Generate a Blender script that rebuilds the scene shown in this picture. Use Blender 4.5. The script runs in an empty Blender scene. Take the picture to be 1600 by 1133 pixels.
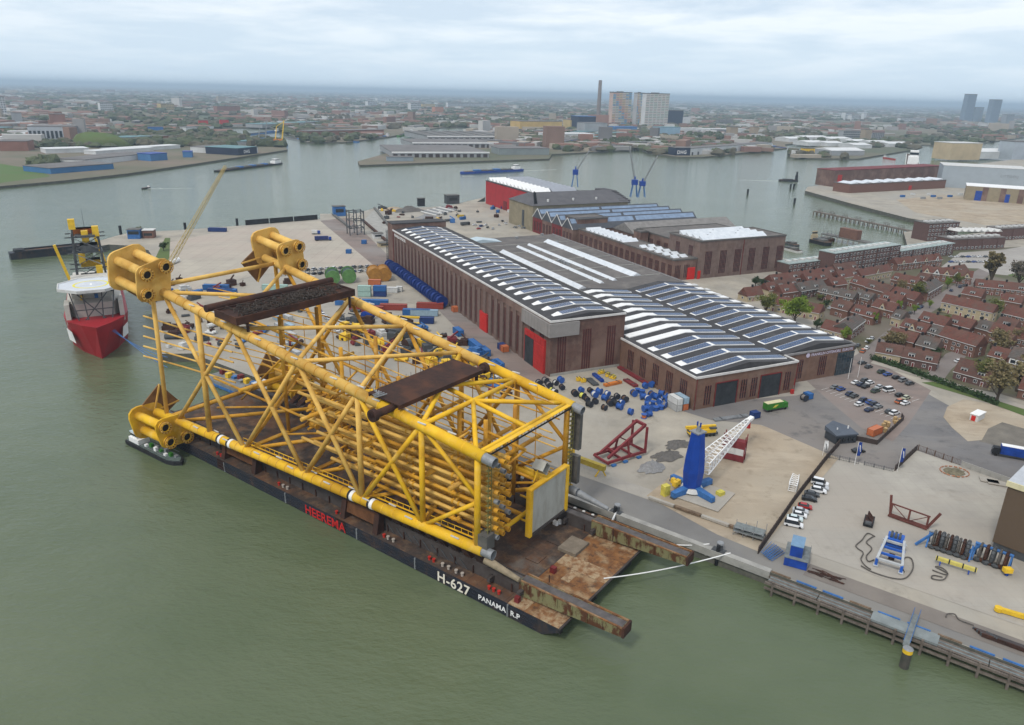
import bpy, math, random
from mathutils import Vector, Matrix, noise
random.seed(11)
S = bpy.context.scene
# ---------------------------------------------------------------- camera
CAM_H = 117.08; FPX = 1159.0; PIT = math.radians(19.93); ROL = math.radians(1.37); PW, PH = 1600.0, 1133.0
CPI, SPI = math.cos(PIT), math.sin(PIT); CRO, SRO = math.cos(ROL), math.sin(ROL)
cam = bpy.data.cameras.new('camera'); camo = bpy.data.objects.new('camera', cam); S.collection.objects.link(camo)
cam.sensor_width = 36.0; cam.lens = 36.0 * FPX / PW; cam.clip_start = 1.0; cam.clip_end = 200000.0
_fw = Vector((0, CPI, -SPI)); _up0 = Vector((0, SPI, CPI)); _r0 = Vector((1, 0, 0))
_r = _r0 * CRO + _up0 * SRO; _u = _up0 * CRO - _r0 * SRO
camo.matrix_world = Matrix(((_r.x, _u.x, -_fw.x, 0), (_r.y, _u.y, -_fw.y, 0), (_r.z, _u.z, -_fw.z, CAM_H), (0, 0, 0, 1)))
S.camera = camo
# ---------------------------------------------------------------- sky, sun, exposure
SUN_EL, SUN_AZ = math.radians(52), math.radians(215)      # azimuth clockwise from +Y
w = bpy.data.worlds.new('World'); S.world = w; w.use_nodes = True
nt = w.node_tree; nt.nodes.clear()
def N(t, **kw):
    n = nt.nodes.new(t)
    for k, v in kw.items(): setattr(n, k, v)
    return n
sky = N('ShaderNodeTexSky', sky_type='NISHITA', sun_disc=False, sun_elevation=SUN_EL, sun_rotation=SUN_AZ)
sky.air_density = 1.0; sky.dust_density = 2.0; sky.ozone_density = 1.5
tc = N('ShaderNodeTexCoord'); sep = N('ShaderNodeSeparateXYZ'); nt.links.new(tc.outputs['Generated'], sep.inputs[0])
mz = N('ShaderNodeMath', operation='MAXIMUM'); mz.inputs[1].default_value = 0.0; nt.links.new(sep.outputs['Z'], mz.inputs[0])
az = N('ShaderNodeMath', operation='ADD'); az.inputs[1].default_value = 0.085; nt.links.new(mz.outputs[0], az.inputs[0])
dv = N('ShaderNodeVectorMath', operation='DIVIDE'); nt.links.new(tc.outputs['Generated'], dv.inputs[0])
cz = N('ShaderNodeCombineXYZ'); nt.links.new(az.outputs[0], cz.inputs[0]); nt.links.new(az.outputs[0], cz.inputs[1]); cz.inputs[2].default_value = 1.0
nt.links.new(cz.outputs[0], dv.inputs[1])
mp = N('ShaderNodeMapping'); mp.inputs['Scale'].default_value = (0.62, 0.55, 0.0); mp.inputs['Location'].default_value = (3.1, 1.7, 0)
nt.links.new(dv.outputs[0], mp.inputs[0])
n1 = N('ShaderNodeTexNoise'); n1.inputs['Scale'].default_value = 1.15; n1.inputs['Detail'].default_value = 7.0; n1.inputs['Roughness'].default_value = 0.58; n1.inputs['Distortion'].default_value = 0.25
nt.links.new(mp.outputs[0], n1.inputs['Vector'])
rp = N('ShaderNodeValToRGB'); el = rp.color_ramp.elements
el[0].position = 0.42; el[0].color = (0.56, 0.64, 0.74, 1); el[1].position = 0.61; el[1].color = (0.97, 0.96, 0.96, 1)
e = rp.color_ramp.elements.new(0.5); e.color = (0.72, 0.77, 0.83, 1)
nt.links.new(n1.outputs['Fac'], rp.inputs[0])
# thin blue-grey band of cloud base low over the horizon, the same all the way round
hb = N('ShaderNodeMapRange'); hb.inputs['From Min'].default_value = 0.0; hb.inputs['From Max'].default_value = 0.16
nt.links.new(mz.outputs[0], hb.inputs['Value'])
mxh = N('ShaderNodeMixRGB'); mxh.inputs['Color1'].default_value = (0.60, 0.74, 0.87, 1)
nt.links.new(hb.outputs[0], mxh.inputs['Fac']); nt.links.new(rp.outputs[0], mxh.inputs['Color2'])
bg1 = N('ShaderNodeBackground'); bg1.inputs['Strength'].default_value = 0.10; nt.links.new(sky.outputs[0], bg1.inputs['Color'])
bg2 = N('ShaderNodeBackground'); bg2.inputs['Strength'].default_value = 1.0; nt.links.new(mxh.outputs[0], bg2.inputs['Color'])
mxs = N('ShaderNodeMixShader'); mxs.inputs[0].default_value = 0.86
nt.links.new(bg1.outputs[0], mxs.inputs[1]); nt.links.new(bg2.outputs[0], mxs.inputs[2])
wo = N('ShaderNodeOutputWorld'); nt.links.new(mxs.outputs[0], wo.inputs['Surface'])
sl = bpy.data.lights.new('sun', 'SUN'); sl.energy = 1.5; sl.angle = math.radians(10); sl.color = (1.0, 0.95, 0.87)
so = bpy.data.objects.new('sun', sl); S.collection.objects.link(so)
_sd = Vector((math.sin(SUN_AZ) * math.cos(SUN_EL), math.cos(SUN_AZ) * math.cos(SUN_EL), math.sin(SUN_EL)))
so.rotation_euler = _sd.to_track_quat('Z', 'Y').to_euler(); so.location = (0, 0, 400)
S.view_settings.view_transform = 'Standard'; S.view_settings.look = 'None'; S.view_settings.gamma = 1.0
S.view_settings.use_curve_mapping = False; S.view_settings.exposure = 0.34
S.cycles.use_denoising = True
S.cycles.max_bounces = 6; S.cycles.diffuse_bounces = 2; S.cycles.glossy_bounces = 2; S.cycles.transmission_bounces = 2
S.cycles.transparent_max_bounces = 6; S.cycles.volume_bounces = 0
# ---------------------------------------------------------------- helpers
def G(x, y, z=4.0):
    """ground point (metres) whose place in the surveyed photograph is x, y at height z"""
    u = x - PW / 2; v = y - PH / 2; a = u * CRO + v * SRO; b = -u * SRO + v * CRO
    r = (a / FPX, CPI - b / FPX * SPI, -SPI - b / FPX * CPI); t = (z - CAM_H) / r[2]
    return (r[0] * t, r[1] * t)
def G3(x, y, z=4.0):
    p = G(x, y, z); return (p[0], p[1], z)
def dist(a, b): return math.hypot(a[0] - b[0], a[1] - b[1])
def angle(a, b): return math.atan2(b[1] - a[1], b[0] - a[0])
def lerp(a, b, t): return tuple(p + (q - p) * t for p, q in zip(a, b))
COL = S.collection
from mathutils.geometry import tessellate_polygon
def tess(poly):
    T_ = []
    for a, b, c in tessellate_polygon([[Vector((p[0], p[1], 0)) for p in poly]]):
        A = (poly[b][0] - poly[a][0]) * (poly[c][1] - poly[a][1]) - (poly[c][0] - poly[a][0]) * (poly[b][1] - poly[a][1])
        if abs(A) > 1e-6: T_.append((a, b, c) if A > 0 else (a, c, b))
    return T_
class MB:
    def __init__(s): s.v = []; s.f = []; s.m = []; s.cur = 0
    def add(s, vs, fs):
        o = len(s.v); s.v += [tuple(p) for p in vs]
        for f in fs: s.f.append(tuple(i + o for i in f)); s.m.append(s.cur)
        return s
    def box(s, x0, x1, y0, y1, z0, z1):
        return s.add([(x0, y0, z0), (x1, y0, z0), (x1, y1, z0), (x0, y1, z0), (x0, y0, z1), (x1, y0, z1), (x1, y1, z1), (x0, y1, z1)],
                     [(3, 2, 1, 0), (4, 5, 6, 7), (0, 1, 5, 4), (1, 2, 6, 5), (2, 3, 7, 6), (3, 0, 4, 7)])
    def hexa(s, p): return s.add(p, [(3, 2, 1, 0), (4, 5, 6, 7), (0, 1, 5, 4), (1, 2, 6, 5), (2, 3, 7, 6), (3, 0, 4, 7)])
    def obox(s, c, l, wd, z0, z1, rz=0.0):
        ca, sa = math.cos(rz), math.sin(rz); P = []
        for z in (z0, z1):
            for a, b in ((-l / 2, -wd / 2), (l / 2, -wd / 2), (l / 2, wd / 2), (-l / 2, wd / 2)):
                P.append((c[0] + a * ca - b * sa, c[1] + a * sa + b * ca, z))
        return s.hexa(P)
    def beam(s, p, q, wd=0.3, h=None):
        h = wd if h is None else h
        p = Vector(p); q = Vector(q); d = (q - p).normalized()
        up = Vector((0, 0, 1)) if abs(d.z) < 0.95 else Vector((0, 1, 0))
        a = d.cross(up).normalized(); b = a.cross(d)
        a *= wd / 2; b *= h / 2
        return s.hexa([p - a - b, p + a - b, p + a + b, p - a + b, q - a - b, q + a - b, q + a + b, q - a + b])
    def tube(s, p, q, r, n=8, r1=None, cap=True):
        p = Vector(p); q = Vector(q); d = (q - p).normalized(); r1 = r if r1 is None else r1
        up = Vector((0, 0, 1)) if abs(d.z) < 0.95 else Vector((0, 1, 0))
        a = d.cross(up).normalized(); b = a.cross(d); P = []
        for c, rr in ((p, r), (q, r1)):
            for i in range(n):
                t = 2 * math.pi * i / n; P.append(c + a * (rr * math.cos(t)) + b * (rr * math.sin(t)))
        F = [(i, (i + 1) % n, n + (i + 1) % n, n + i) for i in range(n)]
        if cap: F += [tuple(range(n - 1, -1, -1)), tuple(range(n, 2 * n))]
        return s.add(P, F)
    def pipe(s, p, q, r, t, n=14):
        """open tube with wall thickness: mouth shows dark inside"""
        p = Vector(p); q = Vector(q); d = (q - p).normalized()
        up = Vector((0, 0, 1)) if abs(d.z) < 0.95 else Vector((0, 1, 0))
        a = d.cross(up).normalized(); b = a.cross(d); P = []
        for c, rr in ((p, r), (q, r), (q, r - t), (p, r - t)):
            for i in range(n):
                th = 2 * math.pi * i / n; P.append(c + a * (rr * math.cos(th)) + b * (rr * math.sin(th)))
        F = []
        for k in range(4):
            o, o2 = k * n, ((k + 1) % 4) * n
            F += [(o + i, o + (i + 1) % n, o2 + (i + 1) % n, o2 + i) for i in range(n)]
        return s.add(P, F)
    def path(s, pts, r, n=6):
        for a, b in zip(pts, pts[1:]): s.tube(a, b, r, n)
        return s
    def prism(s, poly, z0, z1):
        n = len(poly); A = sum(poly[i][0] * poly[(i + 1) % n][1] - poly[(i + 1) % n][0] * poly[i][1] for i in range(n))
        if A < 0: poly = poly[::-1]
        P = [(p[0], p[1], z0) for p in poly] + [(p[0], p[1], z1) for p in poly]
        return s.add(P, [tuple(range(n - 1, -1, -1)), tuple(range(n, 2 * n))] + [(i, (i + 1) % n, n + (i + 1) % n, n + i) for i in range(n)])
    def sheet(s, poly, z):
        n = len(poly); A = sum(poly[i][0] * poly[(i + 1) % n][1] - poly[(i + 1) % n][0] * poly[i][1] for i in range(n))
        if A < 0: poly = poly[::-1]
        return s.add([(p[0], p[1], z) for p in poly], tess(poly))
    def gable(s, x0, x1, y0, y1, z0, z1, over=0.0, along='x'):
        """solid gable roof, ridge along x or y"""
        if along == 'x':
            ym = (y0 + y1) / 2; P = [(x0 - over, y0 - over, z0), (x1 + over, y0 - over, z0), (x1 + over, y1 + over, z0), (x0 - over, y1 + over, z0), (x0 - over, ym, z1), (x1 + over, ym, z1)]
            return s.add(P, [(3, 2, 1, 0), (0, 1, 5, 4), (2, 3, 4, 5), (1, 2, 5), (3, 0, 4)])
        xm = (x0 + x1) / 2; P = [(x0 - over, y0 - over, z0), (x1 + over, y0 - over, z0), (x1 + over, y1 + over, z0), (x0 - over, y1 + over, z0), (xm, y0 - over, z1), (xm, y1 + over, z1)]
        return s.add(P, [(3, 2, 1, 0), (1, 2, 5, 4), (3, 0, 4, 5), (0, 1, 4), (2, 3, 5)])
    def blob(s, c, rx, ry, rz, rough=0.25, seg=7, rings=5):
        P = [(c[0], c[1], c[2] - rz)]; F = []
        for j in range(1, rings):
            ph = math.pi * j / rings - math.pi / 2
            for i in range(seg):
                th = 2 * math.pi * i / seg; k = 1 + random.uniform(-rough, rough)
                P.append((c[0] + rx * k * math.cos(ph) * math.cos(th), c[1] + ry * k * math.cos(ph) * math.sin(th), c[2] + rz * k * math.sin(ph)))
        P.append((c[0], c[1], c[2] + rz)); T = len(P) - 1
        for i in range(seg):
            F.append((0, 1 + (i + 1) % seg, 1 + i)); F.append((T, T - seg + i, T - seg + (i + 1) % seg))
            for j in range(rings - 2):
                a, b = 1 + j * seg, 1 + (j + 1) * seg; F.append((a + i, a + (i + 1) % seg, b + (i + 1) % seg, b + i))
        return s.add(P, F)
    def mesh(s, name, mats, smooth=False):
        me = bpy.data.meshes.new(name); me.from_pydata(s.v, [], s.f)
        for m in (mats if isinstance(mats, (list, tuple)) else [mats]): me.materials.append(m)
        if any(s.m): me.polygons.foreach_set('material_index', s.m)
        if smooth: me.polygons.foreach_set('use_smooth', [True] * len(me.polygons))
        me.update(); return me
    def build(s, name, mats, parent=None, smooth=False, loc=(0, 0, 0), rz=0.0):
        return put(s.mesh(name, mats, smooth), name, parent, loc, rz)
def put(me, name, parent=None, loc=(0, 0, 0), rz=0.0, color=None):
    o = bpy.data.objects.new(name, me); COL.objects.link(o); o.parent = parent
    o.location = loc; o.rotation_euler = (0, 0, rz)
    if color: o.color = (*color, 1)
    return o
def tag(o, label, cat, group=None):
    o['label'] = label; o['category'] = cat
    if group: o['group'] = group
    return o
def thing(name, label, cat, loc=(0, 0, 0), rz=0.0, group=None):
    o = bpy.data.objects.new(name, None); COL.objects.link(o); o.location = loc; o.rotation_euler = (0, 0, rz); o.empty_display_size = 0.5
    return tag(o, label, cat, group)
def struct(o): o['kind'] = 'structure'; return o
def stuff(o, label=None, cat=None):
    o['kind'] = 'stuff'
    if label: o['label'] = label; o['category'] = cat
    return o
def dup(root, loc, rz, label, group=None, color=None, scale=None):
    r = root.copy(); COL.objects.link(r); r.location = loc; r.rotation_euler = (0, 0, rz); r['label'] = label
    if group: r['group'] = group
    if color: r.color = (*color, 1)
    if scale: r.scale = scale if isinstance(scale, (tuple, list)) else (scale,) * 3
    for ch in root.children:
        c = ch.copy(); COL.objects.link(c); c.parent = r
        if color and ch.get('tint'): c.color = (*color, 1)
        for g in ch.children:
            d = g.copy(); COL.objects.link(d); d.parent = c
    return r
ORD = ['first', 'second', 'third', 'fourth', 'fifth', 'sixth', 'seventh', 'eighth', 'ninth', 'tenth', 'eleventh', 'twelfth', 'thirteenth', 'fourteenth', 'fifteenth', 'sixteenth', 'seventeenth', 'eighteenth', 'nineteenth', 'twentieth', 'twenty-first', 'twenty-second', 'twenty-third', 'twenty-fourth', 'twenty-fifth', 'twenty-sixth']
# ---------------------------------------------------------------- materials
MATS = {}
def srgb(r, g, b):
    f = lambda c: (c / 255 / 12.92) if c / 255 <= 0.04045 else ((c / 255 + 0.055) / 1.055) ** 2.4
    return (f(r), f(g), f(b))
def mat(name, col, rough=0.8, var=0.12, scale=0.6, col2=None, metal=0.0, bump=0.0, thr=None, spec=0.3, obj=False, coord='Object', col3=None, detail=5.0, stretch=None, scale3=None):
    """principled surface: col mottled to col2 by noise; obj=True takes the tint of each copy"""
    m = bpy.data.materials.new(name); m.use_nodes = True; MATS[name] = m
    t = m.node_tree; b = t.nodes['Principled BSDF']
    b.inputs['Roughness'].default_value = rough; b.inputs['Metallic'].default_value = metal; b.inputs['Specular IOR Level'].default_value = spec
    c2 = col2 or tuple(min(1, c * (1 - var * 1.6)) for c in col)
    c1 = col if col2 else tuple(min(1, c * (1 + var)) for c in col)
    tcn = t.nodes.new('ShaderNodeTexCoord'); src = tcn.outputs[coord]
    if stretch:
        mp = t.nodes.new('ShaderNodeMapping'); mp.inputs['Scale'].default_value = stretch; t.links.new(src, mp.inputs[0]); src = mp.outputs[0]
    nz = t.nodes.new('ShaderNodeTexNoise'); nz.inputs['Scale'].default_value = scale; nz.inputs['Detail'].default_value = detail; nz.inputs['Roughness'].default_value = 0.62
    t.links.new(src, nz.inputs['Vector'])
    rp = t.nodes.new('ShaderNodeValToRGB'); lo, hi = thr or (0.3, 0.7)
    rp.color_ramp.elements[0].position = lo; rp.color_ramp.elements[1].position = hi
    rp.color_ramp.elements[0].color = (*c1, 1); rp.color_ramp.elements[1].color = (*c2, 1)
    t.links.new(nz.outputs['Fac'], rp.inputs[0]); out = rp.outputs[0]
    if col3:
        n3 = t.nodes.new('ShaderNodeTexNoise'); n3.inputs['Scale'].default_value = scale3 or scale * 0.22; n3.inputs['Detail'].default_value = 4; t.links.new(src, n3.inputs['Vector'])
        r3 = t.nodes.new('ShaderNodeMapRange'); r3.inputs['From Min'].default_value = 0.48; r3.inputs['From Max'].default_value = 0.64; t.links.new(n3.outputs['Fac'], r3.inputs['Value'])
        mx = t.nodes.new('ShaderNodeMixRGB'); mx.inputs['Color2'].default_value = (*col3, 1); t.links.new(r3.outputs[0], mx.inputs['Fac']); t.links.new(out, mx.inputs['Color1']); out = mx.outputs[0]
    if obj:
        oi = t.nodes.new('ShaderNodeObjectInfo'); mx = t.nodes.new('ShaderNodeMixRGB'); mx.blend_type = 'MULTIPLY'; mx.inputs['Fac'].default_value = 1.0
        t.links.new(out, mx.inputs['Color1']); t.links.new(oi.outputs['Color'], mx.inputs['Color2']); out = mx.outputs[0]
    t.links.new(out, b.inputs['Base Color'])
    if bump:
        bp = t.nodes.new('ShaderNodeBump'); bp.inputs['Strength'].default_value = bump; bp.inputs['Distance'].default_value = 0.2
        nb = t.nodes.new('ShaderNodeTexNoise'); nb.inputs['Scale'].default_value = scale * 3; nb.inputs['Detail'].default_value = 3; t.links.new(src, nb.inputs['Vector'])
        t.links.new(nb.outputs['Fac'], bp.inputs['Height']); t.links.new(bp.outputs[0], b.inputs['Normal'])
    return m
def stripes(m, axis, period, width, col, soft=0.02, mixfac=1.0, offset=0.0):
    """regular joints drawn across material m along object axis (thin seams only)"""
    t = m.node_tree; b = t.nodes['Principled BSDF']; lk = b.inputs['Base Color'].links[0]; prev = lk.from_socket
    tcn = t.nodes.new('ShaderNodeTexCoord'); sx = t.nodes.new('ShaderNodeSeparateXYZ'); t.links.new(tcn.outputs['Object'], sx.inputs[0])
    a = t.nodes.new('ShaderNodeMath'); a.operation = 'MULTIPLY_ADD'; a.inputs[1].default_value = 1.0 / period; a.inputs[2].default_value = offset; t.links.new(sx.outputs[axis], a.inputs[0])
    f = t.nodes.new('ShaderNodeMath'); f.operation = 'FRACT'; t.links.new(a.outputs[0], f.inputs[0])
    l = t.nodes.new('ShaderNodeMath'); l.operation = 'LESS_THAN'; l.inputs[1].default_value = width / period; t.links.new(f.outputs[0], l.inputs[0])
    k = t.nodes.new('ShaderNodeMath'); k.operation = 'MULTIPLY'; k.inputs[1].default_value = mixfac; t.links.new(l.outputs[0], k.inputs[0])
    mx = t.nodes.new('ShaderNodeMixRGB'); mx.inputs['Color2'].default_value = (*col, 1); t.links.new(k.outputs[0], mx.inputs['Fac']); t.links.new(prev, mx.inputs['Color1'])
    t.links.new(mx.outputs[0], b.inputs['Base Color']); return m
def stain(m, scale, lo, hi, col, fac, stretch=(1, 1, 1)):
    """irregular dirt patches over material m"""
    t = m.node_tree; b = t.nodes['Principled BSDF']; prev = b.inputs['Base Color'].links[0].from_socket
    tcn = t.nodes.new('ShaderNodeTexCoord'); mp = t.nodes.new('ShaderNodeMapping'); mp.inputs['Scale'].default_value = stretch; mp.inputs['Rotation'].default_value = (0, 0, 0.6); t.links.new(tcn.outputs['Object'], mp.inputs[0])
    n = t.nodes.new('ShaderNodeTexNoise'); n.inputs['Scale'].default_value = scale; n.inputs['Detail'].default_value = 10; n.inputs['Roughness'].default_value = 0.7; t.links.new(mp.outputs[0], n.inputs['Vector'])
    r = t.nodes.new('ShaderNodeMapRange'); r.inputs['From Min'].default_value = lo; r.inputs['From Max'].default_value = hi; r.inputs['To Max'].default_value = fac; t.links.new(n.outputs['Fac'], r.inputs['Value'])
    mx = t.nodes.new('ShaderNodeMixRGB'); mx.inputs['Color2'].default_value = (*col, 1); t.links.new(r.outputs[0], mx.inputs['Fac']); t.links.new(prev, mx.inputs['Color1']); t.links.new(mx.outputs[0], b.inputs['Base Color']); return m
M_TINT = mat('painted_steel', (1, 1, 1), 0.5, 0.0, 0.9, col2=(0.80, 0.79, 0.77), obj=True, thr=(0.35, 0.75))
M_TINTD = mat('dull_paint', (1, 1, 1), 0.85, 0.0, 0.5, col2=(0.72, 0.71, 0.70), obj=True)
M_CAR = mat('car_paint', (1, 1, 1), 0.28, 0.0, 0.5, col2=(0.93, 0.93, 0.93), obj=True, spec=0.5)
M_GLASS = mat('dark_glass', (0.02, 0.025, 0.03), 0.12, 0.2, 0.5, spec=0.6)
M_RUBBER = mat('rubber', (0.02, 0.02, 0.02), 0.8, 0.2, 1.0)
M_CONC = mat('concrete', (0.38, 0.37, 0.34), 0.9, 0.0, 0.25, col2=(0.24, 0.235, 0.22), bump=0.15)
M_CONCD = mat('dark_concrete', (0.16, 0.155, 0.145), 0.9, 0.0, 0.3, col2=(0.09, 0.09, 0.085), bump=0.1)
M_WHITE = mat('white_paint', (0.78, 0.78, 0.77), 0.6, 0.06, 0.4)
M_WHITED = mat('weathered_white', (0.62, 0.62, 0.60), 0.7, 0.0, 0.3, col2=(0.46, 0.46, 0.45))
M_RED = mat('red_paint', (0.42, 0.025, 0.022), 0.6, 0.12, 0.4)
M_DKRED = mat('dark_red_paint', (0.16, 0.022, 0.022), 0.7, 0.2, 0.6)
M_BLUE = mat('blue_paint', (0.012, 0.055, 0.30), 0.5, 0.25, 0.4)
M_BLUE2 = mat('worn_blue_paint', (0.04, 0.14, 0.36), 0.6, 0.2, 0.6)
M_YEL = mat('yellow_paint', (0.72, 0.46, 0.03), 0.55, 0.12, 0.6)
M_RUST = mat('rusty_steel', (0.06, 0.027, 0.019), 0.95, 0.0, 0.7, col2=(0.03, 0.018, 0.015), bump=0.35, col3=(0.08, 0.034, 0.02), detail=8.0)
M_BLACK = mat('black_paint', (0.02, 0.021, 0.024), 0.7, 0.3, 0.4)
M_STEEL = mat('grey_steel', (0.25, 0.26, 0.27), 0.55, 0.2, 0.6, metal=0.2)
M_DKSTEEL = mat('dark_steel', (0.07, 0.075, 0.08), 0.7, 0.2, 0.6)
M_WOOD = mat('old_timber', (0.17, 0.12, 0.08), 0.9, 0.3, 0.8)
# ================================================================ the setting
BO = (10.78, 135.39); BAN = math.radians(143.9)
def BW(u, v):       # barge frame to world: u from bow to stern, v from river side to quay side
    c, s = math.cos(BAN), math.sin(BAN); return (BO[0] + c * u + s * v, BO[1] + s * u - c * v)
HO = (16.95, 292.8); HAN = math.radians(25.5)
def HW(x, y):       # yard-hall frame to world
    c, s = math.cos(HAN), math.sin(HAN); return (HO[0] + c * x - s * y, HO[1] + s * x + c * y)
# water
mw = bpy.data.materials.new('river_water'); mw.use_nodes = True
t = mw.node_tree; b = t.nodes['Principled BSDF']; b.inputs['Roughness'].default_value = 0.07; b.inputs['Specular IOR Level'].default_value = 0.5; b.inputs['IOR'].default_value = 1.33
tcn = t.nodes.new('ShaderNodeTexCoord')
def wn(scale, detail, stretch=None, rot=0.0):
    src = tcn.outputs['Object']
    mp = t.nodes.new('ShaderNodeMapping'); mp.inputs['Scale'].default_value = stretch or (1, 1, 1); mp.inputs['Rotation'].default_value = (0, 0, rot); t.links.new(src, mp.inputs[0])
    n = t.nodes.new('ShaderNodeTexNoise'); n.inputs['Scale'].default_value = scale; n.inputs['Detail'].default_value = detail; n.inputs['Roughness'].default_value = 0.6; t.links.new(mp.outputs[0], n.inputs['Vector']); return n
nb = wn(0.012, 4, (1, 1.6, 1), 0.4)
rp = t.nodes.new('ShaderNodeValToRGB'); rp.color_ramp.elements[0].position = 0.35; rp.color_ramp.elements[1].position = 0.7
rp.color_ramp.elements[0].color = (0.085, 0.112, 0.06, 1); rp.color_ramp.elements[1].color = (0.115, 0.14, 0.082, 1)
t.links.new(nb.outputs['Fac'], rp.inputs[0]); t.links.new(rp.outputs[0], b.inputs['Base Color'])
na = wn(0.42, 6, (1, 2.2, 1), 0.9); nc = wn(0.09, 3, (1, 1.7, 1), 0.5)
ad = t.nodes.new('ShaderNodeMath'); ad.operation = 'MULTIPLY_ADD'; ad.inputs[1].default_value = 2.2; t.links.new(nc.outputs['Fac'], ad.inputs[0]); t.links.new(na.outputs['Fac'], ad.inputs[2])
bp = t.nodes.new('ShaderNodeBump'); bp.inputs['Strength'].default_value = 0.6; bp.inputs['Distance'].default_value = 0.42
t.links.new(ad.outputs[0], bp.inputs['Height']); t.links.new(bp.outputs[0], b.inputs['Normal'])
m = MB(); m.add([(-75000, -3000, 0), (75000, -3000, 0), (75000, 75000, 0), (-75000, 75000, 0)], [(0, 1, 2, 3)]); struct(m.build('river_water', mw))
# yard land
M_YARD = mat('yard_sand_concrete', (0.40, 0.36, 0.295), 0.95, 0.0, 0.06, col2=(0.25, 0.23, 0.195), bump=0.12, col3=(0.31, 0.29, 0.255), detail=9.0)
M_ASPH = mat('worn_asphalt', (0.185, 0.18, 0.18), 0.92, 0.0, 0.06, col2=(0.13, 0.125, 0.125), col3=(0.20, 0.18, 0.165), bump=0.08, detail=8.0)
M_PAVE = mat('brick_paving', (0.25, 0.195, 0.17), 0.95, 0.0, 0.08, col2=(0.185, 0.15, 0.135), bump=0.1, col3=(0.23, 0.205, 0.19), detail=8.0)
M_SAND = mat('bare_sand', (0.40, 0.325, 0.235), 0.97, 0.0, 0.09, col2=(0.25, 0.20, 0.145), bump=0.3, col3=(0.36, 0.31, 0.24), detail=9.0)
M_SLAB = mat('concrete_slabs', (0.41, 0.385, 0.335), 0.95, 0.0, 0.07, col2=(0.29, 0.27, 0.24), bump=0.05, detail=9.0, col3=(0.33, 0.30, 0.26)); stripes(M_SLAB, 0, 4.0, 0.10, (0.2, 0.19, 0.17), mixfac=0.35); stripes(M_SLAB, 1, 4.0, 0.10, (0.2, 0.19, 0.17), mixfac=0.35)
stain(M_YARD, 0.16, 0.56, 0.68, (0.20, 0.18, 0.15), 0.6); stain(M_YARD, 0.05, 0.52, 0.62, (0.34, 0.32, 0.28), 0.6, (1, 0.25, 1)); stain(M_SAND, 0.22, 0.55, 0.68, (0.21, 0.17, 0.12), 0.7); stain(M_SAND, 0.1, 0.5, 0.6, (0.45, 0.38, 0.29), 0.5, (0.3, 1, 1))
stain(M_SLAB, 0.13, 0.56, 0.70, (0.22, 0.20, 0.17), 0.6); stain(M_SLAB, 0.05, 0.5, 0.62, (0.36, 0.32, 0.27), 0.5, (0.25, 1, 1)); stain(M_ASPH, 0.15, 0.54, 0.66, (0.09, 0.088, 0.088), 0.7); stain(M_ASPH, 0.06, 0.5, 0.6, (0.22, 0.205, 0.19), 0.5, (0.2, 1, 1)); stain(M_PAVE, 0.1, 0.5, 0.62, (0.14, 0.12, 0.11), 0.6, (0.3, 1, 1))
M_GRASS = mat('grass', (0.075, 0.13, 0.03), 0.95, 0.0, 0.05, col2=(0.10, 0.115, 0.04), bump=0.3, detail=8.0)
M_FAR = mat('far_ground', (0.115, 0.12, 0.075), 0.95, 0.0, 0.012, col2=(0.20, 0.155, 0.12), col3=(0.075, 0.095, 0.055), detail=9.0, scale3=0.0012)
M_WALL = mat('quay_wall', (0.13, 0.125, 0.105), 0.9, 0.0, 0.4, col2=(0.065, 0.068, 0.055), bump=0.3)
g = lambda *P: [G(*p) for p in P]
land = [BW(-300, 53), BW(230, 53), BW(240, 44)] + g((246, 500), (240, 470), (240, 404), (232, 391), (205, 384), (170, 382), (148, 386), (146, 379), (180, 369), (205, 363), (275, 360), (384, 352), (384, 345), (402, 345), (404, 350), (500, 342), (500, 334), (520, 334), (560, 333), (585, 325), (620, 326), (700, 322), (758, 308)) \
    + [HW(176, 508), HW(262, 508), HW(300, 470), HW(300, 240), HW(284, 165)] + g((1226, 404), (1262, 408), (1300, 397), (1396, 384), (1418, 385), (1412, 363), (1424, 361), (1452, 372), (1548, 362), (1420, 341), (1330, 318), (1258, 298), (1262, 292), (1305, 286), (1380, 270), (1475, 263), (1600, 247), (1900, 218)) \
    + [(1700, 500), (900, -250)]
def landmass(name, poly, z, top, wall):
    m = MB(); n = len(poly); A = sum(poly[i][0] * poly[(i + 1) % n][1] - poly[(i + 1) % n][0] * poly[i][1] for i in range(n))
    if A < 0: poly = poly[::-1]
    m.add([(p[0], p[1], z) for p in poly], tess(poly)); m.cur = 1
    for i in range(n):
        a, b_ = poly[i], poly[(i + 1) % n]
        m.add([(a[0], a[1], -3), (b_[0], b_[1], -3), (b_[0], b_[1], z), (a[0], a[1], z)], [(0, 1, 2, 3)])
    return struct(m.build(name, [top, wall]))
landmass('ground', land, 4.0, M_YARD, M_WALL)
farland = [G(x, y, 3) for x, y in ((-500, 350), (-200, 318), (0, 291), (100, 282), (200, 271), (330, 252), (449, 234), (441, 222), (400, 214), (330, 206), (345, 199), (420, 199), (446, 207), (480, 222), (540, 222), (612, 213), (650, 205), (690, 199), (745, 198), (755, 201), (668, 217), (620, 235), (559, 252), (562, 258), (700, 253), (858, 248), (862, 241), (1000, 233), (1015, 239), (1060, 245), (1100, 245), (1230, 231), (1226, 226), (1262, 222), (1290, 226), (1232, 239), (1232, 243), (1262, 247), (1340, 248), (1432, 233), (1440, 226), (1500, 229), (1600, 214), (1900, 190))] + [(75000, 20000), (75000, 75000), (-75000, 75000), (-75000, 3000)]
landmass('far_ground', farland, 3.0, M_FAR, M_WALL)
_zs = [0.0]
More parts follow.
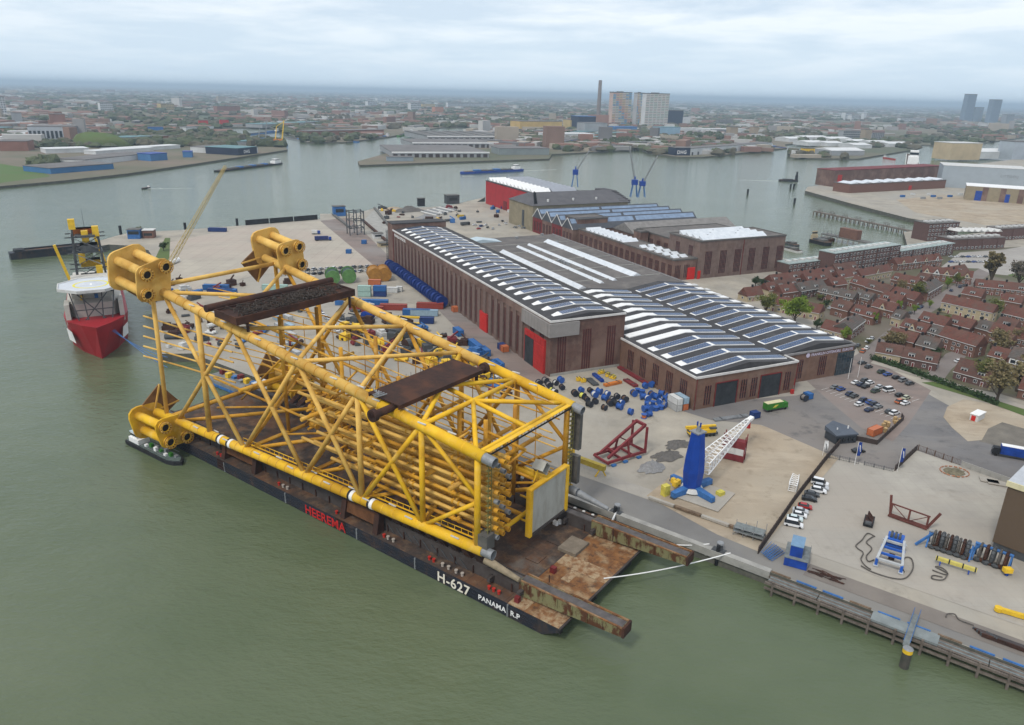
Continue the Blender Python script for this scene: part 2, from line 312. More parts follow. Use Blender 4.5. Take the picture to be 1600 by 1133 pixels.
def sheet(name, poly, z, material):
    _zs[0] += 0.008      # every sheet lies a little above the one before
    return struct(MB().sheet(poly, 4.0 + _zs[0] if z > 3.5 else z).build(name, material))
# paved areas of the yard, each a sheet a little above the one below
sheet('quay_apron', [BW(-140, 53.2), BW(120, 53.2), BW(120, 66), BW(-36, 66), BW(-36, 61), BW(-140, 61)], 4.02, mat('dark_apron', (0.20, 0.195, 0.185), 0.9, 0.0, 0.07, col2=(0.145, 0.14, 0.135), col3=(0.24, 0.225, 0.20), detail=8.0, bump=0.08))
sheet('concrete_strip', [BW(-24, 66.2), BW(75, 66.2), BW(75, 72), BW(-24, 72)], 4.03, M_SLAB)
sheet('sand_lot', g((1060, 735), (1165, 655), (1190, 665), (1320, 705), (1185, 862), (1120, 835), (1010, 775)), 4.04, M_SAND)
sheet('asphalt_yard', g((1040, 634), (1100, 630), (1245, 618), (1300, 600), (1440, 610), (1520, 655), (1600, 690), (1700, 735), (1640, 790), (1600, 765), (1432, 706), (1395, 737), (1312, 717), (1190, 664), (1110, 656)), 4.04, M_ASPH)
sheet('parking_paving', g((1255, 590), (1330, 560), (1362, 562), (1455, 610), (1420, 662), (1395, 690), (1350, 672), (1290, 622)), 4.07, M_PAVE)
sheet('service_road', g((612, 418), (640, 415), (700, 460), (760, 505), (862, 594), (800, 598), (740, 540), (680, 480)), 4.04, M_PAVE)
sheet('yard_road', g((500, 345), (545, 340), (618, 410), (612, 424), (590, 420), (530, 375)), 4.04, M_PAVE)
sheet('concrete_lot', g((1312, 716), (1395, 735), (1432, 704), (1600, 762), (1600, 800), (1560, 850), (1600, 900), (1600, 980), (1210, 845), (1190, 862)), 4.06, M_SLAB)
sheet('brick_quay_strip', [BW(-38, 57), BW(-38, 63), BW(-140, 63), BW(-140, 57)], 4.09, mat('worn_setts', (0.215, 0.19, 0.165), 0.95, 0.0, 0.1, col2=(0.16, 0.14, 0.125), detail=9.0, bump=0.1))
sheet('test_ground', g((250, 470), (258, 380), (384, 354), (500, 345), (590, 420), (560, 415), (400, 430)), 4.03, mat('pale_slabs', (0.44, 0.40, 0.33), 0.95, 0.0, 0.05, col2=(0.33, 0.295, 0.25), col3=(0.39, 0.33, 0.28), detail=9.0)); stripes(MATS['pale_slabs'], 0, 9.0, 0.35, (0.24, 0.21, 0.18), mixfac=0.5); stripes(MATS['pale_slabs'], 1, 9.0, 0.35, (0.24, 0.21, 0.18), mixfac=0.5)
sheet('spare_plot', g((1560, 640), (1700, 690), (1700, 730), (1530, 690)), 4.05, mat('rubble_ground', (0.20, 0.18, 0.15), 0.97, 0.0, 0.2, col2=(0.12, 0.11, 0.095), bump=0.4))
sheet('sand_path', g((1487, 668), (1474, 652), (1480, 636), (1506, 624), (1545, 631), (1580, 643), (1625, 660), (1600, 670), (1566, 660), (1544, 670), (1534, 688), (1512, 690)), 4.06, M_SAND)
sheet('far_sand_lot', g((1400, 312), (1470, 305), (1600, 315), (1700, 330), (1600, 350), (1540, 352), (1430, 332)), 4.03, M_SAND)
sheet('verge', g((1440, 598), (1470, 596), (1600, 636), (1700, 668), (1700, 684), (1600, 650), (1540, 628)), 4.05, M_GRASS)
sheet('west_verge', g((242, 468), (242, 405), (258, 372), (266, 372), (262, 465)), 4.05, M_GRASS)
# streets of the garden village
M_STREET = mat('street_paving', (0.215, 0.185, 0.17), 0.95, 0.0, 0.1, col2=(0.165, 0.145, 0.135), detail=7.0)
sheet('village_ground', g((1175, 440), (1300, 428), (1420, 395), (1700, 380), (1700, 655), (1560, 615), (1460, 595), (1345, 555), (1330, 530)), 4.02, mat('garden_ground', (0.12, 0.10, 0.07), 0.97, 0.0, 0.09, col2=(0.075, 0.085, 0.04), col3=(0.16, 0.135, 0.11), detail=8.0, bump=0.3))
sheet('street', g((1330, 560), (1342, 552), (1420, 490), (1530, 420), (1560, 400), (1580, 405), (1548, 428), (1450, 492), (1370, 548), (1356, 570)), 4.08, M_STREET)
sheet('village_square', g((1470, 418), (1500, 395), (1570, 390), (1600, 385), (1700, 380), (1700, 440), (1590, 432), (1548, 428), (1530, 420)), 4.07, mat('square_paving', (0.36, 0.34, 0.31), 0.95, 0.0, 0.1, col2=(0.28, 0.26, 0.24)))
sheet('lane', g((1440, 592), (1478, 553), (1500, 545), (1520, 548), (1486, 578), (1470, 600)), 4.07, M_STREET)
sheet('footpath', g((1365, 563), (1470, 592), (1600, 634), (1700, 662), (1700, 668), (1600, 640), (1470, 599), (1360, 568)), 4.10, M_SLAB)
sheet('far_meadow', [G(x, y, 3) for x, y in ((-200, 305), (0, 286), (78, 276), (66, 266), (0, 256), (-200, 262))], 3.03, mat('meadow', (0.075, 0.15, 0.035), 0.95, 0.0, 0.02, col2=(0.10, 0.13, 0.045)))
sheet('roundabout_lawn', g((1574, 430), (1600, 424), (1660, 424), (1660, 436), (1600, 438)), 4.10, M_GRASS)
# painted bay lines of the car park
M_LINE = mat('road_paint', (0.70, 0.69, 0.66), 0.8, 0.1, 0.5)
m = MB()
pa, pb = G(1288, 606), G(1400, 655); pc, pd = G(1338, 598), G(1450, 625)
lines = MB()
for (a, b_, dx, cnt) in ((G(1283, 610), G(1392, 655), (14, -5), 15), (G(1338, 600), G(1425, 628), (13, -4), 11)):
    for k in range(cnt):
        q = lerp(a, b_, k / (cnt - 1)); an = math.radians(32)
        lines.obox((q[0] + 2.4 * math.cos(an), q[1] + 2.4 * math.sin(an)), 5.0, 0.14, 4.25, 4.258, an)
struct(lines.build('bay_lines', M_LINE))
# ================================================================ launch barge with the jacket
def BP(u, v, z): return (u, -v, z)          # barge-frame point in the barge Empty's own axes
ZD = 3.9; BL_, BWID = 176.8, 48.8; VN = 1.9
M_HULL = mat('hull_blue_black', (0.018, 0.022, 0.032), 0.55, 0.0, 0.25, col2=(0.05, 0.034, 0.028), thr=(0.5, 0.75), spec=0.4)
M_DECK = mat('rusty_deck', (0.075, 0.05, 0.038), 0.92, 0.0, 0.45, col2=(0.036, 0.031, 0.029), bump=0.3, col3=(0.12, 0.058, 0.03), scale3=0.12, detail=8.0); stripes(M_DECK, 0, 3.05, 0.12, (0.03, 0.025, 0.022), mixfac=0.7); stripes(M_DECK, 1, 6.1, 0.12, (0.03, 0.025, 0.022), mixfac=0.7)
M_ORNG = mat('orange_rust_plate', (0.27, 0.125, 0.045), 0.9, 0.0, 0.45, col2=(0.12, 0.052, 0.022), bump=0.3, col3=(0.30, 0.205, 0.115), scale3=0.25)
M_CREAM = mat('worn_cream_plate', (0.36, 0.27, 0.165), 0.9, 0.0, 0.6, col2=(0.22, 0.105, 0.045), bump=0.2, thr=(0.4, 0.62))
M_GRNRUST = mat('green_paint_over_rust', (0.185, 0.175, 0.085), 0.85, 0.0, 0.55, col2=(0.085, 0.035, 0.016), bump=0.25, thr=(0.46, 0.56), stretch=(1, 1, 0.5))
M_SKID = mat('skid_steel', (0.075, 0.066, 0.062), 0.8, 0.0, 0.4, col2=(0.045, 0.034, 0.03), bump=0.15)
stain(M_DECK, 0.28, 0.50, 0.64, (0.17, 0.105, 0.06), 0.7); stain(M_DECK, 0.12, 0.52, 0.64, (0.12, 0.115, 0.105), 0.6); stain(M_ORNG, 0.5, 0.5, 0.62, (0.07, 0.04, 0.025), 0.8); stain(M_CREAM, 0.6, 0.52, 0.62, (0.14, 0.065, 0.03), 0.8); stain(M_HULL, 0.3, 0.55, 0.68, (0.11, 0.06, 0.035), 0.6, (1, 1, 0.4))
barge = thing('launch_barge', 'long flat rusty launch barge carrying the yellow steel jacket', 'barge', (BO[0], BO[1], 0), BAN)
m = MB(); prof = [(0, ZD - 0.06), (0, 2.6), (7, -1.5), (170, -1.5), (BL_, 1.0), (BL_, ZD - 0.06)]; n = len(prof)
P = [BP(u, VN, z) for u, z in prof] + [BP(u, BWID, z) for u, z in prof]
m.add(P, [tuple(range(n)), tuple(range(2 * n - 1, n - 1, -1))] + [(i, n + i, n + (i + 1) % n, (i + 1) % n) for i in range(n)])
m.build('hull', M_HULL, barge)
for z in (0.8, 1.9, 3.0):
    MB().box(6, 173, -VN, -VN + 0.28, z, z + 0.2).build('rubbing_strake', M_HULL, barge)
for u in (14, 44, 66, 97, 128, 158): MB().box(u, u + 0.35, -VN, -VN + 0.32, 0.3, 3.7).build('draught_board', M_STEEL, barge)
m = MB(); m.add([BP(14.5, VN, ZD), BP(BL_, VN, ZD), BP(BL_, BWID, ZD), BP(14.5, BWID, ZD), BP(14.5, VN, ZD - 0.05), BP(BL_, VN, ZD - 0.05), BP(BL_, BWID, ZD - 0.05), BP(14.5, BWID, ZD - 0.05)], [(3, 2, 1, 0), (4, 5, 6, 7), (0, 1, 5, 4), (1, 2, 6, 5), (2, 3, 7, 6), (3, 0, 4, 7)])
dk = m.build('deck', M_DECK, barge)
# bow plating, plate by plate
rr = random.Random(4)
for i in range(9):
    for j in range(6):
        u0, u1 = j * 2.4, j * 2.4 + 2.34; v0, v1 = VN + i * 5.21, VN + i * 5.21 + 5.15
        z = ZD - 0.03 + rr.uniform(-0.02, 0.02)
        mt = M_ORNG if (2 <= i <= 6 and rr.random() < 0.72) else (M_CREAM if rr.random() < 0.5 else M_ORNG)
        if i in (4,) and j < 5: mt = M_CREAM
        MB().box(u0 - 0.02, u1, -v1, -v0, z - 0.1, z + 0.02).build('deck_plate', mt, dk)
for v0, v1 in ((19, 23), (29, 34), (9, 12)): MB().box(17.5, 21.5, -v1, -v0, ZD, ZD + 0.3).build('hatch_cover', M_DECK, dk)
MB().box(11.6, 17.0, -34.5, -27.5, ZD, ZD + 0.9).build('deck_box', mat('grey_green_cover', (0.20, 0.165, 0.125), 0.9, 0.2, 0.4), dk)
for v0, v1 in ((2, 3), (13, 18), (30, 36), (46, BWID)):
    m = MB()
    for k in range(int((v1 - v0) / 0.7) + 1): m.tube(BP(-0.35, v0 + k * 0.7, ZD - 1.3), BP(-0.35, v0 + k * 0.7, ZD - 0.2), 0.33, 7)
    m.build('bow_fender', M_RUBBER, barge)
MB().box(-0.5, 0.0, -BWID, -VN, ZD - 0.45, ZD - 0.08).build('bow_coaming', M_SKID, barge)
# skidways and rocker arms
for vs in (7.6, 41.2):
    m = MB(); m.box(12, 171, -vs - 1.5, -vs + 1.5, ZD, ZD + 3.4); sk = m.build('skid_beam', M_SKID, barge)
    MB().box(12, 171, -vs - 0.95, -vs + 0.95, ZD + 3.4, ZD + 3.52).build('sliding_track', mat('track_steel', (0.10, 0.09, 0.088), 0.6, 0.25, 0.5), sk)
    for s_ in (-1, 1): MB().box(12, 171, -vs + s_ * 1.45 - 0.14, -vs + s_ * 1.45 + 0.14, ZD + 3.4, ZD + 3.7).build('edge_flange', M_SKID, sk)
    for k in range(26): MB().box(16 + k * 6, 16.25 + k * 6, -vs - 1.9, -vs + 1.9, ZD, ZD + 2.2).build('stiffener', M_RUST, sk)
    zt = ZD + 4.2
    arm = MB().hexa([BP(14, vs + 1.7, ZD + 0.1), BP(14, vs - 1.7, ZD + 0.1), BP(-14, vs - 1.7, zt - 2.2), BP(-14, vs + 1.7, zt - 2.2), BP(14, vs + 1.7, zt), BP(14, vs - 1.7, zt), BP(-14, vs - 1.7, zt), BP(-14, vs + 1.7, zt)]).build('rocker_arm', M_GRNRUST, barge)
    MB().box(-13.4, 13.8, -vs - 1.15, -vs + 1.15, zt, zt + 0.06).build('sliding_track', MATS['track_steel'], arm)
    for s_ in (-1, 1): MB().box(-14.1, 14, -vs + s_ * 1.6 - 0.2, -vs + s_ * 1.6 + 0.2, zt, zt + 0.32).build('edge_flange', M_ORNG, arm)
    MB().box(-14.25, -13.7, -vs - 1.8, -vs + 1.8, zt - 2.25, zt + 0.36).build('tip_plate', M_RUST, arm)
    for k in range(6): MB().box(11 - k * 4, 11.25 - k * 4, -vs + 1.65, -vs + 1.95, zt - 2.6 + 0.05 * k, zt - 0.1).build('web_stiffener', M_GRNRUST, arm)
    for u in (13, 22): MB().beam(BP(u, vs - 3.4, ZD + 1.6), BP(u, vs + 3.4, ZD + 1.6), 0.9, 1.2).build('cross_bracket', M_SKID, barge)
# side support towers of the skidway (river side)
for u0, u1 in ((60, 73), (114, 130)):
    for u in (u0, u1):
        m = MB(); m.hexa([BP(u + 0.9, 5.4, ZD), BP(u - 0.9, 5.4, ZD), BP(u - 0.9, 2.6, ZD), BP(u + 0.9, 2.6, ZD), BP(u + 0.9, 5.4, 10.4), BP(u - 0.9, 5.4, 10.4), BP(u - 0.9, 4.0, 10.4), BP(u + 0.9, 4.0, 10.4)]); m.build('support_frame', M_RUST, barge)
    MB().hexa([BP(u1, 5.2, 6.0), BP(u0, 5.2, 6.0), BP(u0, 3.6, 6.0), BP(u1, 3.6, 6.0), BP(u1, 5.2, 9.9), BP(u0, 5.2, 9.9), BP(u0, 4.4, 9.9), BP(u1, 4.4, 9.9)]).build('support_plate', mat('brown_rust_plate', (0.12, 0.05, 0.02), 0.9, 0.3, 0.4) if 'brown_rust_plate' not in MATS else MATS['brown_rust_plate'], barge)
    MB().box(u0 - 1, u1 + 1, -5.6, -3.4, 9.95, 10.3).build('support_cap', M_RUST, barge)
    for k in range(7): MB().box(u1 - 2 + k * 0.6, u1 - 1.75 + k * 0.6, -VN - 0.1, -VN + 0.3, 0.5, 3.85).build('fender_slat', M_RUST, barge)
for k in range(9):
    u = 30 + k * 3.2; MB().beam(BP(u, 5.9, ZD + 0.2), BP(u + 2.6, 5.9, ZD + 2.5), 0.18).build('lattice_brace', M_DKSTEEL, barge)
# bollards: red pairs and white-topped pairs along both edges
bo = MB(); bo.tube((0, 0, 0), (0, 0, 0.75), 0.34, 10); bo.tube((0, 0, 0.75), (0, 0, 0.95), 0.46, 10); bom = bo.mesh('bollard', M_TINT)
for u, c in ((40.5, 0), (39, 0), (36, 1), (34, 1), (31.5, 1), (29.5, 1), (21, 0), (19.6, 0), (18, 0), (55.5, 1), (53.5, 1), (57, 0), (74, 0), (76, 0), (98, 1), (100, 1), (102, 0), (132, 0), (134, 0)):
    put(bom, 'bollard', barge, BP(u, 3.3, ZD), 0, ((0.45, 0.03, 0.02), (0.42, 0.37, 0.32))[c])
for u in (30, 27, 24, 21, 18): put(bom, 'bollard', barge, BP(u, 47.2, ZD), 0, (0.6, 0.58, 0.55))
for u, v in ((24.6, 37.5), (23.6, 38.6), (23.9, 37.4)):
    MB().tube(BP(u, v, ZD), BP(u, v, ZD + 1.1), 0.55, 12).build('white_drum', M_WHITE, barge)
for u, v in ((8, 9.8), (6, 37.0)):
    MB().tube(BP(u, v, ZD + 2.5), BP(u, v, ZD + 6.2), 0.16, 6).build('mast', M_RUST, barge)
MB().box(11.8, 13.2, -19.2, -18.0, ZD, ZD + 1.6).build('fairlead', M_DKRED, barge)
MB().box(12.2, 13.4, -4.2, -3.2, ZD, ZD + 1.5).build('fairlead', M_DKRED, barge)
def letters(body, size, uleft, z, material, parent, name, spread=1.0, mtx=None):
    c = bpy.data.curves.new(name, 'FONT'); c.body = body; c.size = size; c.extrude = 0.02; c.offset = 0.017 * size; c.space_character = spread
    c.materials.append(material); tmp = bpy.data.objects.new(name, c); COL.objects.link(tmp)
    me = bpy.data.meshes.new_from_object(tmp); bpy.data.objects.remove(tmp); me.name = name
    o = put(me, name, parent)
    o.matrix_local = mtx if mtx else Matrix(((-1, 0, 0, uleft), (0, 0, 1, -VN + 0.34), (0, 1, 0, z), (0, 0, 0, 1)))
    return o
M_LRED = mat('red_lettering', (0.50, 0.02, 0.02), 0.6, 0.15, 0.5); M_LWHITE = mat('white_lettering', (0.72, 0.68, 0.58), 0.6, 0.0, 0.6, col2=(0.60, 0.40, 0.18), thr=(0.55, 0.7))
letters('HEEREMA', 4.0, 88.0, 0.55, M_LRED, barge, 'name_lettering', 1.02)
letters('H-627', 3.9, 36.4, 0.6, M_LWHITE, barge, 'number_lettering', 1.1)
letters('PANAMA  R.P', 2.0, 23.0, 1.2, M_WHITE, barge, 'port_lettering', 1.06)
# mooring lines
def rope(name, a, b_, sag, material, label, r=0.11, n=12):
    pts = []
    for k in range(n + 1):
        t_ = k / n; p = lerp(a, b_, t_); pts.append((p[0], p[1], p[2] - sag * 4 * t_ * (1 - t_)))
    o = MB().path(pts, r, 5).build(name, material); tag(o, label, 'rope'); return o
def B3(u, v, z): q = BW(u, v); return (q[0], q[1], z)
rope('mooring_line', B3(1, 24, ZD + 0.3), B3(-20, 54, 4.5), 0.9, M_WHITE, 'white mooring rope from the middle of the barge bow to the quay bollard', 0.16)
rope('mooring_line', B3(6, 45, ZD + 0.4), B3(-14, 54.4, 4.6), 1.6, M_WHITE, 'white mooring rope drooping from the far bow corner to the quay', 0.16)
rope('mooring_line', B3(12, 46.5, ZD + 0.5), B3(14, 54, 4.6), 0.4, M_WHITE, 'short white rope bundle between the barge edge and the first quay bollard', 0.25)

# ---------------------------------------------------------------- jacket
def ymat(name, c, c2, seams=False):
    m_ = mat(name, c, 0.68, 0.0, 0.32, col2=c2, thr=(0.35, 0.8), col3=tuple(x * 0.78 for x in c2), scale3=0.11, detail=8.0); return m_
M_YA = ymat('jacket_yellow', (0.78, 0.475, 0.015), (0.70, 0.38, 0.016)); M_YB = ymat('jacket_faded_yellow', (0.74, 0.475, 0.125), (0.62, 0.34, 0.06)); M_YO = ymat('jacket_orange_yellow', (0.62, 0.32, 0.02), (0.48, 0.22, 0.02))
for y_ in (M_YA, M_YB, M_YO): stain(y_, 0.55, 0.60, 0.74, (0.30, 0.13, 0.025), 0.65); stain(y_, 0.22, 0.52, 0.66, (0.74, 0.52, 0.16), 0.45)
jk = thing('jacket_structure', 'huge yellow tubular offshore jacket lying on its side on the barge', 'offshore jacket', (BO[0], BO[1], 0), BAN)
ZA = 12.4
def NA(t_): return (26.2 + 123.8 * t_, 5 - 4.8 * t_, ZA)
def NB(t_): return (26.2 + 123.8 * t_, 5 - 3.8 * t_, 38 + 18.2 * t_)
def NC(t_): return (26.2 + 123.8 * t_, 43.8 + 3.8 * t_, 38 + 18.2 * t_)
def ND(t_): return (26.2 + 123.8 * t_, 43.8 + 4.8 * t_, ZA)
def mid(a, b_, k=0.5): return lerp(a, b_, k)
def jm(name, a, b_, r, material, n=12): return MB().tube(BP(*a), BP(*b_), r, n).build(name, material, jk, smooth=False)
def smooth_tube(me):
    for p in me.polygons:
        if len(p.vertices) == 4: p.use_smooth = True
def member(a, b_, r, material, name='brace', n=12):
    o = jm(name, a, b_, r, material, n); smooth_tube(o.data); return o
for f, nm in ((NA, 0), (NB, 1), (NC, 2), (ND, 3)):
    lg = member(f(-0.015), f(0.25), 1.42, M_YA, 'leg', 20); member(f(0.25), f(1.1), 1.42, M_YB if nm else M_YA, 'leg', 20)
    st = MB().pipe(BP(*f(-0.04)), BP(*f(-0.014)), 1.25, 0.12, 18).build('leg_stub', M_STEEL, jk)
    # weld rings and anode bands
    for k in range(30):
        t_ = 0.03 + k * 0.031
        if nm in (0, 1) or k % 3 == 0:
            a, b_ = f(t_), f(t_ + 0.0022); jm('weld_ring', a, b_, 1.47, M_YO if t_ > 0.25 else M_YA, 16)
for t_ in (0.285, 0.345, 0.775, 0.815):
    a, b_ = NA(t_), NA(t_ + 0.006); jm('clamp_ring', a, b_, 1.56, M_BLACK, 18); jm('clamp_ring', NA(t_ - 0.009), NA(t_), 1.52, M_WHITE, 18)
T = [0.0, 0.14, 0.315, 0.5, 0.72, 1.0]
def ym(t_): return M_YA if t_ < 0.27 else M_YB
RB = 0.66
# near and far side faces
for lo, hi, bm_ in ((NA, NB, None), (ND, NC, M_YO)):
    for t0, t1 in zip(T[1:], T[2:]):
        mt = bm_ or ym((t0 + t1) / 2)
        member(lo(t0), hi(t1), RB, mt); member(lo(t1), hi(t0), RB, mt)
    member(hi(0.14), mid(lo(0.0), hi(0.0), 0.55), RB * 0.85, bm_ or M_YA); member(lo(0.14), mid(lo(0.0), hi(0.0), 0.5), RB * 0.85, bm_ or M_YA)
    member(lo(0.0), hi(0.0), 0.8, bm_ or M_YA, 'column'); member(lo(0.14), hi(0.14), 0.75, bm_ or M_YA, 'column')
    member(lo(0.315), hi(0.315), 0.8, bm_ or M_YB, 'column'); member(lo(0.86), hi(0.86), 0.85, bm_ or M_YB, 'column')
    member(lo(1.05), hi(1.05), 0.7, bm_ or M_YB, 'column')
# top and bottom faces
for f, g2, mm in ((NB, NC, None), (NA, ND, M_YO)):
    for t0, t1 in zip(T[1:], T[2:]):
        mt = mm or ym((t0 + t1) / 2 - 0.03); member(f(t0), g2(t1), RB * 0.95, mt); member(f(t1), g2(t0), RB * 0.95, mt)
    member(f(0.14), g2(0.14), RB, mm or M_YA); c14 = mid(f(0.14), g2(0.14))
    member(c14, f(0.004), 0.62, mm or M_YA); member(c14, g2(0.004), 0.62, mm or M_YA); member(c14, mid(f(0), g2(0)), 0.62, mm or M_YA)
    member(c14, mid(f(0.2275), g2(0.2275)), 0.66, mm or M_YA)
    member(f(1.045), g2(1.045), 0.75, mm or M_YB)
# end frame beams
member(NB(0.002), NC(0.002), 0.62, M_YA, 'end_beam'); member(NA(0.002), ND(0.002), 0.62, M_YA, 'end_beam')
e0, e1 = NB(-0.012), NC(-0.012)
MB().beam(BP(e0[0], e0[1] + 1.5, e0[2] + 0.8), BP(e1[0], e1[1] - 1.5, e1[2] + 0.8), 1.3, 0.12).build('walkway', M_YA, jk)
for k in range(26):
    q = lerp((e0[0] - 0.6, e0[1] + 1.5, e0[2] + 0.85), (e1[0] - 0.6, e1[1] - 1.5, e1[2] + 0.85), k / 25)
    jm('handrail_post', q, (q[0], q[1], q[2] - 1.1), 0.06, M_BLACK, 5)
MB().beam(BP(e0[0] - 0.75, e0[1] + 1.5, e0[2] + 0.1), BP(e1[0] - 0.75, e1[1] - 1.5, e1[2] + 0.1), 0.1, 0.5).build('grating_edge', M_BLACK, jk)
# inner frames: columns and cross members at the stations
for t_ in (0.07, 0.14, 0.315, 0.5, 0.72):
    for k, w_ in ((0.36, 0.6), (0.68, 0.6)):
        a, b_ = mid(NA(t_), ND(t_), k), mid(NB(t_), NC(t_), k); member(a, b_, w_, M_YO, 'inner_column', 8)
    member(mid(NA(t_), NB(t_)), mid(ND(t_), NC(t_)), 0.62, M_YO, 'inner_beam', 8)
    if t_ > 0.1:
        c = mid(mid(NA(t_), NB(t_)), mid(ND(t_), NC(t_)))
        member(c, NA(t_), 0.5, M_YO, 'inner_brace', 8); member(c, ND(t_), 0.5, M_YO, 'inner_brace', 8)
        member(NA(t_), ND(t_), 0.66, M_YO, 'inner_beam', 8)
# conductor pipes inside the river-side face
rr = random.Random(9)
ring = MB().tube((0, 0, 0), (0.55, 0, 0), 1.0, 12).mesh('collar', M_YO)
for k in range(9):
    for c in range(3):
        z = 15.2 + 2.45 * k; v = 8.4 + 2.3 * c
        u1 = 26.2 + 123.8 * (0.30 + 0.035 * ((k * 3 + c * 5) % 9))
        o = member((23.4, v, z), (u1, v - 0.6, z + 0.012 * (u1 - 26)), 0.5, M_YB if (k + c) % 3 else M_YO, 'conductor_pipe', 10)
        MB().pipe(BP(22.4, v, z), BP(23.6, v, z), 0.62, 0.1, 12).build('pipe_end', M_YO if (k + c) % 4 else M_STEEL, o)
        for t_ in (0.075, 0.20, 0.315, 0.43):
            u = 26.2 + 123.8 * t_
            if u < u1:
                for d_ in (-1.1, 0.9): r_ = put(ring, 'collar', o, BP(u + d_, v - 0.3 * t_, z + 0.012 * (u - 26))); r_.scale = (1, 0.72, 0.72)
    if k % 2 == 0:
        for t_ in (0.075, 0.20, 0.315, 0.43): member((26.2 + 123.8 * t_, 8.0, 15.6 + 2.75 * k), (26.2 + 123.8 * t_, 13, 15.6 + 2.75 * k + 0.4), 0.35, M_YO, 'guide_beam', 6)
# a cluster of guide cones further aft
cone = MB().tube((0, 0, 0), (1.5, 0, 0), 1.05, 10, 0.75).tube((1.5, 0, 0), (3.0, 0, 0), 0.75, 10, 1.05).mesh('guide_cone', M_YO)
for i in range(5):
    for j in range(4):
        put(cone, 'guide_cone', jk, BP(103 + (i % 2) * 2.2, 20 + 3.0 * i, 17 + 3.1 * j))
for j in range(4): member((104, 17, 17 + 3.1 * j), (104, 35, 17 + 3.1 * j), 0.4, M_YO, 'guide_beam', 6)
for t0, t1 in zip(T[:-1], T[1:]):      # inner longitudinals and light bracing
    for k, zf_ in ((0.3, 0.25), (0.7, 0.25), (0.5, 0.75)):
        a = mid(mid(NA(t0), ND(t0), k), mid(NB(t0), NC(t0), k), zf_); b_ = mid(mid(NA(t1), ND(t1), k), mid(NB(t1), NC(t1), k), zf_); member(a, b_, 0.42, M_YO, 'inner_brace', 8)
        member(a, mid(NA(t1), ND(t1), k), 0.36, M_YO, 'inner_brace', 8)
anode = MB().box(-1.3, 1.3, -0.16, 0.16, -0.14, 0.14).mesh('anode', M_WHITED)
for k in range(44):
    f = (NA, NB, NC)[k % 3]; q = f(0.05 + 0.9 * k / 44); put(anode, 'anode', jk, BP(q[0], q[1] + (1.2 if k % 2 else -0.9), q[2] + 1.25))
# thin riser pipes along the quay-side face, with brackets
for k in range(9):
    z = 17 + 2.9 * k; v = 40.5 - (k % 3) * 1.6
    pts = [(26.5, v, z), (70, v + 0.6, z + 1.6), (118, v + 1.2, z + 3.6 + 0.3 * k), (150, v - 6, z + 5.5 + 0.4 * k), (166, v - 9, z + 5.7 + 0.45 * k)]
    MB().path([BP(*p) for p in pts], 0.2, 6).build('riser_pipe', M_YB if k % 2 else M_YO, jk)
for k in range(5):
    z = 27 + 3.4 * k
    MB().path([BP(168, 1 + 0.5 * k, z + 4), BP(150, 4, z + 3.7), BP(128, 9, z + 2)], 0.28, 6).build('riser_pipe', M_YB, jk)
for k in range(14):
    u = 34 + 7.6 * k; MB().tube(BP(u, 40.4, 15), BP(u, 40.4, 42), 0.14, 5).build('riser_bracket', M_YO, jk)
# footwalk with rail along leg A
for t0, t1 in ((0.02, 0.3), (0.36, 0.75)):
    a, b_ = NA(t0), NA(t1)
    MB().beam(BP(a[0], a[1] + 2.1, a[2] + 0.9), BP(b_[0], b_[1] + 2.1, b_[2] + 0.9), 0.5, 0.1).build('footwalk', M_YA, jk)
    member((a[0], a[1] + 2.4, a[2] + 2.0), (b_[0], b_[1] + 2.4, b_[2] + 2.0), 0.11, M_YA, 'handrail', 6)
    nn = int((t1 - t0) * 60)
    for k in range(nn + 1):
        q = lerp(a, b_, k / nn); jm('handrail_post', (q[0], q[1] + 2.4, q[2] + 0.6), (q[0], q[1] + 2.4, q[2] + 2.0), 0.08, M_YA, 5)
# ladder cages on the two end columns and dark stair panels on the quay-side one
for f, g2, v_ in ((NA, NB, 1.4), (ND, NC, -1.0)):
    a, b_ = f(-0.012), g2(-0.012); m = MB()
    for k in range(20):
        z = a[2] + (b_[2] - a[2]) * k / 19; m.box(a[0] - 1.1, a[0] - 0.2, -a[1] - v_ - 0.6, -a[1] - v_ + 0.6, z, z + 0.12)
    for s_ in (-0.6, 0.6): m.box(a[0] - 1.15, a[0] - 1.0, -a[1] - v_ + s_ - 0.08, -a[1] - v_ + s_ + 0.08, a[2], b_[2])
    m.build('ladder_cage', mat('olive_grating', (0.17, 0.155, 0.05), 0.8, 0.2, 0.7) if 'olive_grating' not in MATS else MATS['olive_grating'], jk)
for z0, z1 in ((14.0, 22.5), (24.5, 36.5)): MB().box(22.6, 25.4, -46.4, -44.9, z0, z1).build('stair_panel', mat('stair_grey', (0.11, 0.105, 0.095), 0.8, 0.2, 0.5) if 'stair_grey' not in MATS else MATS['stair_grey'], jk)
MB().box(22.8, 26.0, -7.5, -4.5, 13.0, 17.0).build('stair_panel', MATS['stair_grey'], jk)
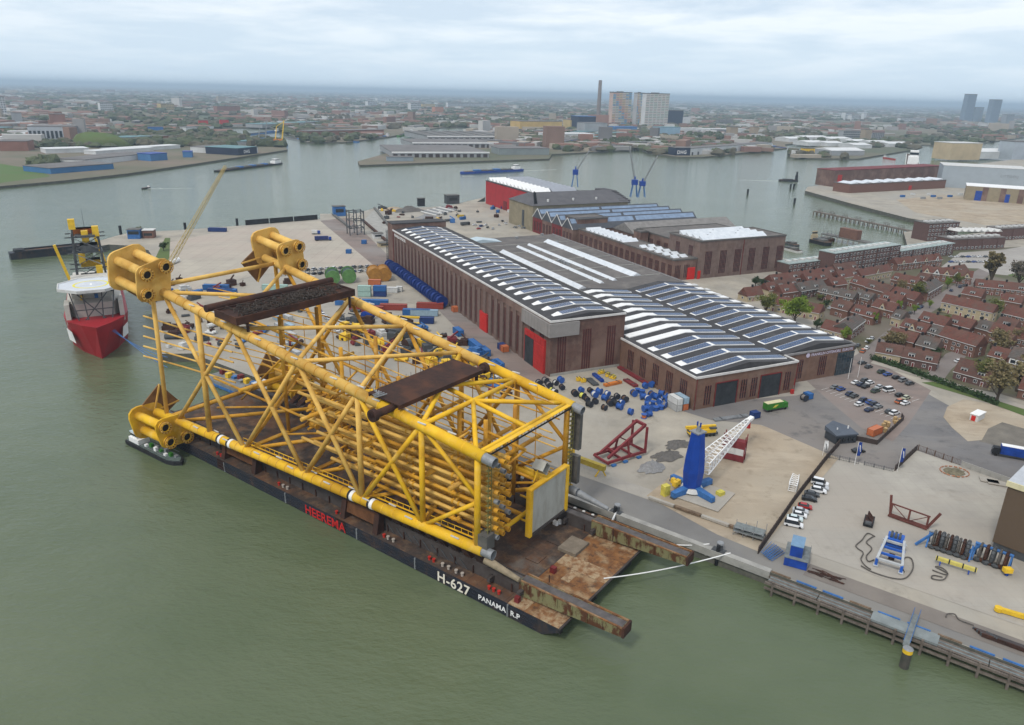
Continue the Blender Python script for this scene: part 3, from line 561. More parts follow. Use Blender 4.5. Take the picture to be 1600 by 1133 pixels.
# boat-landing panel hung on the end frame
M_PANEL = mat('grey_panel', (0.40, 0.40, 0.36), 0.8, 0.0, 0.4, col2=(0.30, 0.29, 0.25), thr=(0.4, 0.7), stretch=(1, 1, 0.35))
pn = MB().box(22.3, 22.8, -38.6, -22.4, 9.2, 22.0).build('end_panel', M_PANEL, jk)
for v in (21.9, 39.0): MB().box(21.9, 23.4, -v - 0.55, -v + 0.55, 8.6, 22.4).build('panel_post', M_YA, pn)
MB().box(22.0, 23.6, -39.5, -21.4, 22.0, 22.5).build('panel_rail', M_YA, pn); MB().box(22.0, 23.6, -39.5, -21.4, 8.4, 9.1).build('panel_rail', M_SKID, pn)
for v in (23, 31, 38): 
    for z in (12, 19): member((22.9, v, z), (26.4, v, z), 0.3, M_YA, 'panel_strut', 6)
MB().pipe(BP(22.5, 29, 25.5), BP(26, 29, 25.5), 1.9, 0.16, 4).build('sump_box', M_PANEL, jk)
member((24, 25, 22.4), (24.4, 28, 25.5), 0.2, M_YA, 'panel_strut', 6); member((24, 33, 22.4), (24.4, 30, 25.5), 0.2, M_YA, 'panel_strut', 6)
member((25.5, 44, 12.5), (24.0, 44, 12.5), 1.4, M_YA, 'leg', 16); MB().tube(BP(23.8, 44.2, 12.3), BP(12.0, 44.8, 10.0), 1.2, 16, 0.55).build('pile_tip', M_STEEL, jk)
MB().tube(BP(23.5, 5, 10.4), BP(13.5, 5.3, 8.8), 1.1, 16, 0.6).build('pile_tip', mat('pile_tan', (0.26, 0.21, 0.14), 0.85, 0.2, 0.7), jk)
# skid cradles between leg and skidway
for k in range(30):
    for f, vs in ((NA, 7.6), (ND, 41.2)):
        q = f(k / 29 * 0.95)
        MB().hexa([BP(q[0] + 1.2, vs + 1.2, ZD + 3.54), BP(q[0] - 1.2, vs + 1.2, ZD + 3.54), BP(q[0] - 1.2, vs - 1.2, ZD + 3.54), BP(q[0] + 1.2, vs - 1.2, ZD + 3.54), BP(q[0] + 0.9, q[1] + 0.9, ZA - 0.8), BP(q[0] - 0.9, q[1] + 0.9, ZA - 0.8), BP(q[0] - 0.9, q[1] - 0.9, ZA - 0.8), BP(q[0] + 0.9, q[1] - 0.9, ZA - 0.8)]).build('cradle', M_RUST, jk)
# pile sleeve clusters at the wide end
def rounded(pts, z0, z1): return pts
fin = MB()
for k in range(12):
    a = 2 * math.pi * k / 12; c, s_ = math.cos(a), math.sin(a); d_ = (-s_ * 0.13, c * 0.13)
    fin.add([(-0.15, c * 1.4 - d_[0], s_ * 1.4 - d_[1]), (-0.15, c * 1.4 + d_[0], s_ * 1.4 + d_[1]), (-0.15, c * 2.1 + d_[0], s_ * 2.1 + d_[1]), (-0.15, c * 2.1 - d_[0], s_ * 2.1 - d_[1]),
             (1.5, c * 1.4 - d_[0], s_ * 1.4 - d_[1]), (1.5, c * 1.4 + d_[0], s_ * 1.4 + d_[1]), (1.5, c * 1.6 + d_[0], s_ * 1.6 + d_[1]), (1.5, c * 1.6 - d_[0], s_ * 1.6 - d_[1])],
            [(3, 2, 1, 0), (4, 5, 6, 7), (0, 1, 5, 4), (1, 2, 6, 5), (2, 3, 7, 6), (3, 0, 4, 7)])
finm = fin.mesh('guide_fins', M_YB)
M_SHADE = mat('sleeve_shade_disc', (0.015, 0.012, 0.01), 0.9, 0.2, 0.5)  # near-black disc colour stands in for the shade inside each sleeve mouth
for f, offs in ((NA, ((-5.6, 0.2), (-4.6, -5.4), (1.2, -5.6))), (NB, ((-5.8, 0.6), (-5.2, 6.8), (1.0, 8.2))), (NC, ((-0.8, 6.6), (5.2, 7.2), (5.8, 0.6))), (ND, ((5.6, 0.2), (4.6, -5.4), (-1.2, -5.6)))):
    b0, b1 = f(1.0), f(1.1); d = Vector(b1) - Vector(b0); d = d / d[0]       # per metre of u
    base = Vector(f(0.997))
    allp = [(0, 0)] + list(offs); cxv = sum(p[0] for p in allp) / 4; czv = sum(p[1] for p in allp) / 4
    for du, th in ((0.0, 0.5), (14.0, 0.9)):
        c0 = base + d * du; hull = []
        order = sorted(allp, key=lambda p: math.atan2(p[1] - czv, p[0] - cxv)); R_ = 2.5 if du == 0 else 3.1
        poly = []
        nP = len(order)
        for i in range(nP):
            p = order[i]; pa = order[i - 1]; pb = order[(i + 1) % nP]
            n0 = math.atan2(-(p[0] - pa[0]), (p[1] - pa[1])); n1 = math.atan2(-(pb[0] - p[0]), (pb[1] - p[1]))
            while n1 < n0 - 1e-6: n1 += 2 * math.pi
            if n1 - n0 > math.pi: n1 = n0
            for k in range(4):
                a = n0 + (n1 - n0) * k / 3; poly.append((p[0] + R_ * math.cos(a), p[1] + R_ * math.sin(a)))
        n = len(poly)
        vs_ = [BP(c0[0], c0[1] + p[0], c0[2] + p[1]) for p in poly] + [BP(c0[0] + th, c0[1] + p[0], c0[2] + p[1]) for p in poly]
        MB().add(vs_, [tuple(range(n)), tuple(range(2 * n - 1, n - 1, -1))] + [(i, n + i, n + (i + 1) % n, (i + 1) % n) for i in range(n)]).build('sleeve_plate', M_YB if f in (NB, NC) else M_YA, jk)
    for o_ in offs:
        s0 = base + Vector((-2.0, o_[0], o_[1])); s1 = base + d * 14.3 + Vector((0, o_[0], o_[1]))
        sl = MB().pipe(BP(*s0), BP(*s1), 1.45, 0.22, 20).build('pile_sleeve', M_YB if f in (NB, NC) else M_YA, jk); smooth_tube(sl.data)
        put(finm, 'guide_fins', sl, BP(*(s0 + Vector((-0.2, 0, 0))))); 
        MB().tube(BP(*(s0 + Vector((0.5, 0, 0)))), BP(*(s0 + Vector((0.9, 0, 0)))), 1.3, 16).build('sleeve_shade_disc', M_SHADE, sl); MB().pipe(BP(*(s0 + Vector((0.5, 0, 0)))), BP(*(s0 + Vector((0.6, 0, 0)))), 2.1, 0.75, 20).build('funnel_back', MATS.get('funnel_brown') or mat('funnel_brown', (0.30, 0.13, 0.02), 0.8, 0.2, 0.5), sl); MB().pipe(BP(*(s0 + Vector((-0.3, 0, 0)))), BP(*(s0 + Vector((0.05, 0, 0)))), 2.15, 0.12, 20).build('funnel_rim', M_YO, sl)
    # mudmat with stiffeners facing inwards
    sg = -1 if f in (NA, NB) else 1; up = 1 if f in (NA, ND) else -1
    c1 = base + d * 14.0
    a0 = (c1[0] + 0.3, c1[1] - sg * 0.5, c1[2] + up * 2); 
    mm_ = MB().add([BP(c1[0] + 0.2, c1[1] + sg * 4, c1[2] + up * 3), BP(c1[0] + 0.2, c1[1] - sg * 3, c1[2] + up * 9.0), BP(c1[0] + 0.2, c1[1] - sg * 9, c1[2] + up * 1.0), BP(c1[0] + 0.2, c1[1] - sg * 3, c1[2] - up * 3),
                    BP(c1[0] + 0.7, c1[1] + sg * 4, c1[2] + up * 3), BP(c1[0] + 0.7, c1[1] - sg * 3, c1[2] + up * 9.0), BP(c1[0] + 0.7, c1[1] - sg * 9, c1[2] + up * 1.0), BP(c1[0] + 0.7, c1[1] - sg * 3, c1[2] - up * 3)],
                   [(3, 2, 1, 0), (4, 5, 6, 7), (0, 1, 5, 4), (1, 2, 6, 5), (2, 3, 7, 6), (3, 0, 4, 7)]).build('mudmat', mat('mudmat_brown', (0.20, 0.10, 0.035), 0.85, 0.25, 0.4) if 'mudmat_brown' not in MATS else MATS['mudmat_brown'], jk)
    for q in ((4, 3), (-3, 9), (-9, 1)):
        MB().beam(BP(c1[0], c1[1], c1[2]), BP(c1[0], c1[1] + sg * q[0], c1[2] + up * q[1]), 0.5, 0.5).build('mudmat_rib', M_YB, mm_)
# rusty platforms lying across the top legs
def platform(name, label, u0, u1, v0, v1, z, slope, ropes):
    t_ = thing(name, label, 'platform', (BO[0], BO[1], 0), BAN)
    zz = lambda u: z + slope * (u - u0)
    MB().hexa([BP(u1, v0, zz(u1)), BP(u0, v0, zz(u0)), BP(u0, v1, zz(u0)), BP(u1, v1, zz(u1)), BP(u1, v0, zz(u1) + 0.35), BP(u0, v0, zz(u0) + 0.35), BP(u0, v1, zz(u0) + 0.35), BP(u1, v1, zz(u1) + 0.35)][::1]).build('deck_plate', M_RUST, t_)
    return t_, zz
pf, zz = platform('rope_platform', 'narrow rusty platform heaped with dark ropes across the upper jacket legs', 107.5, 118, -1.0, 42, 55.6, 0.06, True)
for u in (107.5, 117.7): MB().hexa([BP(u + 0.3, -1.6, zz(u) - 1.2), BP(u, -1.6, zz(u) - 1.2), BP(u, 42.1, zz(u) - 1.2), BP(u + 0.3, 42.1, zz(u) - 1.2), BP(u + 0.3, -1.6, zz(u) + 1.0), BP(u, -1.6, zz(u) + 1.0), BP(u, 42.1, zz(u) + 1.0), BP(u + 0.3, 42.1, zz(u) + 1.0)]).build('side_girder', M_RUST, pf)
for v in (-1.5, 41.7): MB().hexa([BP(117.9, v, zz(118) - 1.2), BP(107.5, v, zz(107.5) - 1.2), BP(107.5, v + 0.3, zz(107.5) - 1.2), BP(117.9, v + 0.3, zz(118) - 1.2), BP(117.9, v, zz(118) + 1), BP(107.5, v, zz(107.5) + 1), BP(107.5, v + 0.3, zz(107.5) + 1), BP(117.9, v + 0.3, zz(118) + 1)]).build('end_girder', M_RUST, pf)
for v in (2.5, 40.5):
    for u in (108.5, 117): MB().beam(BP(u, v, zz(u) - 5.2), BP(u, v, zz(u) - 0.9), 0.6).build('support_post', M_RUST, pf)
MB().tube(BP(121.5, -2, zz(118) + 0.6), BP(121.5, 44.5, zz(118) + 0.6), 1.1, 14).build('drive_shaft', M_RUST, pf)
for k in range(4): MB().beam(BP(121, 4 + 10 * k, zz(118) + 0.2), BP(117, 4 + 10 * k, zz(117) - 0.6), 0.7).build('shaft_bracket', M_RUST, pf)
rp_ = MB(); rr = random.Random(3); M_ROPE = mat('dark_rope', (0.055, 0.042, 0.034), 0.95, 0.4, 1.5)
for k in range(105):
    v = rr.uniform(0, 37); u = rr.uniform(108.5, 116.4); pts = []
    for s_ in range(9):
        pts.append(BP(min(117.2, max(108, u + 1.7 * math.sin(s_ * 0.9 + k))), min(41.2, max(-1, v + s_ * 0.7 + rr.uniform(-0.3, 0.3))), zz(u) + 0.5 + rr.uniform(0, 1.0)))
    rp_.path(pts, 0.14, 5)
stuff(rp_.build('coiled_ropes', M_ROPE, pf))
pf, zz = platform('rusty_walkway', 'plain brown rusty platform nearest the bow lying across the upper jacket legs', 49.5, 60.5, 3.2, 36.0, 44.2, 0.06, False)
MB().tube(BP(52.3, -3.5, 43.2), BP(52.3, 41, 43.2), 1.0, 14).build('pivot_tube', M_RUST, pf)
for v in (-3.5, 39.5): MB().tube(BP(52.3, v, 43.2), BP(52.3, v + 1.2, 43.2), 1.6, 16).build('pivot_flange', M_RUST, pf)
for k in range(18):
    v = 3.6 + 1.85 * k; MB().beam(BP(60.2, v, zz(60.2) + 0.3), BP(60.2, v, zz(60.2) + 1.5), 0.07).build('rail_post', M_RUST, pf)
for u in (49.8, 60.2): MB().box(u - 0.2, u + 0.2, -36.0, -3.2, zz(u) - 0.9, zz(u) - 0.02).build('edge_girder', M_RUST, pf)
for k in range(6): MB().beam(BP(57 + 0.8 * (k % 3), 2 + k * 0.5, zz(57) + 0.4), BP(55 + k, 4.5, zz(57) + 1.2), 0.25).build('loose_clamp', M_STEEL, pf)
for v in (4.6, 35): MB().beam(BP(51, v, 41.0), BP(51, v, 44.2), 0.7).build('support_post', M_RUST, pf)
# ================================================================ yard halls (built in the hall frame, z = 0 at ground)
M_BRICK = mat('brown_brick', (0.165, 0.098, 0.078), 0.9, 0.0, 0.35, col2=(0.105, 0.062, 0.052), bump=0.2, col3=(0.20, 0.13, 0.105), detail=8)
M_BRICKT = mat('tan_brick', (0.20, 0.12, 0.085), 0.9, 0.0, 0.5, col2=(0.135, 0.078, 0.058), bump=0.2, detail=8)
M_PIL = mat('pilaster_brick', (0.19, 0.135, 0.115), 0.9, 0.0, 0.4, col2=(0.13, 0.09, 0.078), bump=0.2, detail=8)
M_SLIT = mat('oxide_red_frame', (0.115, 0.026, 0.026), 0.75, 0.25, 0.5)
M_BITU = mat('dark_bitumen', (0.062, 0.06, 0.063), 0.92, 0.0, 0.12, col2=(0.042, 0.041, 0.044), detail=8)
M_GRAVR = mat('grey_bitumen', (0.15, 0.135, 0.125), 0.95, 0.0, 0.1, col2=(0.095, 0.088, 0.085), detail=8)
M_PV = mat('solar_cells', (0.035, 0.075, 0.17), 0.22, 0.2, 0.3, spec=0.6)
M_SKYL = mat('skylight_panel', (0.68, 0.71, 0.74), 0.4, 0.0, 0.3, col2=(0.52, 0.56, 0.60))
M_TRIM = mat('parapet_trim', (0.60, 0.59, 0.57), 0.7, 0.1, 0.4)
M_CLAD = mat('grey_cladding', (0.26, 0.245, 0.235), 0.7, 0.08, 0.3); stripes(M_CLAD, 1, 3.0, 0.12, (0.12, 0.11, 0.105))
for b_ in (M_BRICK, M_BRICKT, M_PIL): stain(b_, 0.35, 0.52, 0.66, (0.085, 0.06, 0.052), 0.6, (1, 1, 0.15)); stain(b_, 0.1, 0.5, 0.64, (0.23, 0.165, 0.135), 0.5)
stain(M_GRAVR, 0.12, 0.5, 0.64, (0.20, 0.185, 0.17), 0.6); stain(M_BITU, 0.1, 0.52, 0.66, (0.10, 0.097, 0.095), 0.6)
def hall(name, label, cat_='building'): return thing(name, label, cat_, (HO[0], HO[1], 4.0), HAN)
def slit_mesh(n, h, wd=0.62, gap=0.52):
    m = MB(); L = n * wd + (n - 1) * gap
    for i in range(n):
        x = -L / 2 + i * (wd + gap); m.cur = 0; m.box(x, x + wd, -0.18, 0.1, 0, h); m.cur = 1
        k = max(2, int(h / 2.6))
        for j in range(k): m.box(x + 0.12, x + wd - 0.12, -0.2, 0.0, 0.15 + j * h / k, (j + 1) * h / k - 0.15)
    return m.mesh('window', [M_SLIT, M_GLASS])
SL4T = slit_mesh(4, 18.0); SL4L = slit_mesh(4, 8.6); SL3L = slit_mesh(3, 8.0); SL4M = slit_mesh(4, 13.0); M_SLITD = mat('dull_maroon_glazing', (0.07, 0.032, 0.03), 0.5, 0.2, 0.6)
_gl = M_GLASS; M_GLASS = M_SLITD; SL2 = slit_mesh(2, 17.0, 1.0, 0.7); SL4T = slit_mesh(4, 18.0); M_GLASS = _gl
def solar(name, x0, x1, zf, y, wd, parent, n=9):
    """array of modules on a sloping strip: zf(x) is the strip surface"""
    m = MB(); 
    for i in range(n):
        for j in range(2):
            a = x0 + (x1 - x0) * i / n + 0.10; b_ = x0 + (x1 - x0) * (i + 1) / n - 0.10
            c = y - wd / 2 + j * wd / 2 + 0.12; d = y - wd / 2 + (j + 1) * wd / 2 - 0.12
            m.add([(a, c, zf(a)), (b_, c, zf(b_)), (b_, d, zf(b_)), (a, d, zf(a)), (a, c, zf(a) + 0.1), (b_, c, zf(b_) + 0.1), (b_, d, zf(b_) + 0.1), (a, d, zf(a) + 0.1)], [(0, 1, 5, 4), (1, 2, 6, 5), (2, 3, 7, 6), (3, 0, 4, 7), (4, 5, 6, 7)])
    return m.build(name, M_PV, parent)
def strip(parent, pts, y, wd, arrays, roofz, taper=True):
    """raised white rooflight strip along x following pts (x, z); arrays = list of (x0, x1, modules)"""
    def zf(x):
        for (xa, za), (xb, zb) in zip(pts, pts[1:]):
            if xa <= x <= xb + 1e-6: return za + (zb - za) * (x - xa) / (xb - xa) + 0.02
        return pts[-1][1]
    m = MB(); n = len(pts); P = []
    for i, (x, z) in enumerate(pts):
        h = wd / 2 * (0.35 if taper and i == 0 else 1.0)
        P += [(x, y - h, z - 0.5), (x, y + h, z - 0.5), (x, y + h, z), (x, y - h, z)]
    F = []
    for i in range(n - 1):
        a, b_ = 4 * i, 4 * i + 4; F += [(a + 3, b_ + 3, b_ + 2, a + 2), (a, b_, b_ + 3, a + 3), (a + 2, b_ + 2, b_ + 1, a + 1)]
    F += [(0, 3, 2, 1), (4 * n - 4, 4 * n - 3, 4 * n - 2, 4 * n - 1)]
    s_ = m.add(P, F).build('rooflight_strip', M_WHITE, parent)
    for x0, x1, k in arrays: solar('solar_array', x0, x1, lambda x: zf(x) + 0.05, y, wd * 0.88, s_, k)
    return s_
# ---- tall assembly hall
th = hall('assembly_hall', 'tall long brown brick hall with rows of curved white rooflights and solar panels')
TX, TY0, TY1, TH = 36.5, 2.5, 231.0, 24.0
MB().box(0, TX, TY0, TY1, 0, TH).build('wall', M_BRICK, th)
rf = MB().box(-0.35, TX + 0.35, TY0 - 0.3, TY1, TH, TH + 0.5).build('roof', M_BITU, th)
def vault(parent, pts, y0, y1, material):
    n = len(pts); pts = [(x, z + (0.2 if 0 < i < len(pts) - 1 else 0)) for i, (x, z) in enumerate(pts)]; P = [(x, y0, z) for x, z in pts] + [(x, y1, z) for x, z in pts]
    return MB().add(P, [(i, i + 1, n + i + 1, n + i) for i in range(n - 1)] + [tuple(range(n - 1, -1, -1)), tuple(range(n, 2 * n))]).build('roof_slope', material, parent)
vault(rf, [(0.2, TH + 0.52), (7.0, TH + 1.45), (18.5, TH + 2.45), (29.5, TH + 1.55), (TX - 0.2, TH + 0.52)], TY0 + 0.2, TY1 - 0.1, M_BITU)
for a in ((-0.6, -0.1, TY0 - 0.5, TY1), (TX + 0.1, TX + 0.6, TY0 - 0.5, TY1), (-0.1, TX + 0.1, TY0 - 0.55, TY0 - 0.05)): MB().box(*a, TH + 0.1, TH + 0.95).build('parapet', M_TRIM if a[0] < 0 else M_CONCD, rf)
for k in range(24):
    y = 8.5 + k * 9.35
    strip(rf, [(2.2, TH + 0.75), (7.0, TH + 1.9), (18.5, TH + 2.9), (29.5, TH + 2.0), (34.5, TH + 0.7)], y, 4.5, ((7.4, 18.0, 9), (19.2, 29.0, 9)), TH + 0.45)
pil = MB().box(-0.5, 0.05, -1.7, 1.7, 0, TH - 3.2).mesh('pilaster', M_PIL)
for k in range(29):
    y = 30 + k * 7.05; put(pil, 'pilaster', th, (0, y, 0))
    if k < 28 and abs(y + 3.5 - 72) > 6: put(SL2, 'window', th, (0.02, y + 3.52, 1.6), -math.pi / 2)
MB().box(-0.55, 0, TY0, TY1, TH - 3.2, TH - 0.2).build('brick_band', M_BRICK, th)
# big corner door, smaller side door
d = MB().box(-0.75, 0.3, 6.2, 25.6, 0, 15.2).build('door_frame', M_RED, th); 
for k in range(9): MB().box(-1.0, -0.72, 6.4, 15.8, 0.1 + k * 1.32, 1.34 + k * 1.32).build('door_panel', M_RED, d)
MB().box(-0.85, -0.74, 16.4, 25.0, 0.0, 12.4).build('door_shade_panel', mat('interior_shade', (0.035, 0.04, 0.045), 0.9, 0.3, 0.3), d)  # solid dark panel: indoor shade of the open door half put into its colour
for k in range(6): MB().box(-1.0, -0.74, 6.4 + k * 3.1, 9.2 + k * 3.1, 12.8, 15.0).build('door_panel', M_RED, d)
d = MB().box(-0.75, 0.2, 68, 77.5, 0, 9.6).build('side_door', M_RED, th)
for k in range(6): MB().box(-0.95, -0.72, 68.5, 77.0, 0.1 + k * 1.56, 1.6 + k * 1.56).build('door_panel', mat('bright_red_door', (0.52, 0.02, 0.016), 0.55, 0.1, 0.4) if 'bright_red_door' not in MATS else MATS['bright_red_door'], d)
MB().box(-1.2, 13, 1.2, 3.0, TH - 6.2, TH - 0.3).build('corner_cladding', M_CLAD, th); MB().box(-1.3, -0.05, 3.0, 28, TH - 6.2, TH - 0.3).build('corner_cladding', M_CLAD, th)
for k in range(2): put(SL3L, 'window', th, (-0.35, 10 + k * 9, 15.8), -math.pi / 2).scale = (1, 1, 0.3)
for k in range(3): put(SL4T, 'window', th, (5.5 + k * 12.2, TY0 + 0.02, 1.5), 0)
MB().box(0.5, TX, TY0 - 0.2, TY0 + 0.1, 0, 1.2).build('plinth', M_CONC, th)
# tower block at the far end
MB().box(-0.5, TX + 1.5, TY1 + 0.01, TY1 + 11, 0, TH + 4.4).build('end_block', M_BRICK, th); MB().box(-0.9, TX + 1.9, TY1 - 0.3, TY1 + 11.4, TH + 4.4, TH + 4.9).build('end_block_roof', M_BITU, th)
MB().tube((-0.9, TY1 - 3, 0), (-0.9, TY1 - 3, TH), 0.22, 6).build('downpipe', M_DKRED, th)
letters('FRANKLIN OFFSHORE', 2.5, 0, 0, M_WHITE, th, 'wall_lettering', 1.0, Matrix(((0, 0, -1, -0.7), (-1, 0, 0, TY1 - 5), (0, 1, 0, TH - 2.7), (0, 0, 0, 1))))
# ---- low production hall
lh = hall('production_hall', 'wide low brick hall with black roof full of solar strips beside the car park')
LH = 13.0; XE = 127.0
wall = [(35, -50), (86, -50), (86, -42.5), (XE, -42.5), (XE, 240), (TX + 0.62, 240), (TX + 0.62, 2.0), (35, 2.0)]
MB().prism([(x, y) for x, y in wall], 0, LH).build('wall', M_BRICKT, lh)
rf = MB().prism([(35, -50), (86, -50), (86, -42.5), (XE, -42.5), (XE, 76), (TX + 0.7, 76), (TX + 0.7, 1.9), (35, 1.9)], LH + 0.004, LH + 0.3).build('roof', M_BITU, lh)
rf2 = MB().box(TX + 0.7, XE, 76.02, 239.5, LH + 0.004, LH + 0.22).build('flat_roof', M_GRAVR, lh)
for a in ((34.6, 86.4, -50.4, -49.9), (34.6, 35.1, -50, 2), (85.9, 86.4, -50, -42.5), (86.3, XE + 0.4, -42.9, -42.4), (XE - 0.1, XE + 0.4, -42.4, 240)): MB().box(*a, LH - 0.1, LH + 0.75).build('parapet', M_TRIM if a[1] < XE else mat('grey_parapet', (0.25, 0.24, 0.24), 0.8, 0.15, 0.3), rf)
vault(rf, [(35.6, LH + 0.31), (39.6, LH + 0.4), (61, LH + 2.95), (84.4, LH + 0.5)], -49.4, 1.9, M_BITU)
vault(rf, [(TX + 0.8, LH + 0.31), (61, LH + 2.95), (84.4, LH + 0.5)], 1.95, 75.9, M_BITU)
vault(rf, [(87.1, LH + 0.5), (107, LH + 2.95), (126.4, LH + 0.9)], -42.0, 75.9, M_BITU)
MB().box(84.5, 87, -40, 76, LH + 0.3, LH + 0.5).build('roof_gutter', M_BITU, rf)
for k in range(13):
    y = -44.5 + k * 9.45; two = k < 4
    pts = [(37.5 if two else 38.5, LH + 0.5), (39.6, LH + 0.8), (61, LH + 3.4), (83.5, LH + 1.0)]
    arr = ((40.5, 60.2, 15), (62, 83, 15)) if two else ((66.5, 83, 12),)
    if not two: pts = [(38.2, LH + 0.8), (61, LH + 3.4), (83.5, LH + 1.0)]
    strip(rf, pts, y, 4.4, arr, LH + 0.28, taper=False)
    if k > 0: strip(rf, [(88.0, LH + 0.7), (107, LH + 3.4), (124.8, LH + 1.6)], y - 1.0, 4.4, ((88.7, 106.3, 14), (107.7, 119.6, 10)), LH + 0.28, taper=False)
for x, y in ((124.5, 55), (124.8, 66), (123, 44)): MB().box(x - 1, x + 1.2, y - 1.6, y + 1.6, LH + 0.3, LH + 2).build('air_unit', M_WHITED, rf)
# rooflights of the flat middle roof
for x0, x1, y0, y1, h, mt in ((60, 66.5, 84, 190, 1.9, M_SKYL), (79, 82, 92, 203, 1.3, M_SKYL), (89.5, 92.5, 95, 207, 1.3, M_SKYL), (106, 113, 100, 214, 2.0, M_SKYL), (48, 78, 224, 236, 2.4, mat('pale_blue_glazing', (0.45, 0.55, 0.60), 0.4, 0.08, 0.4))):
    g_ = MB().gable(x0, x1, y0, y1, LH + 0.2, LH + 0.2 + h, 0, 'y').build('ridge_rooflight', mt, rf2)
    for k in range(int((y1 - y0) / 9)): MB().box(x0, x1, y0 + 4.5 + k * 9, y0 + 4.62 + k * 9, LH + 0.2, LH + 0.3).build('glazing_bar', M_CONCD, g_)
for y in (100, 128, 156, 184, 210): MB().box(46, 126, y, y + 0.5, LH + 0.2, LH + 0.55).build('expansion_joint', M_CONC, rf2)
for k, (x, y) in enumerate(((84, 150), (84.5, 143), (85, 147), (84.5, 139), (116, 236), (112, 205), (92, 230))): MB().box(x, x + 1.6, y, y + 2.4, LH + 0.2, LH + 1.7).build('air_unit', M_STEEL, rf2)
# front: doorways, slit windows, glass corner
for x0, x1 in ((45, 55.5), (67.5, 78)):
    o = MB().box(x0, x1, -50.12, -49.9, 0, 9.6).build('doorway_shade', MATS['interior_shade'], lh)  # closed flat panel, its dark colour paints the shade within the doorway
    for x in (x0 - 0.35, x1): MB().box(x, x + 0.35, -50.3, -49.9, 0, 9.9).build('door_post', M_DKRED, o)
    MB().box(x0, x1, -50.32, -49.9, 9.6, 10.0).build('door_lintel', M_DKRED, o)
for x in (41.2, 59.0, 64.2, 81.8): put(SL3L, 'window', lh, (x, -49.95, 1.4))
for x in (95.5, 109.0): put(SL4L, 'window', lh, (x, -42.45, 1.6))
for k in range(5): put(SL4L, 'window', lh, (35.05, -43 + k * 9.2, 1.6), -math.pi / 2)
for k in range(24): put(SL3L, 'window', lh, (XE - 0.05, -36 + k * 11.2, 1.6), math.pi / 2)
for x in (35.3, 86.2): MB().tube((x, -50.3, 0), (x, -50.3, LH), 0.14, 6).build('downpipe', M_DKRED, lh)
gl = MB().box(117.5, XE + 0.25, -42.85, -30, 0.0, 10.4).build('glass_corner', mat('blue_black_glass', (0.03, 0.05, 0.065), 0.08, 0.2, 0.3, spec=0.7), lh)
for k in range(6): MB().box(117.6 + k * 1.8, 117.75 + k * 1.8, -42.95, -42.8, 0, 10.4).build('mullion', M_DKSTEEL, gl)
for z in (2.6, 5.2, 7.8): MB().box(117.5, XE + 0.3, -42.94, -42.8, z, z + 0.14).build('mullion', M_DKSTEEL, gl)
M_SIGN = mat('sign_lettering', (0.55, 0.50, 0.62), 0.5, 0.1, 0.5)
letters('FRANKLIN OFFSHORE  EUROPE', 1.75, 0, 0, M_SIGN, lh, 'sign_lettering', 1.0, Matrix(((1, 0, 0, 101.5), (0, 0, -1, -42.62), (0, 1, 0, 11.0), (0, 0, 0, 1))))
sm = MB().tube((99.6, -42.6, 11.7), (99.6, -42.75, 11.7), 1.0, 16).build('sign_emblem', M_SIGN, lh)
# lamp boxes and red cabinets on the front wall
for x, y, s_ in ((83.5, -51.5, 1.2), (91, -44, 1.8)): tag(MB().box(x, x + s_, y - 0.5, y + 0.5, 0, s_ * 1.5).build('cabinet', M_RED, None, loc=(HO[0], HO[1], 4), rz=HAN), 'small red cabinet on the low hall front wall, %s the white roof notch' % ('left of' if x < 86 else 'right of'), 'cabinet')
# ---- long brick workshop with tooth rooflights
def brick_block(name, label, x0, x1, y0, y1, h, slit, faces='ws', step=9.0, mt=None):
    t_ = hall(name, label); MB().box(x0, x1, y0, y1, 0, h).build('wall', mt or M_BRICK, t_)
    r_ = MB().box(x0 - 0.3, x1 + 0.3, y0 - 0.3, y1 + 0.3, h, h + 0.4).build('roof', M_GRAVR, t_)
    for a in ((x0 - 0.4, x1 + 0.4, y0 - 0.4, y0), (x0 - 0.4, x1 + 0.4, y1, y1 + 0.4), (x0 - 0.4, x0, y0, y1), (x1, x1 + 0.4, y0, y1)): MB().box(*a, h + 0.4, h + 1.0).build('parapet', M_CONCD, r_)
    if 'w' in faces:
        for k in range(int((y1 - y0) / step)): put(slit, 'window', t_, (x0 + 0.05, y0 + step * (k + 0.5), 1.5), -math.pi / 2)
    if 's' in faces:
        for k in range(int((x1 - x0) / step)): put(slit, 'window', t_, (x0 + step * (k + 0.5), y0 + 0.05, 1.5), 0)
    return t_, r_
def tooth(parent, x0, x1, y, dy, z, h):   # wedge rooflight, sloping face to the south
    MB().add([(x0, y, z), (x1, y, z), (x1, y + dy, z), (x0, y + dy, z), (x0, y + dy, z + h), (x1, y + dy, z + h)], [(3, 2, 1, 0), (0, 1, 5, 4), (1, 2, 5), (0, 4, 3), (2, 3, 4, 5)]).build('tooth_rooflight', M_SKYL, parent)
wk, r_ = brick_block('workshop', 'long brown workshop with white wedge rooflights along the road behind the low hall', 157, 175.5, 128, 252, 13.2, SL4L, 'ws', 7.2)
for k in range(9): tooth(r_, 159.5, 173, 192 + k * 6.2, 3.6, 13.6, 2.0)
for k in range(5):
    for x in (161, 168): tooth(r_, x, x + 5, 134 + k * 9, 3.6, 13.6, 1.5)
MB().box(168.5, 174.5, 127.5, 128.1, 0, 8.0).build('roller_door', MATS['bright_red_door'], wk)
bb, r_ = brick_block('machine_hall', 'big square brown brick hall with rows of white rooflights near the harbour basin', 176.0, 250, 127, 160, 24.5, SL4M, '', 9.0, M_PIL)
SL5 = slit_mesh(5, 15.5)
for k in range(6): put(SL5, 'window', bb, (184 + k * 12.4, 127.03, 2.5))
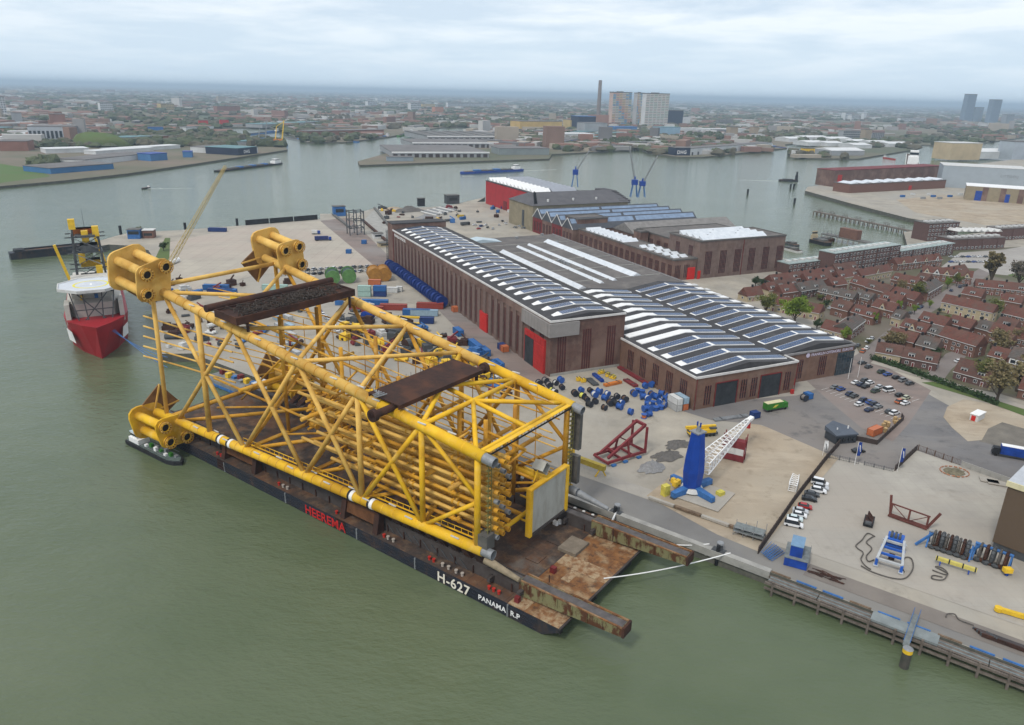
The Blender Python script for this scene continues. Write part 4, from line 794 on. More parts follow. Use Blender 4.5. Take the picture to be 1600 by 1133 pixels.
for k in range(2): put(SL4M, 'window', bb, (176.03, 136 + 14 * k, 8), -math.pi / 2)
for k in range(4): tooth(r_, 181, 236, 130.5 + k * 7.0, 4.6, 24.9, 2.4)
for k in range(6): MB().tube((190 + k * 8, 137.3 + (k % 3) * 7, 25), (190 + k * 8, 137.3 + (k % 3) * 7, 27), 0.6, 8).build('vent', M_DKSTEEL, r_)
MB().box(176.3, 178.5, 126.5, 127.02, 0, 5.5).build('door', MATS['bright_red_door'], bb); MB().tube((213, 126.8, 0), (213, 126.8, 24), 0.2, 6).build('downpipe', M_DKRED, bb)
brick_block('brick_annex', 'tall narrow brick block at the far end of the workshop', 158, 186, 256, 276, 20, SL4M, 'ws', 9)
brick_block('flat_workshop', 'dark flat-roofed brick building between workshop and machine hall', 186, 262, 172, 214, 18, SL4M, 'w', 9)
brick_block('brick_hut', 'small brick stair tower on the workshop roof edge', 177.2, 184, 196, 205, 19, SL3L, 'w', 5)
t_ = hall('grey_roof_shed', 'long shed with pale grey pitched roof before the harbour'); MB().box(188, 288, 219, 249.6, 0, 13).build('wall', M_BRICK, t_); MB().gable(188, 288, 219, 249.6, 13.004, 20, 0.6).build('roof', mat('pale_grey_roof', (0.21, 0.20, 0.19), 0.9, 0.15, 0.3), t_)
# ---- three-gabled red brick hall with glazed ridges
M_SLATE = mat('slate_roof', (0.085, 0.09, 0.105), 0.8, 0.0, 0.15, col2=(0.055, 0.06, 0.07), detail=8); M_BGLZ = mat('blue_glazing', (0.20, 0.27, 0.38), 0.35, 0.15, 0.3)
t_ = hall('gabled_hall', 'red brick hall with three gables and blue glazed ridges')
for k in range(4):
    y0 = 252.2 + k * 17.6; MB().box(152, 275, y0, y0 + 17.5, 0, 13).build('wall', M_DKRED if k % 2 else M_BRICK, t_)
    r_ = MB().gable(152, 275, y0, y0 + 17.55, 13.004, 21, 0.35).build('roof', M_SLATE, t_)
    for s_ in (-1, 1):
        ym_ = y0 + 8.77; P = []
        for x in (153, 212, 214, 274):
            P.append(x)
        for xa, xb in ((153, 212), (214.5, 274)):
            MB().add([(xa, ym_ + s_ * 1.0, 20.25), (xb, ym_ + s_ * 1.0, 20.25), (xb, ym_ + s_ * 4.6, 16.95), (xa, ym_ + s_ * 4.6, 16.95)], [(0, 1, 2, 3)] if s_ < 0 else [(3, 2, 1, 0)]).build('glazed_strip', M_BGLZ, r_)
    for s_ in (-1, 1): MB().beam((151.5, y0 + 8.77, 21.2), (151.5, y0 + 8.77 + s_ * 8.9, 13.1), 0.35, 0.6).build('gable_trim', M_WHITED, t_)
    for j in range(3): put(SL3L, 'window', t_, (152.04, y0 + 3.5 + j * 5.2, 2.0), -math.pi / 2)
# ---- olive concrete hall with grey tooth roof
t_ = hall('concrete_hall', 'olive concrete hall with a broad grey roof of rising steps'); M_OLIVE = mat('olive_concrete', (0.25, 0.215, 0.145), 0.9, 0.12, 0.2); M_GROOF = mat('grey_sheet_roof', (0.115, 0.112, 0.118), 0.85, 0.0, 0.12, col2=(0.08, 0.078, 0.085), detail=7)
MB().box(152, 250, 323.5, 372, 0, 22).build('wall', M_OLIVE, t_)
MB().add([(151, 322.5, 22.004), (251, 322.5, 22.004), (251, 373, 22.004), (151, 373, 22.004), (160, 350, 30), (245, 350, 30)], [(3, 2, 1, 0), (0, 1, 5, 4), (1, 2, 5), (2, 3, 4, 5), (3, 0, 4)]).build('roof', M_GROOF, t_)
for k in range(7):
    MB().add([(154 + k * 1.5, 326 + k * 3.4, 23.0 + k * 0.9), (158 + k * 1.5, 326 + k * 3.4, 23.4 + k * 0.9), (156 + k * 1.5, 327.4 + k * 3.4, 26 + k * 0.9)], [(0, 1, 2), (2, 1, 0)]).build('roof_tooth', M_BLACK, t_)
for k in range(12): MB().box(242 + (k % 2), 254, 326 + k * 3.9, 328.6 + k * 3.9, 20, 23.4 + min(k, 6) * 0.9).build('roof_step', M_GROOF, t_)
for x, y in ((170, 330), (196, 331), (220, 331)): MB().tube((x, y, 24), (x, y, 26.2), 1.0, 10).build('roof_vent', M_WHITED, t_)
MB().box(151.6, 152.0, 340, 344, 2, 16).build('window', M_DKSTEEL, t_)
# ---- red hall by the river
t_ = hall('red_hall', 'bright red sheet-clad hall with white wedge rooflights by the river'); M_RSHEET = mat('red_sheet_cladding', (0.36, 0.022, 0.026), 0.6, 0.1, 0.15); stripes(M_RSHEET, 1, 18.0, 0.4, (0.2, 0.02, 0.02))
MB().box(181, 236, 384, 495, 0, 24).build('wall', M_RSHEET, t_); r_ = MB().box(180.6, 236.4, 383.6, 495.4, 24, 24.6).build('roof', M_BITU, t_)
for k in range(12):
    for x0, x1 in ((184, 204), (206, 233)):
        mt = M_WHITE if x0 < 200 else mat('grey_rooflight', (0.3, 0.32, 0.36), 0.6, 0.1, 0.3) if 'grey_rooflight' not in MATS else MATS['grey_rooflight']
        y = 389 + k * 9; MB().add([(x0, y, 24.6), (x1, y, 24.6), (x1, y + 6.4, 24.6), (x0, y + 6.4, 24.6), (x0, y + 5.4, 27.6), (x1, y + 5.4, 27.6)], [(3, 2, 1, 0), (0, 1, 5, 4), (1, 2, 5), (0, 4, 3), (2, 3, 4, 5)]).build('tooth_rooflight', mt, r_)
MB().box(180.6, 181, 440, 448, 0, 9).build('door', M_DKRED, t_); MB().box(222, 262, 386, 420, 0, 20).build('side_bay', M_RSHEET, t_); MB().box(221.6, 262.4, 385.6, 420.4, 20, 20.5).build('side_bay_roof', M_BITU, t_)
# ================================================================ things standing about the yard
C_W, C_BK, C_GR, C_DG, C_BL, C_DB, C_RD, C_SV, C_OR, C_GN = (0.72, 0.73, 0.74), (0.018, 0.018, 0.02), (0.20, 0.21, 0.22), (0.06, 0.065, 0.07), (0.03, 0.075, 0.28), (0.018, 0.028, 0.075), (0.36, 0.02, 0.02), (0.45, 0.47, 0.49), (0.45, 0.13, 0.05), (0.05, 0.07, 0.05)
CN = {C_W: 'white', C_BK: 'black', C_GR: 'grey', C_DG: 'dark grey', C_BL: 'blue', C_DB: 'dark blue', C_RD: 'red', C_SV: 'silver', C_OR: 'orange', C_GN: 'dark green'}
def car_shapes(L=4.5, Wd=1.8, H=1.48, hood=1.05, boot=0.55):
    a, b_ = L / 2, Wd / 2
    body = MB(); pr = [(-a, 0.35), (-a + 0.05, 0.82), (-a + boot, 0.93), (a - hood - 0.1, 0.95), (a - 0.15, 0.74), (a, 0.5), (a - 0.05, 0.28), (-a + 0.1, 0.25)]
    n = len(pr); body.add([(x, -b_, z) for x, z in pr] + [(x, b_, z) for x, z in pr], [tuple(range(n - 1, -1, -1)), tuple(range(n, 2 * n))][::-1] + [(i, (i + 1) % n, n + (i + 1) % n, n + i) for i in range(n)])
    x0, x1 = -a + boot, a - hood; t0, t1 = x0 + 0.55, x1 - 0.75; c = b_ - 0.06; d = b_ - 0.27
    glass = MB().hexa([(x0, -c, 0.92), (x1, -c, 0.92), (x1, c, 0.92), (x0, c, 0.92), (t0, -d, H - 0.04), (t1, -d, H - 0.04), (t1, d, H - 0.04), (t0, d, H - 0.04)])
    roof = MB().hexa([(t0 - 0.06, -d - 0.04, H - 0.06), (t1 + 0.04, -d - 0.04, H - 0.06), (t1 + 0.04, d + 0.04, H - 0.06), (t0 - 0.06, d + 0.04, H - 0.06), (t0 + 0.1, -d + 0.08, H), (t1 - 0.1, -d + 0.08, H), (t1 - 0.1, d - 0.08, H), (t0 + 0.1, d - 0.08, H)])
    wheel = MB().tube((0, -0.11, 0), (0, 0.11, 0), 0.32, 12)
    lamp = MB().box(-0.04, 0.04, -0.2, 0.2, -0.08, 0.08)
    return body, glass, roof, wheel, lamp, a, b_
M_LAMP = mat('lamp_glass', (0.6, 0.6, 0.58), 0.2, 0.05, 1.0)
def car_proto(*args):
    body, glass, roof, wheel, lamp, a, b_ = car_shapes(*args)
    ms = dict(body=body.mesh('body', M_CAR), glass=glass.mesh('windows', M_GLASS), roof=roof.mesh('car_roof', M_CAR), wheel=wheel.mesh('wheel', M_RUBBER), lamp=lamp.mesh('headlight', M_LAMP))
    one = MB(); one.v = []; 
    for mi, mb in ((0, body), (1, glass), (0, roof)): one.cur = mi; one.add(mb.v, mb.f)
    one.cur = 2
    for x in (-a + 0.85, a - 0.9):
        for y in (-b_ + 0.02, b_ - 0.02): one.add([(p[0] + x, p[1] + y, p[2] + 0.32) for p in wheel.v], wheel.f)
    ms['one'] = one.mesh('car', [M_CAR, M_GLASS, M_RUBBER]); ms['ab'] = (a, b_); return ms
CARS = [car_proto(), car_proto(4.1, 1.75, 1.52, 0.9, 0.2), car_proto(4.7, 1.85, 1.72, 1.1, 0.2)]; VAN = car_proto(5.2, 1.95, 2.1, 0.9, 0.1)
def car(px, py, rz, col, label, group, parts=False, kind=0, name='parked_car', z=4.2, world=None):
    q = world or G(px, py, z); ms = VAN if kind == 9 else CARS[kind]
    if not parts:
        o = put(ms['one'], name, None, (q[0], q[1], z), rz, col); return tag(o, label, 'van' if kind == 9 else 'car', group)
    t_ = thing(name, label, 'van' if kind == 9 else 'car', (q[0], q[1], z), rz, group); a, b_ = ms['ab']
    for k in ('body', 'glass', 'roof'): put(ms[k], ms[k].name.split('.')[0], t_, (0, 0, 0), 0, col)
    for x in (-a + 0.85, a - 0.9):
        for y in (-b_ + 0.02, b_ - 0.02): put(ms['wheel'], 'wheel', t_, (x, y, 0.32))
    for y in (-b_ + 0.35, b_ - 0.35): put(ms['lamp'], 'headlight', t_, (a - 0.1, y, 0.62))
    return t_
def cn(col): return CN.get(col, 'pale')
# car park in front of the low hall
rows = {'row nearest the gatehouse': [(175, 318, C_GR), (240, 340, C_BL), (340, 395, C_DB), (385, 415, C_DG), (490, 462, C_DB), (560, 485, C_BL), (605, 505, C_DB), (650, 535, C_GR), (440, 508, C_W), (550, 568, C_DB), (770, 588, C_DG), (830, 605, C_W)],
        'middle row': [(405, 268, C_W), (505, 245, C_DG), (460, 290, C_DB), (510, 310, C_BK), (560, 268, C_W), (665, 315, C_SV), (620, 360, C_GN), (885, 405, C_BK), (960, 435, (0.45, 0.46, 0.33)), (890, 478, C_OR), (950, 495, C_W)],
        'row along the hedge': [(475, 48, C_DG), (545, 92, C_DG), (690, 148, C_GN), (755, 175, C_BL), (850, 210, C_BK), (925, 240, C_GR), (1000, 275, C_DG)]}
for rn, lst in rows.items():
    for k, (x, y, c) in enumerate(sorted(lst)):
        car(1280 + x / 7.08, 560 + y / 7.08 + 1.5, math.radians(32 + (k * 37 % 7) - 3 if rn[0] != 'r' or 'gate' in rn else 28), c, '%s car parked %s from the left in the car park %s' % (cn(c), ORD[k], rn), 'cars in the hall car park', True, k % 3)
car(1280 + 770 / 7.08, 560 + 350 / 7.08 + 1.5, math.radians(20), C_W, 'white minivan in the middle row of the car park', 'cars in the hall car park', True, 9)
car(1341, 706, math.radians(10), C_BK, 'black car passing the gate beside the blue flag', 'cars at the gate', True, 0, 'car')
near = [(305, 735, C_W, 9), (310, 760, C_SV, 2), (297, 780, C_W, 2), (258, 800, C_DG, 0), (243, 828, C_BK, 0), (217, 875, C_RD, 1), (190, 900, C_SV, 0), (185, 925, C_W, 1), (157, 945, (0.55, 0.65, 0.66), 0), (150, 980, C_W, 9)]
for k, (x, y, c, kd) in enumerate(near):
    car(1200 + x / 3.7775, 560 + y / 3.7775 + 2, math.radians(-22 if k else -28), c, '%s %s, %s from the top in the row along the dark fence' % (cn(c), 'van' if kd == 9 else 'car', ORD[k]), 'cars along the dark fence', True, kd)
# ---------------------------------------------------------------- quay fittings
for k, u in enumerate((14, -17)):
    q = BW(u, 54.2); t_ = thing('quay_bollard', 'dark steel mooring bollard on the quay edge, %s the drooping rope' % ('left of' if k == 0 else 'holding'), 'bollard', (q[0], q[1], 4.02), BAN)
    MB().tube((0, 0, 0), (0, 0, 2.0), 0.75, 14).build('post', M_DKSTEEL, t_); MB().tube((0, 0, 2.0), (0, 0, 2.4), 1.0, 14, 0.9).build('cap', M_STEEL, t_)
    MB().box(-1.8, 1.8, -0.6, 1.6, 0, 0.3).build('base_plate', M_DKSTEEL, t_); MB().tube((0, 1.2, -4), (0, 1.2, 2.2), 0.5, 10).build('fender_pile', M_BLACK, t_)
for k in range(7):
    q = BW(40 - k * 9, 53.1); tag(MB().tube((0, 0, 0), (0, 0.5, 0), 0.7, 14).build('fender_disc', M_WHITED, None, loc=(q[0], q[1], 2.6), rz=BAN), 'round pale fender disc on the quay wall beside the barge, %s from the far end' % ORD[k], 'fender', 'fender discs on the quay wall')
c_ = MB()
for u0, u1 in ((-31, 40), (40.05, 120)): c_.obox(lerp(BW(u0, 53.3), BW(u1, 53.3), 0.5), u1 - u0, 1.8, 2.2, 4.28, BAN)
struct(c_.build('quay_kerb', M_CONC))
# outer jetty in front of the right-hand lot
jt = thing('pile_jetty', 'narrow jetty on piles with grating decks along the lower right quay', 'jetty', (BO[0], BO[1], 0), BAN)
M_GRATE = mat('steel_grating', (0.17, 0.19, 0.19), 0.8, 0.2, 0.8); M_TIMB = mat('grey_timber', (0.15, 0.125, 0.105), 0.9, 0.25, 0.6)
for v, z, h in ((49.2, 3.4, 0.6), (49.2, 1.9, 0.5), (52.4, 3.4, 0.5)): MB().box(-140, -31, -v - 0.25, -v + 0.25, z - h, z).build('walings', M_TIMB, jt)
for k in range(19):
    u = -33 - k * 5.6; MB().tube(BP(u, 49.1, -2), BP(u, 49.1, 4.1), 0.32, 8).build('pile', M_TIMB, jt); MB().beam(BP(u, 49.2, 3.2), BP(u, 53, 3.2), 0.35).build('cross_beam', M_TIMB, jt)
for k in range(9):
    u0 = -31.5 - k * 12
    if k in (2, 5): MB().box(u0 - 14.0, u0, -53.2, -49.4, 3.6, 4.16).build('deck_plate', mat('blue_grey_plate', (0.21, 0.235, 0.235), 0.75, 0.15, 0.3) if 'blue_grey_plate' not in MATS else MATS['blue_grey_plate'], jt)
    for j in range(5): MB().box(u0 - 11.8, u0, -50.1 - j * 0.62, -49.6 - j * 0.62, 3.42, 3.55 + 0.02 * (j % 2)).build('plank', M_GRATE if j % 2 else M_TIMB, jt)
for k in range(16): MB().box(-36 - k * 6.3, -31.2 - k * 6.3, -53.5, -53.05, 3.9, 4.3).build('kerb_log', (M_BLUE2 if k % 3 else M_WOOD), jt)
gw = thing('gangway', 'steel gangway sloping from the jetty down to the yellow-topped pile', 'gangway', (BO[0], BO[1], 0), BAN)
def UV(px, py, z):
    p = G(px, py, z); dx, dy = p[0] - BO[0], p[1] - BO[1]; c, s = math.cos(BAN), math.sin(BAN); return (dx * c + dy * s, -(-dx * s + dy * c))
a = UV(1432, 960, 4.6); b_ = UV(1415, 1010, 4.2)
MB().beam(BP(a[0], a[1], 4.5), BP(b_[0], b_[1], 4.3), 1.3, 0.25).build('walkway', M_GRATE, gw)
for s_ in (-0.65, 0.65):
    MB().path([BP(a[0] + s_, a[1] + 1, 5.6), BP(a[0] + s_, a[1], 5.6), BP(b_[0] + s_, b_[1], 5.4)], 0.07, 5).build('handrail', M_BLUE2, gw)
    for k in range(6):
        p = lerp((a[0], a[1]), (b_[0], b_[1]), k / 5); MB().beam(BP(p[0] + s_, p[1], 4.4), BP(p[0] + s_, p[1], 5.6), 0.09).build('rail_post', M_STEEL, gw)
p = G(1412, 1042, 0); pl = thing('mooring_pile', 'thick dark mooring pile with a yellow top at the gangway end', 'mooring pile', (p[0], p[1], 0))
MB().tube((0, 0, -3), (0, 0, 4.0), 1.0, 16).build('shaft', mat('pile_steel', (0.085, 0.075, 0.065), 0.8, 0.0, 0.8, col2=(0.045, 0.05, 0.04)), pl); MB().tube((0, 0, 4.0), (0, 0, 5.0), 1.06, 16).build('yellow_band', M_YEL, pl); MB().tube((0, 0, 5.0), (0, 0, 5.25), 1.1, 16, 0.7).build('cap', M_STEEL, pl)
# ---------------------------------------------------------------- blue pedestal crane lying with its boom on the red stack
cb = G(1080, 768); cr_ = thing('pedestal_crane', 'dark blue tapered crane tower with white lattice boom on a blue cross base', 'crane', (cb[0], cb[1], 4.0), math.radians(35))
M_CBLUE = mat('crane_blue', (0.008, 0.05, 0.30), 0.45, 0.12, 0.3)
m = MB(); ns = 8; prof = [(2.0, 1.9, 1.6), (2.4, 3.0, 2.4), (7.5, 3.5, 2.9), (11.5, 3.2, 2.7), (20.0, 2.1, 1.9)]
P = []
for z, rx, ry in prof:
    for i in range(ns):
        a = math.pi / 8 + 2 * math.pi * i / ns; P.append((rx * math.cos(a) * 1.05, ry * math.sin(a) * 1.05, z))
F = []
for j in range(len(prof) - 1): F += [(j * ns + i, j * ns + (i + 1) % ns, (j + 1) * ns + (i + 1) % ns, (j + 1) * ns + i) for i in range(ns)]
F += [tuple(range(ns - 1, -1, -1)), tuple(range((len(prof) - 1) * ns, len(prof) * ns))]
m.add(P, F).build('tower', M_CBLUE, cr_)
MB().box(-1.9, 1.9, -1.7, 1.7, 20, 20.35).build('top_platform', M_STEEL, cr_); MB().tube((0, 0, 20.3), (0, 0, 22.0), 0.75, 8, 0.5).build('mast_head', M_STEEL, cr_)
for s_ in (-0.6, 0.6): MB().box(-0.2, 0.2, s_ - 0.15, s_ + 0.15, 21.8, 23.2).build('sheave_cheek', M_BLUE, cr_)
MB().tube((0, 0, 0.9), (0, 0, 2.1), 3.6, 20, 3.0).build('slew_ring', M_WHITED, cr_)
for an, L_ in ((0, 8.5), (90, 8.2), (180, 8.2), (270, 8.5)):
    a = math.radians(an); c, s_ = math.cos(a), math.sin(a)
    P = []
    for z in (0.5, 2.5):
        for r_, w_ in ((1.5, -1.1), (L_, -0.8), (L_, 0.8), (1.5, 1.1)): P.append((r_ * c - w_ * s_, r_ * s_ + w_ * c, z if r_ < 3 or z < 1 else 2.1))
    l_ = MB().hexa(P).build('base_beam', M_BLUE2, cr_); MB().obox((L_ * c * 0.94, L_ * s_ * 0.94), 1.5, 1.5, 0, 0.5, a).build('foot', M_DKSTEEL, l_)
for x, y in ((-3.6, 4.2), (-4.6, 2.6), (-3.0, 3.0)): MB().box(x - 0.6, x + 0.6, y - 0.7, y + 0.7, 2.0, 3.6).build('winch_unit', M_YEL, cr_)
for x, y, h in ((-8.4, 2.8, 3.4), (5.5, -6.5, 1.6)): MB().box(x - 1.1, x + 1.1, y - 0.9, y + 0.9, 0, h).build('yellow_cabinet', mat('pale_yellow', (0.55, 0.48, 0.08), 0.6, 0.2, 0.6) if 'pale_yellow' not in MATS else MATS['pale_yellow'], cr_)
# lattice boom in world axes under its own Empty (part of the crane)
tip = Vector((*G(1169, 657, 13.5), 13.5)); root = Vector((cb[0] + 2.7, cb[1] + 2.2, 11.5)); inv = (Matrix.Translation((cb[0], cb[1], 4.0)) @ Matrix.Rotation(math.radians(35), 4, 'Z')).inverted()
def lattice(parent, a, b_, w0, wm, w1, n, r, material, name='boom', xf=None, hh=1.0):
    d = (b_ - a); L_ = d.length; d.normalize(); sx = d.cross(Vector((0, 0, 1))).normalized(); uz = sx.cross(d); ch = []
    for i in range(n + 1):
        t_ = i / n; w_ = (w0 + (wm - w0) * t_ / 0.25) if t_ < 0.25 else (wm + (w1 - wm) * (t_ - 0.25) / 0.75); c = a + d * L_ * t_
        ch.append([c + sx * (sg * w_ / 2) + uz * (su * w_ / 2 * hh) for sg, su in ((-1, -1), (1, -1), (1, 1), (-1, 1))])
    m1, m2 = [MB() for _ in range(4)], MB(); X = (lambda p: xf @ p) if xf else (lambda p: p)
    for i in range(n):
        for k in range(4):
            m1[k].tube(X(ch[i][k]), X(ch[i + 1][k]), r, 6); m2.tube(X(ch[i][k]), X(ch[i + 1][(k + 1) % 4]), r * 0.55, 4)
            m2.tube(X(ch[i][k]), X(ch[i][(k + 1) % 4]), r * 0.55, 4)
    o = [q_.build(name + '_chord', material, parent) for q_ in m1]; stuff(m2.build(name + '_lacing', material, parent)); return o
lattice(cr_, root, tip, 5.2, 4.4, 1.3, 15, 0.19, M_WHITE, 'boom', inv, 0.75)
hp = inv @ (tip + Vector((0.6, 0.5, -1.6))); MB().tube((hp[0], hp[1], hp[2] - 1.4), (hp[0], hp[1], hp[2] + 1.0), 0.7, 10, 0.5).build('hook_block', MATS['bright_red_door'], cr_)
MB().beam(inv @ tip, inv @ (tip + Vector((1.8, 1.5, 0.6))), 1.5, 0.9).build('boom_head', M_WHITE, cr_)
tag(MB().box(-9, 6, -6.5, 7, 0, 0.2).build('crane_slab', M_SLAB, None, loc=(cb[0] + 2, cb[1] - 1, 4.2), rz=BAN), 'concrete slab under the blue crane base', 'slab')
for k in range(4):
    q = lerp(BW(-19, 66.6), BW(6, 66.6), k / 3); tag(MB().obox((0, 0), 8.1, 1.0, 0, 0.7, BAN).build('timber_baulk', (M_WOOD, M_SLAB)[k % 2], None, loc=(q[0], q[1], 4.25)), '%s baulk lying along the slab edge before the blue crane, %s from the left' % (('brown', 'pale')[k % 2], ('fourth', 'third', 'second', 'first')[k]), 'baulk')
# red rack stack under the boom tip
q = G(1146, 718); rk = thing('red_rack_stack', 'two stacked red steel racks with a pale gap under the white boom', 'rack', (q[0], q[1], 4.2), math.radians(-28))
M_RACK = mat('maroon_paint', (0.19, 0.03, 0.035), 0.7, 0.2, 0.4)
for z0, z1, mt, nm in ((0, 2.3, M_RACK, 'lower_rack'), (2.3, 4.6, M_WHITED, 'pale_box'), (4.6, 7.2, M_RACK, 'upper_rack')): MB().box(-3.6 + (0.3 if mt is M_WHITED else 0), 3.2, -1.3, 1.3, z0 + 0.03, z1 - 0.03).build(nm, mt, rk)
for x in (-3.7, 3.3):
    for y in (-1.35, 1.35): MB().box(x - 0.15, x + 0.15, y - 0.15, y + 0.15, 0, 9.3).build('corner_post', M_RACK, rk)
# yellow mobile crane
q = G(1097, 681); mc = thing('mobile_crane', 'yellow truck-mounted crane with folded boom behind the blue crane', 'crane', (q[0], q[1], 4.2), math.radians(14))
MB().box(-5.4, 5.4, -1.3, 1.3, 0.6, 1.3).build('chassis', M_DKSTEEL, mc); MB().box(-5.6, -3.6, -1.3, 1.3, 1.3, 2.8).build('cab', M_YEL, mc); MB().box(-5.65, -4.4, -1.2, 1.2, 2.0, 2.6).build('windscreen', M_GLASS, mc)
MB().box(-2.5, 4.6, -1.25, 1.25, 1.3, 2.7).build('superstructure', M_YEL, mc); MB().beam((-6.6, 0.2, 3.5), (5.0, 0.2, 3.2), 1.0, 0.9).build('boom', M_YEL, mc); MB().box(2.2, 4.8, -1.4, 1.4, 2.7, 3.2).build('counterweight', M_DKSTEEL, mc)
for x in (-4.3, -2.9, 0.9, 2.4, 3.9):
    for y in (-1.2, 1.2): MB().tube((x, y - 0.2, 0.55), (x, y + 0.2, 0.55), 0.55, 12).build('wheel', M_RUBBER, mc)
# gravel heaps
M_GRAVEL = mat('grey_gravel', (0.30, 0.30, 0.30), 0.95, 0.0, 2.0, col2=(0.17, 0.17, 0.175), bump=0.6); M_DGRAV = mat('dark_gravel', (0.15, 0.14, 0.13), 0.95, 0.0, 1.2, col2=(0.09, 0.085, 0.08), bump=0.6)
def heap(px, py, rx, ry, h, material, label):
    q = G(px, py); m = MB(); n = 22; rg = 7; P = [(0, 0, h)]
    for j in range(1, rg + 1):
        for i in range(n):
            a = 2 * math.pi * i / n; r_ = j / rg; k = 1 + 0.5 * noise.noise((math.cos(a) * 2.2 + px, math.sin(a) * 2.2, 0)); P.append((rx * r_ * k * math.cos(a), ry * r_ * k * math.sin(a), max(0.0, h * (1 - r_) * (1 + 0.6 * noise.noise((r_ * 4 + px, a * 2, 1))))))
    F = [(0, 1 + i, 1 + (i + 1) % n) for i in range(n)]
    for j in range(rg - 1): F += [(1 + j * n + i, 1 + (j + 1) * n + i, 1 + (j + 1) * n + (i + 1) % n, 1 + j * n + (i + 1) % n) for i in range(n)]
    o = m.add(P, F).build('gravel_heap', material, None, True, (q[0], q[1], 4.21), math.radians(35)); return tag(o, label, 'gravel heap')
heap(1018, 732, 5.0, 3.4, 2.6, M_GRAVEL, 'light grey gravel heap beside the red steel frame'); heap(1042, 714, 5.6, 3.4, 1.9, M_DGRAV, 'low dark gravel heap left of the blue crane tower'); heap(1058, 695, 5.0, 2.8, 1.5, M_DGRAV, 'dark gravel patch below the yellow mobile crane')
# red steel frame
q = G(975, 712); rf_ = thing('red_steel_frame', 'dark red triangular steel frame standing on the quay yard', 'steel frame', (q[0], q[1], 4.1), math.radians(34))
def bar(parent, a, b_, w_, material, name='girder'): return MB().beam(a, b_, w_, w_ * 1.15).build(name, material, parent)
for s_ in (-3.4, 3.4):
    bar(rf_, (-10, s_, 1.4), (6.2, s_, 1.4), 0.7, M_RACK); bar(rf_, (6.2, s_, 0.9), (6.2, s_, 10.2), 0.6, M_RACK, 'post')
    bar(rf_, (-9, s_ * 0.6, 2.2), (6.6, s_ * 0.6, 10.4), 0.75, M_RACK, 'sloping_girder'); bar(rf_, (-1, s_, 1.6), (-1, s_ * 0.7, 6.4), 0.5, M_RACK, 'post'); bar(rf_, (-1, s_ * 0.7, 6.2), (6.2, s_, 1.8), 0.35, M_RACK, 'diagonal')
for x in (-10, -4, 1, 6.2): bar(rf_, (x, -3.8, 1.2), (x, 3.8, 1.2), 0.6, M_RACK, 'cross_girder')
bar(rf_, (6.4, -2.4, 10.4), (6.4, 2.4, 10.4), 0.8, M_RACK, 'head_beam'); bar(rf_, (-6, -2, 3.6), (-6, 2, 3.6), 0.6, M_RACK, 'cross_girder')
for x in (-8, -3, 3): MB().obox((x, -4), 1.6, 1.0, 0, 0.6).build('support_block', M_BLUE2, rf_)
# yellow quay gangway
q = G(918, 738); yg = thing('yellow_gangway', 'yellow box beam gangway on trestles between jacket and quay yard', 'gangway', (q[0], q[1], 4.1), math.radians(-33))
bar(yg, (-7, 0, 3.8), (6, 0, 3.1), 1.5, mat('mustard_paint', (0.42, 0.33, 0.045), 0.7, 0.0, 0.5, col2=(0.28, 0.2, 0.04)), 'beam')
for x, z in ((4.6, 3.0), (-5.5, 3.4)):
    for s_ in (-1.2, 1.2): bar(yg, (x, 0, z), (x + s_, s_, 0), 0.35, M_YEL, 'trestle_leg')
MB().box(-8.2, -5.4, -0.9, 0.9, 4.4, 6.6).build('operator_cab', M_YEL, yg); MB().box(-8.0, -5.6, -0.95, 0.95, 6.6, 6.8).build('cab_roof', mat('cream_paint', (0.6, 0.55, 0.35), 0.7, 0.1, 0.5), yg)
# ---------------------------------------------------------------- cable reels
def reel_mesh(core_r, width, fl_r):
    c = MB().tube((0, -width / 2, 0), (0, width / 2, 0), core_r, 16).mesh('rope_core', M_TINTD)
    f = MB(); 
    for s_ in (-1, 1): f.tube((0, s_ * width / 2 - 0.09, 0), (0, s_ * width / 2 + 0.09, 0), fl_r, 18)
    return c, f.mesh('flanges', M_TINT)
RM = [reel_mesh(1.0, 1.9, 1.35), reel_mesh(0.8, 1.5, 1.15), reel_mesh(1.1, 1.3, 1.3)]
RC = {'brown': (0.10, 0.06, 0.04), 'black': (0.03, 0.03, 0.03), 'white': (0.6, 0.6, 0.57), 'yellow': (0.62, 0.62, 0.12), 'blue': (0.03, 0.10, 0.36), 'grey': (0.22, 0.20, 0.19), 'orange': (0.55, 0.16, 0.05), 'navy': (0.014, 0.04, 0.19)}
def reel(px, py, core, fl, label, group, kind=0, rz=0.6, lying=False, z=4.05, world=None, scale=1.0):
    q = world or G(px, py + 2, z); c, f = RM[kind]; r_ = (1.35, 1.15, 1.3)[kind] * scale
    t_ = thing('cable_reel', label, 'reel', (q[0], q[1], z + (0.8 * scale if lying else r_)), rz, group); t_.scale = (scale,) * 3
    if lying: t_.rotation_euler = (math.pi / 2, 0, rz)
    put(c, 'rope_core', t_, (0, 0, 0), 0, RC[core]); put(f, 'flanges', t_, (0, 0, 0), 0, RC[fl] if fl != 'dark' else (0.03, 0.035, 0.05)); return t_
rr = random.Random(21)
ga = [(842, 601, 'grey'), (852, 597, 'grey'), (846, 607, 'black'), (858, 604, 'grey'), (868, 600, 'white'), (876, 596, 'blue'), (862, 611, 'yellow'), (852, 616, 'black'), (866, 615, 'white'), (878, 607, 'brown')]
for k, (x, y, c) in enumerate(sorted(ga)): reel(x, y, c, 'blue' if c == 'blue' else 'dark', '%s cable reel, %s from the left in the cluster nearest the red hall door' % (c, ORD[k]), 'reels by the tall hall door', k % 2, 0.5 + rr.uniform(-0.3, 0.3))
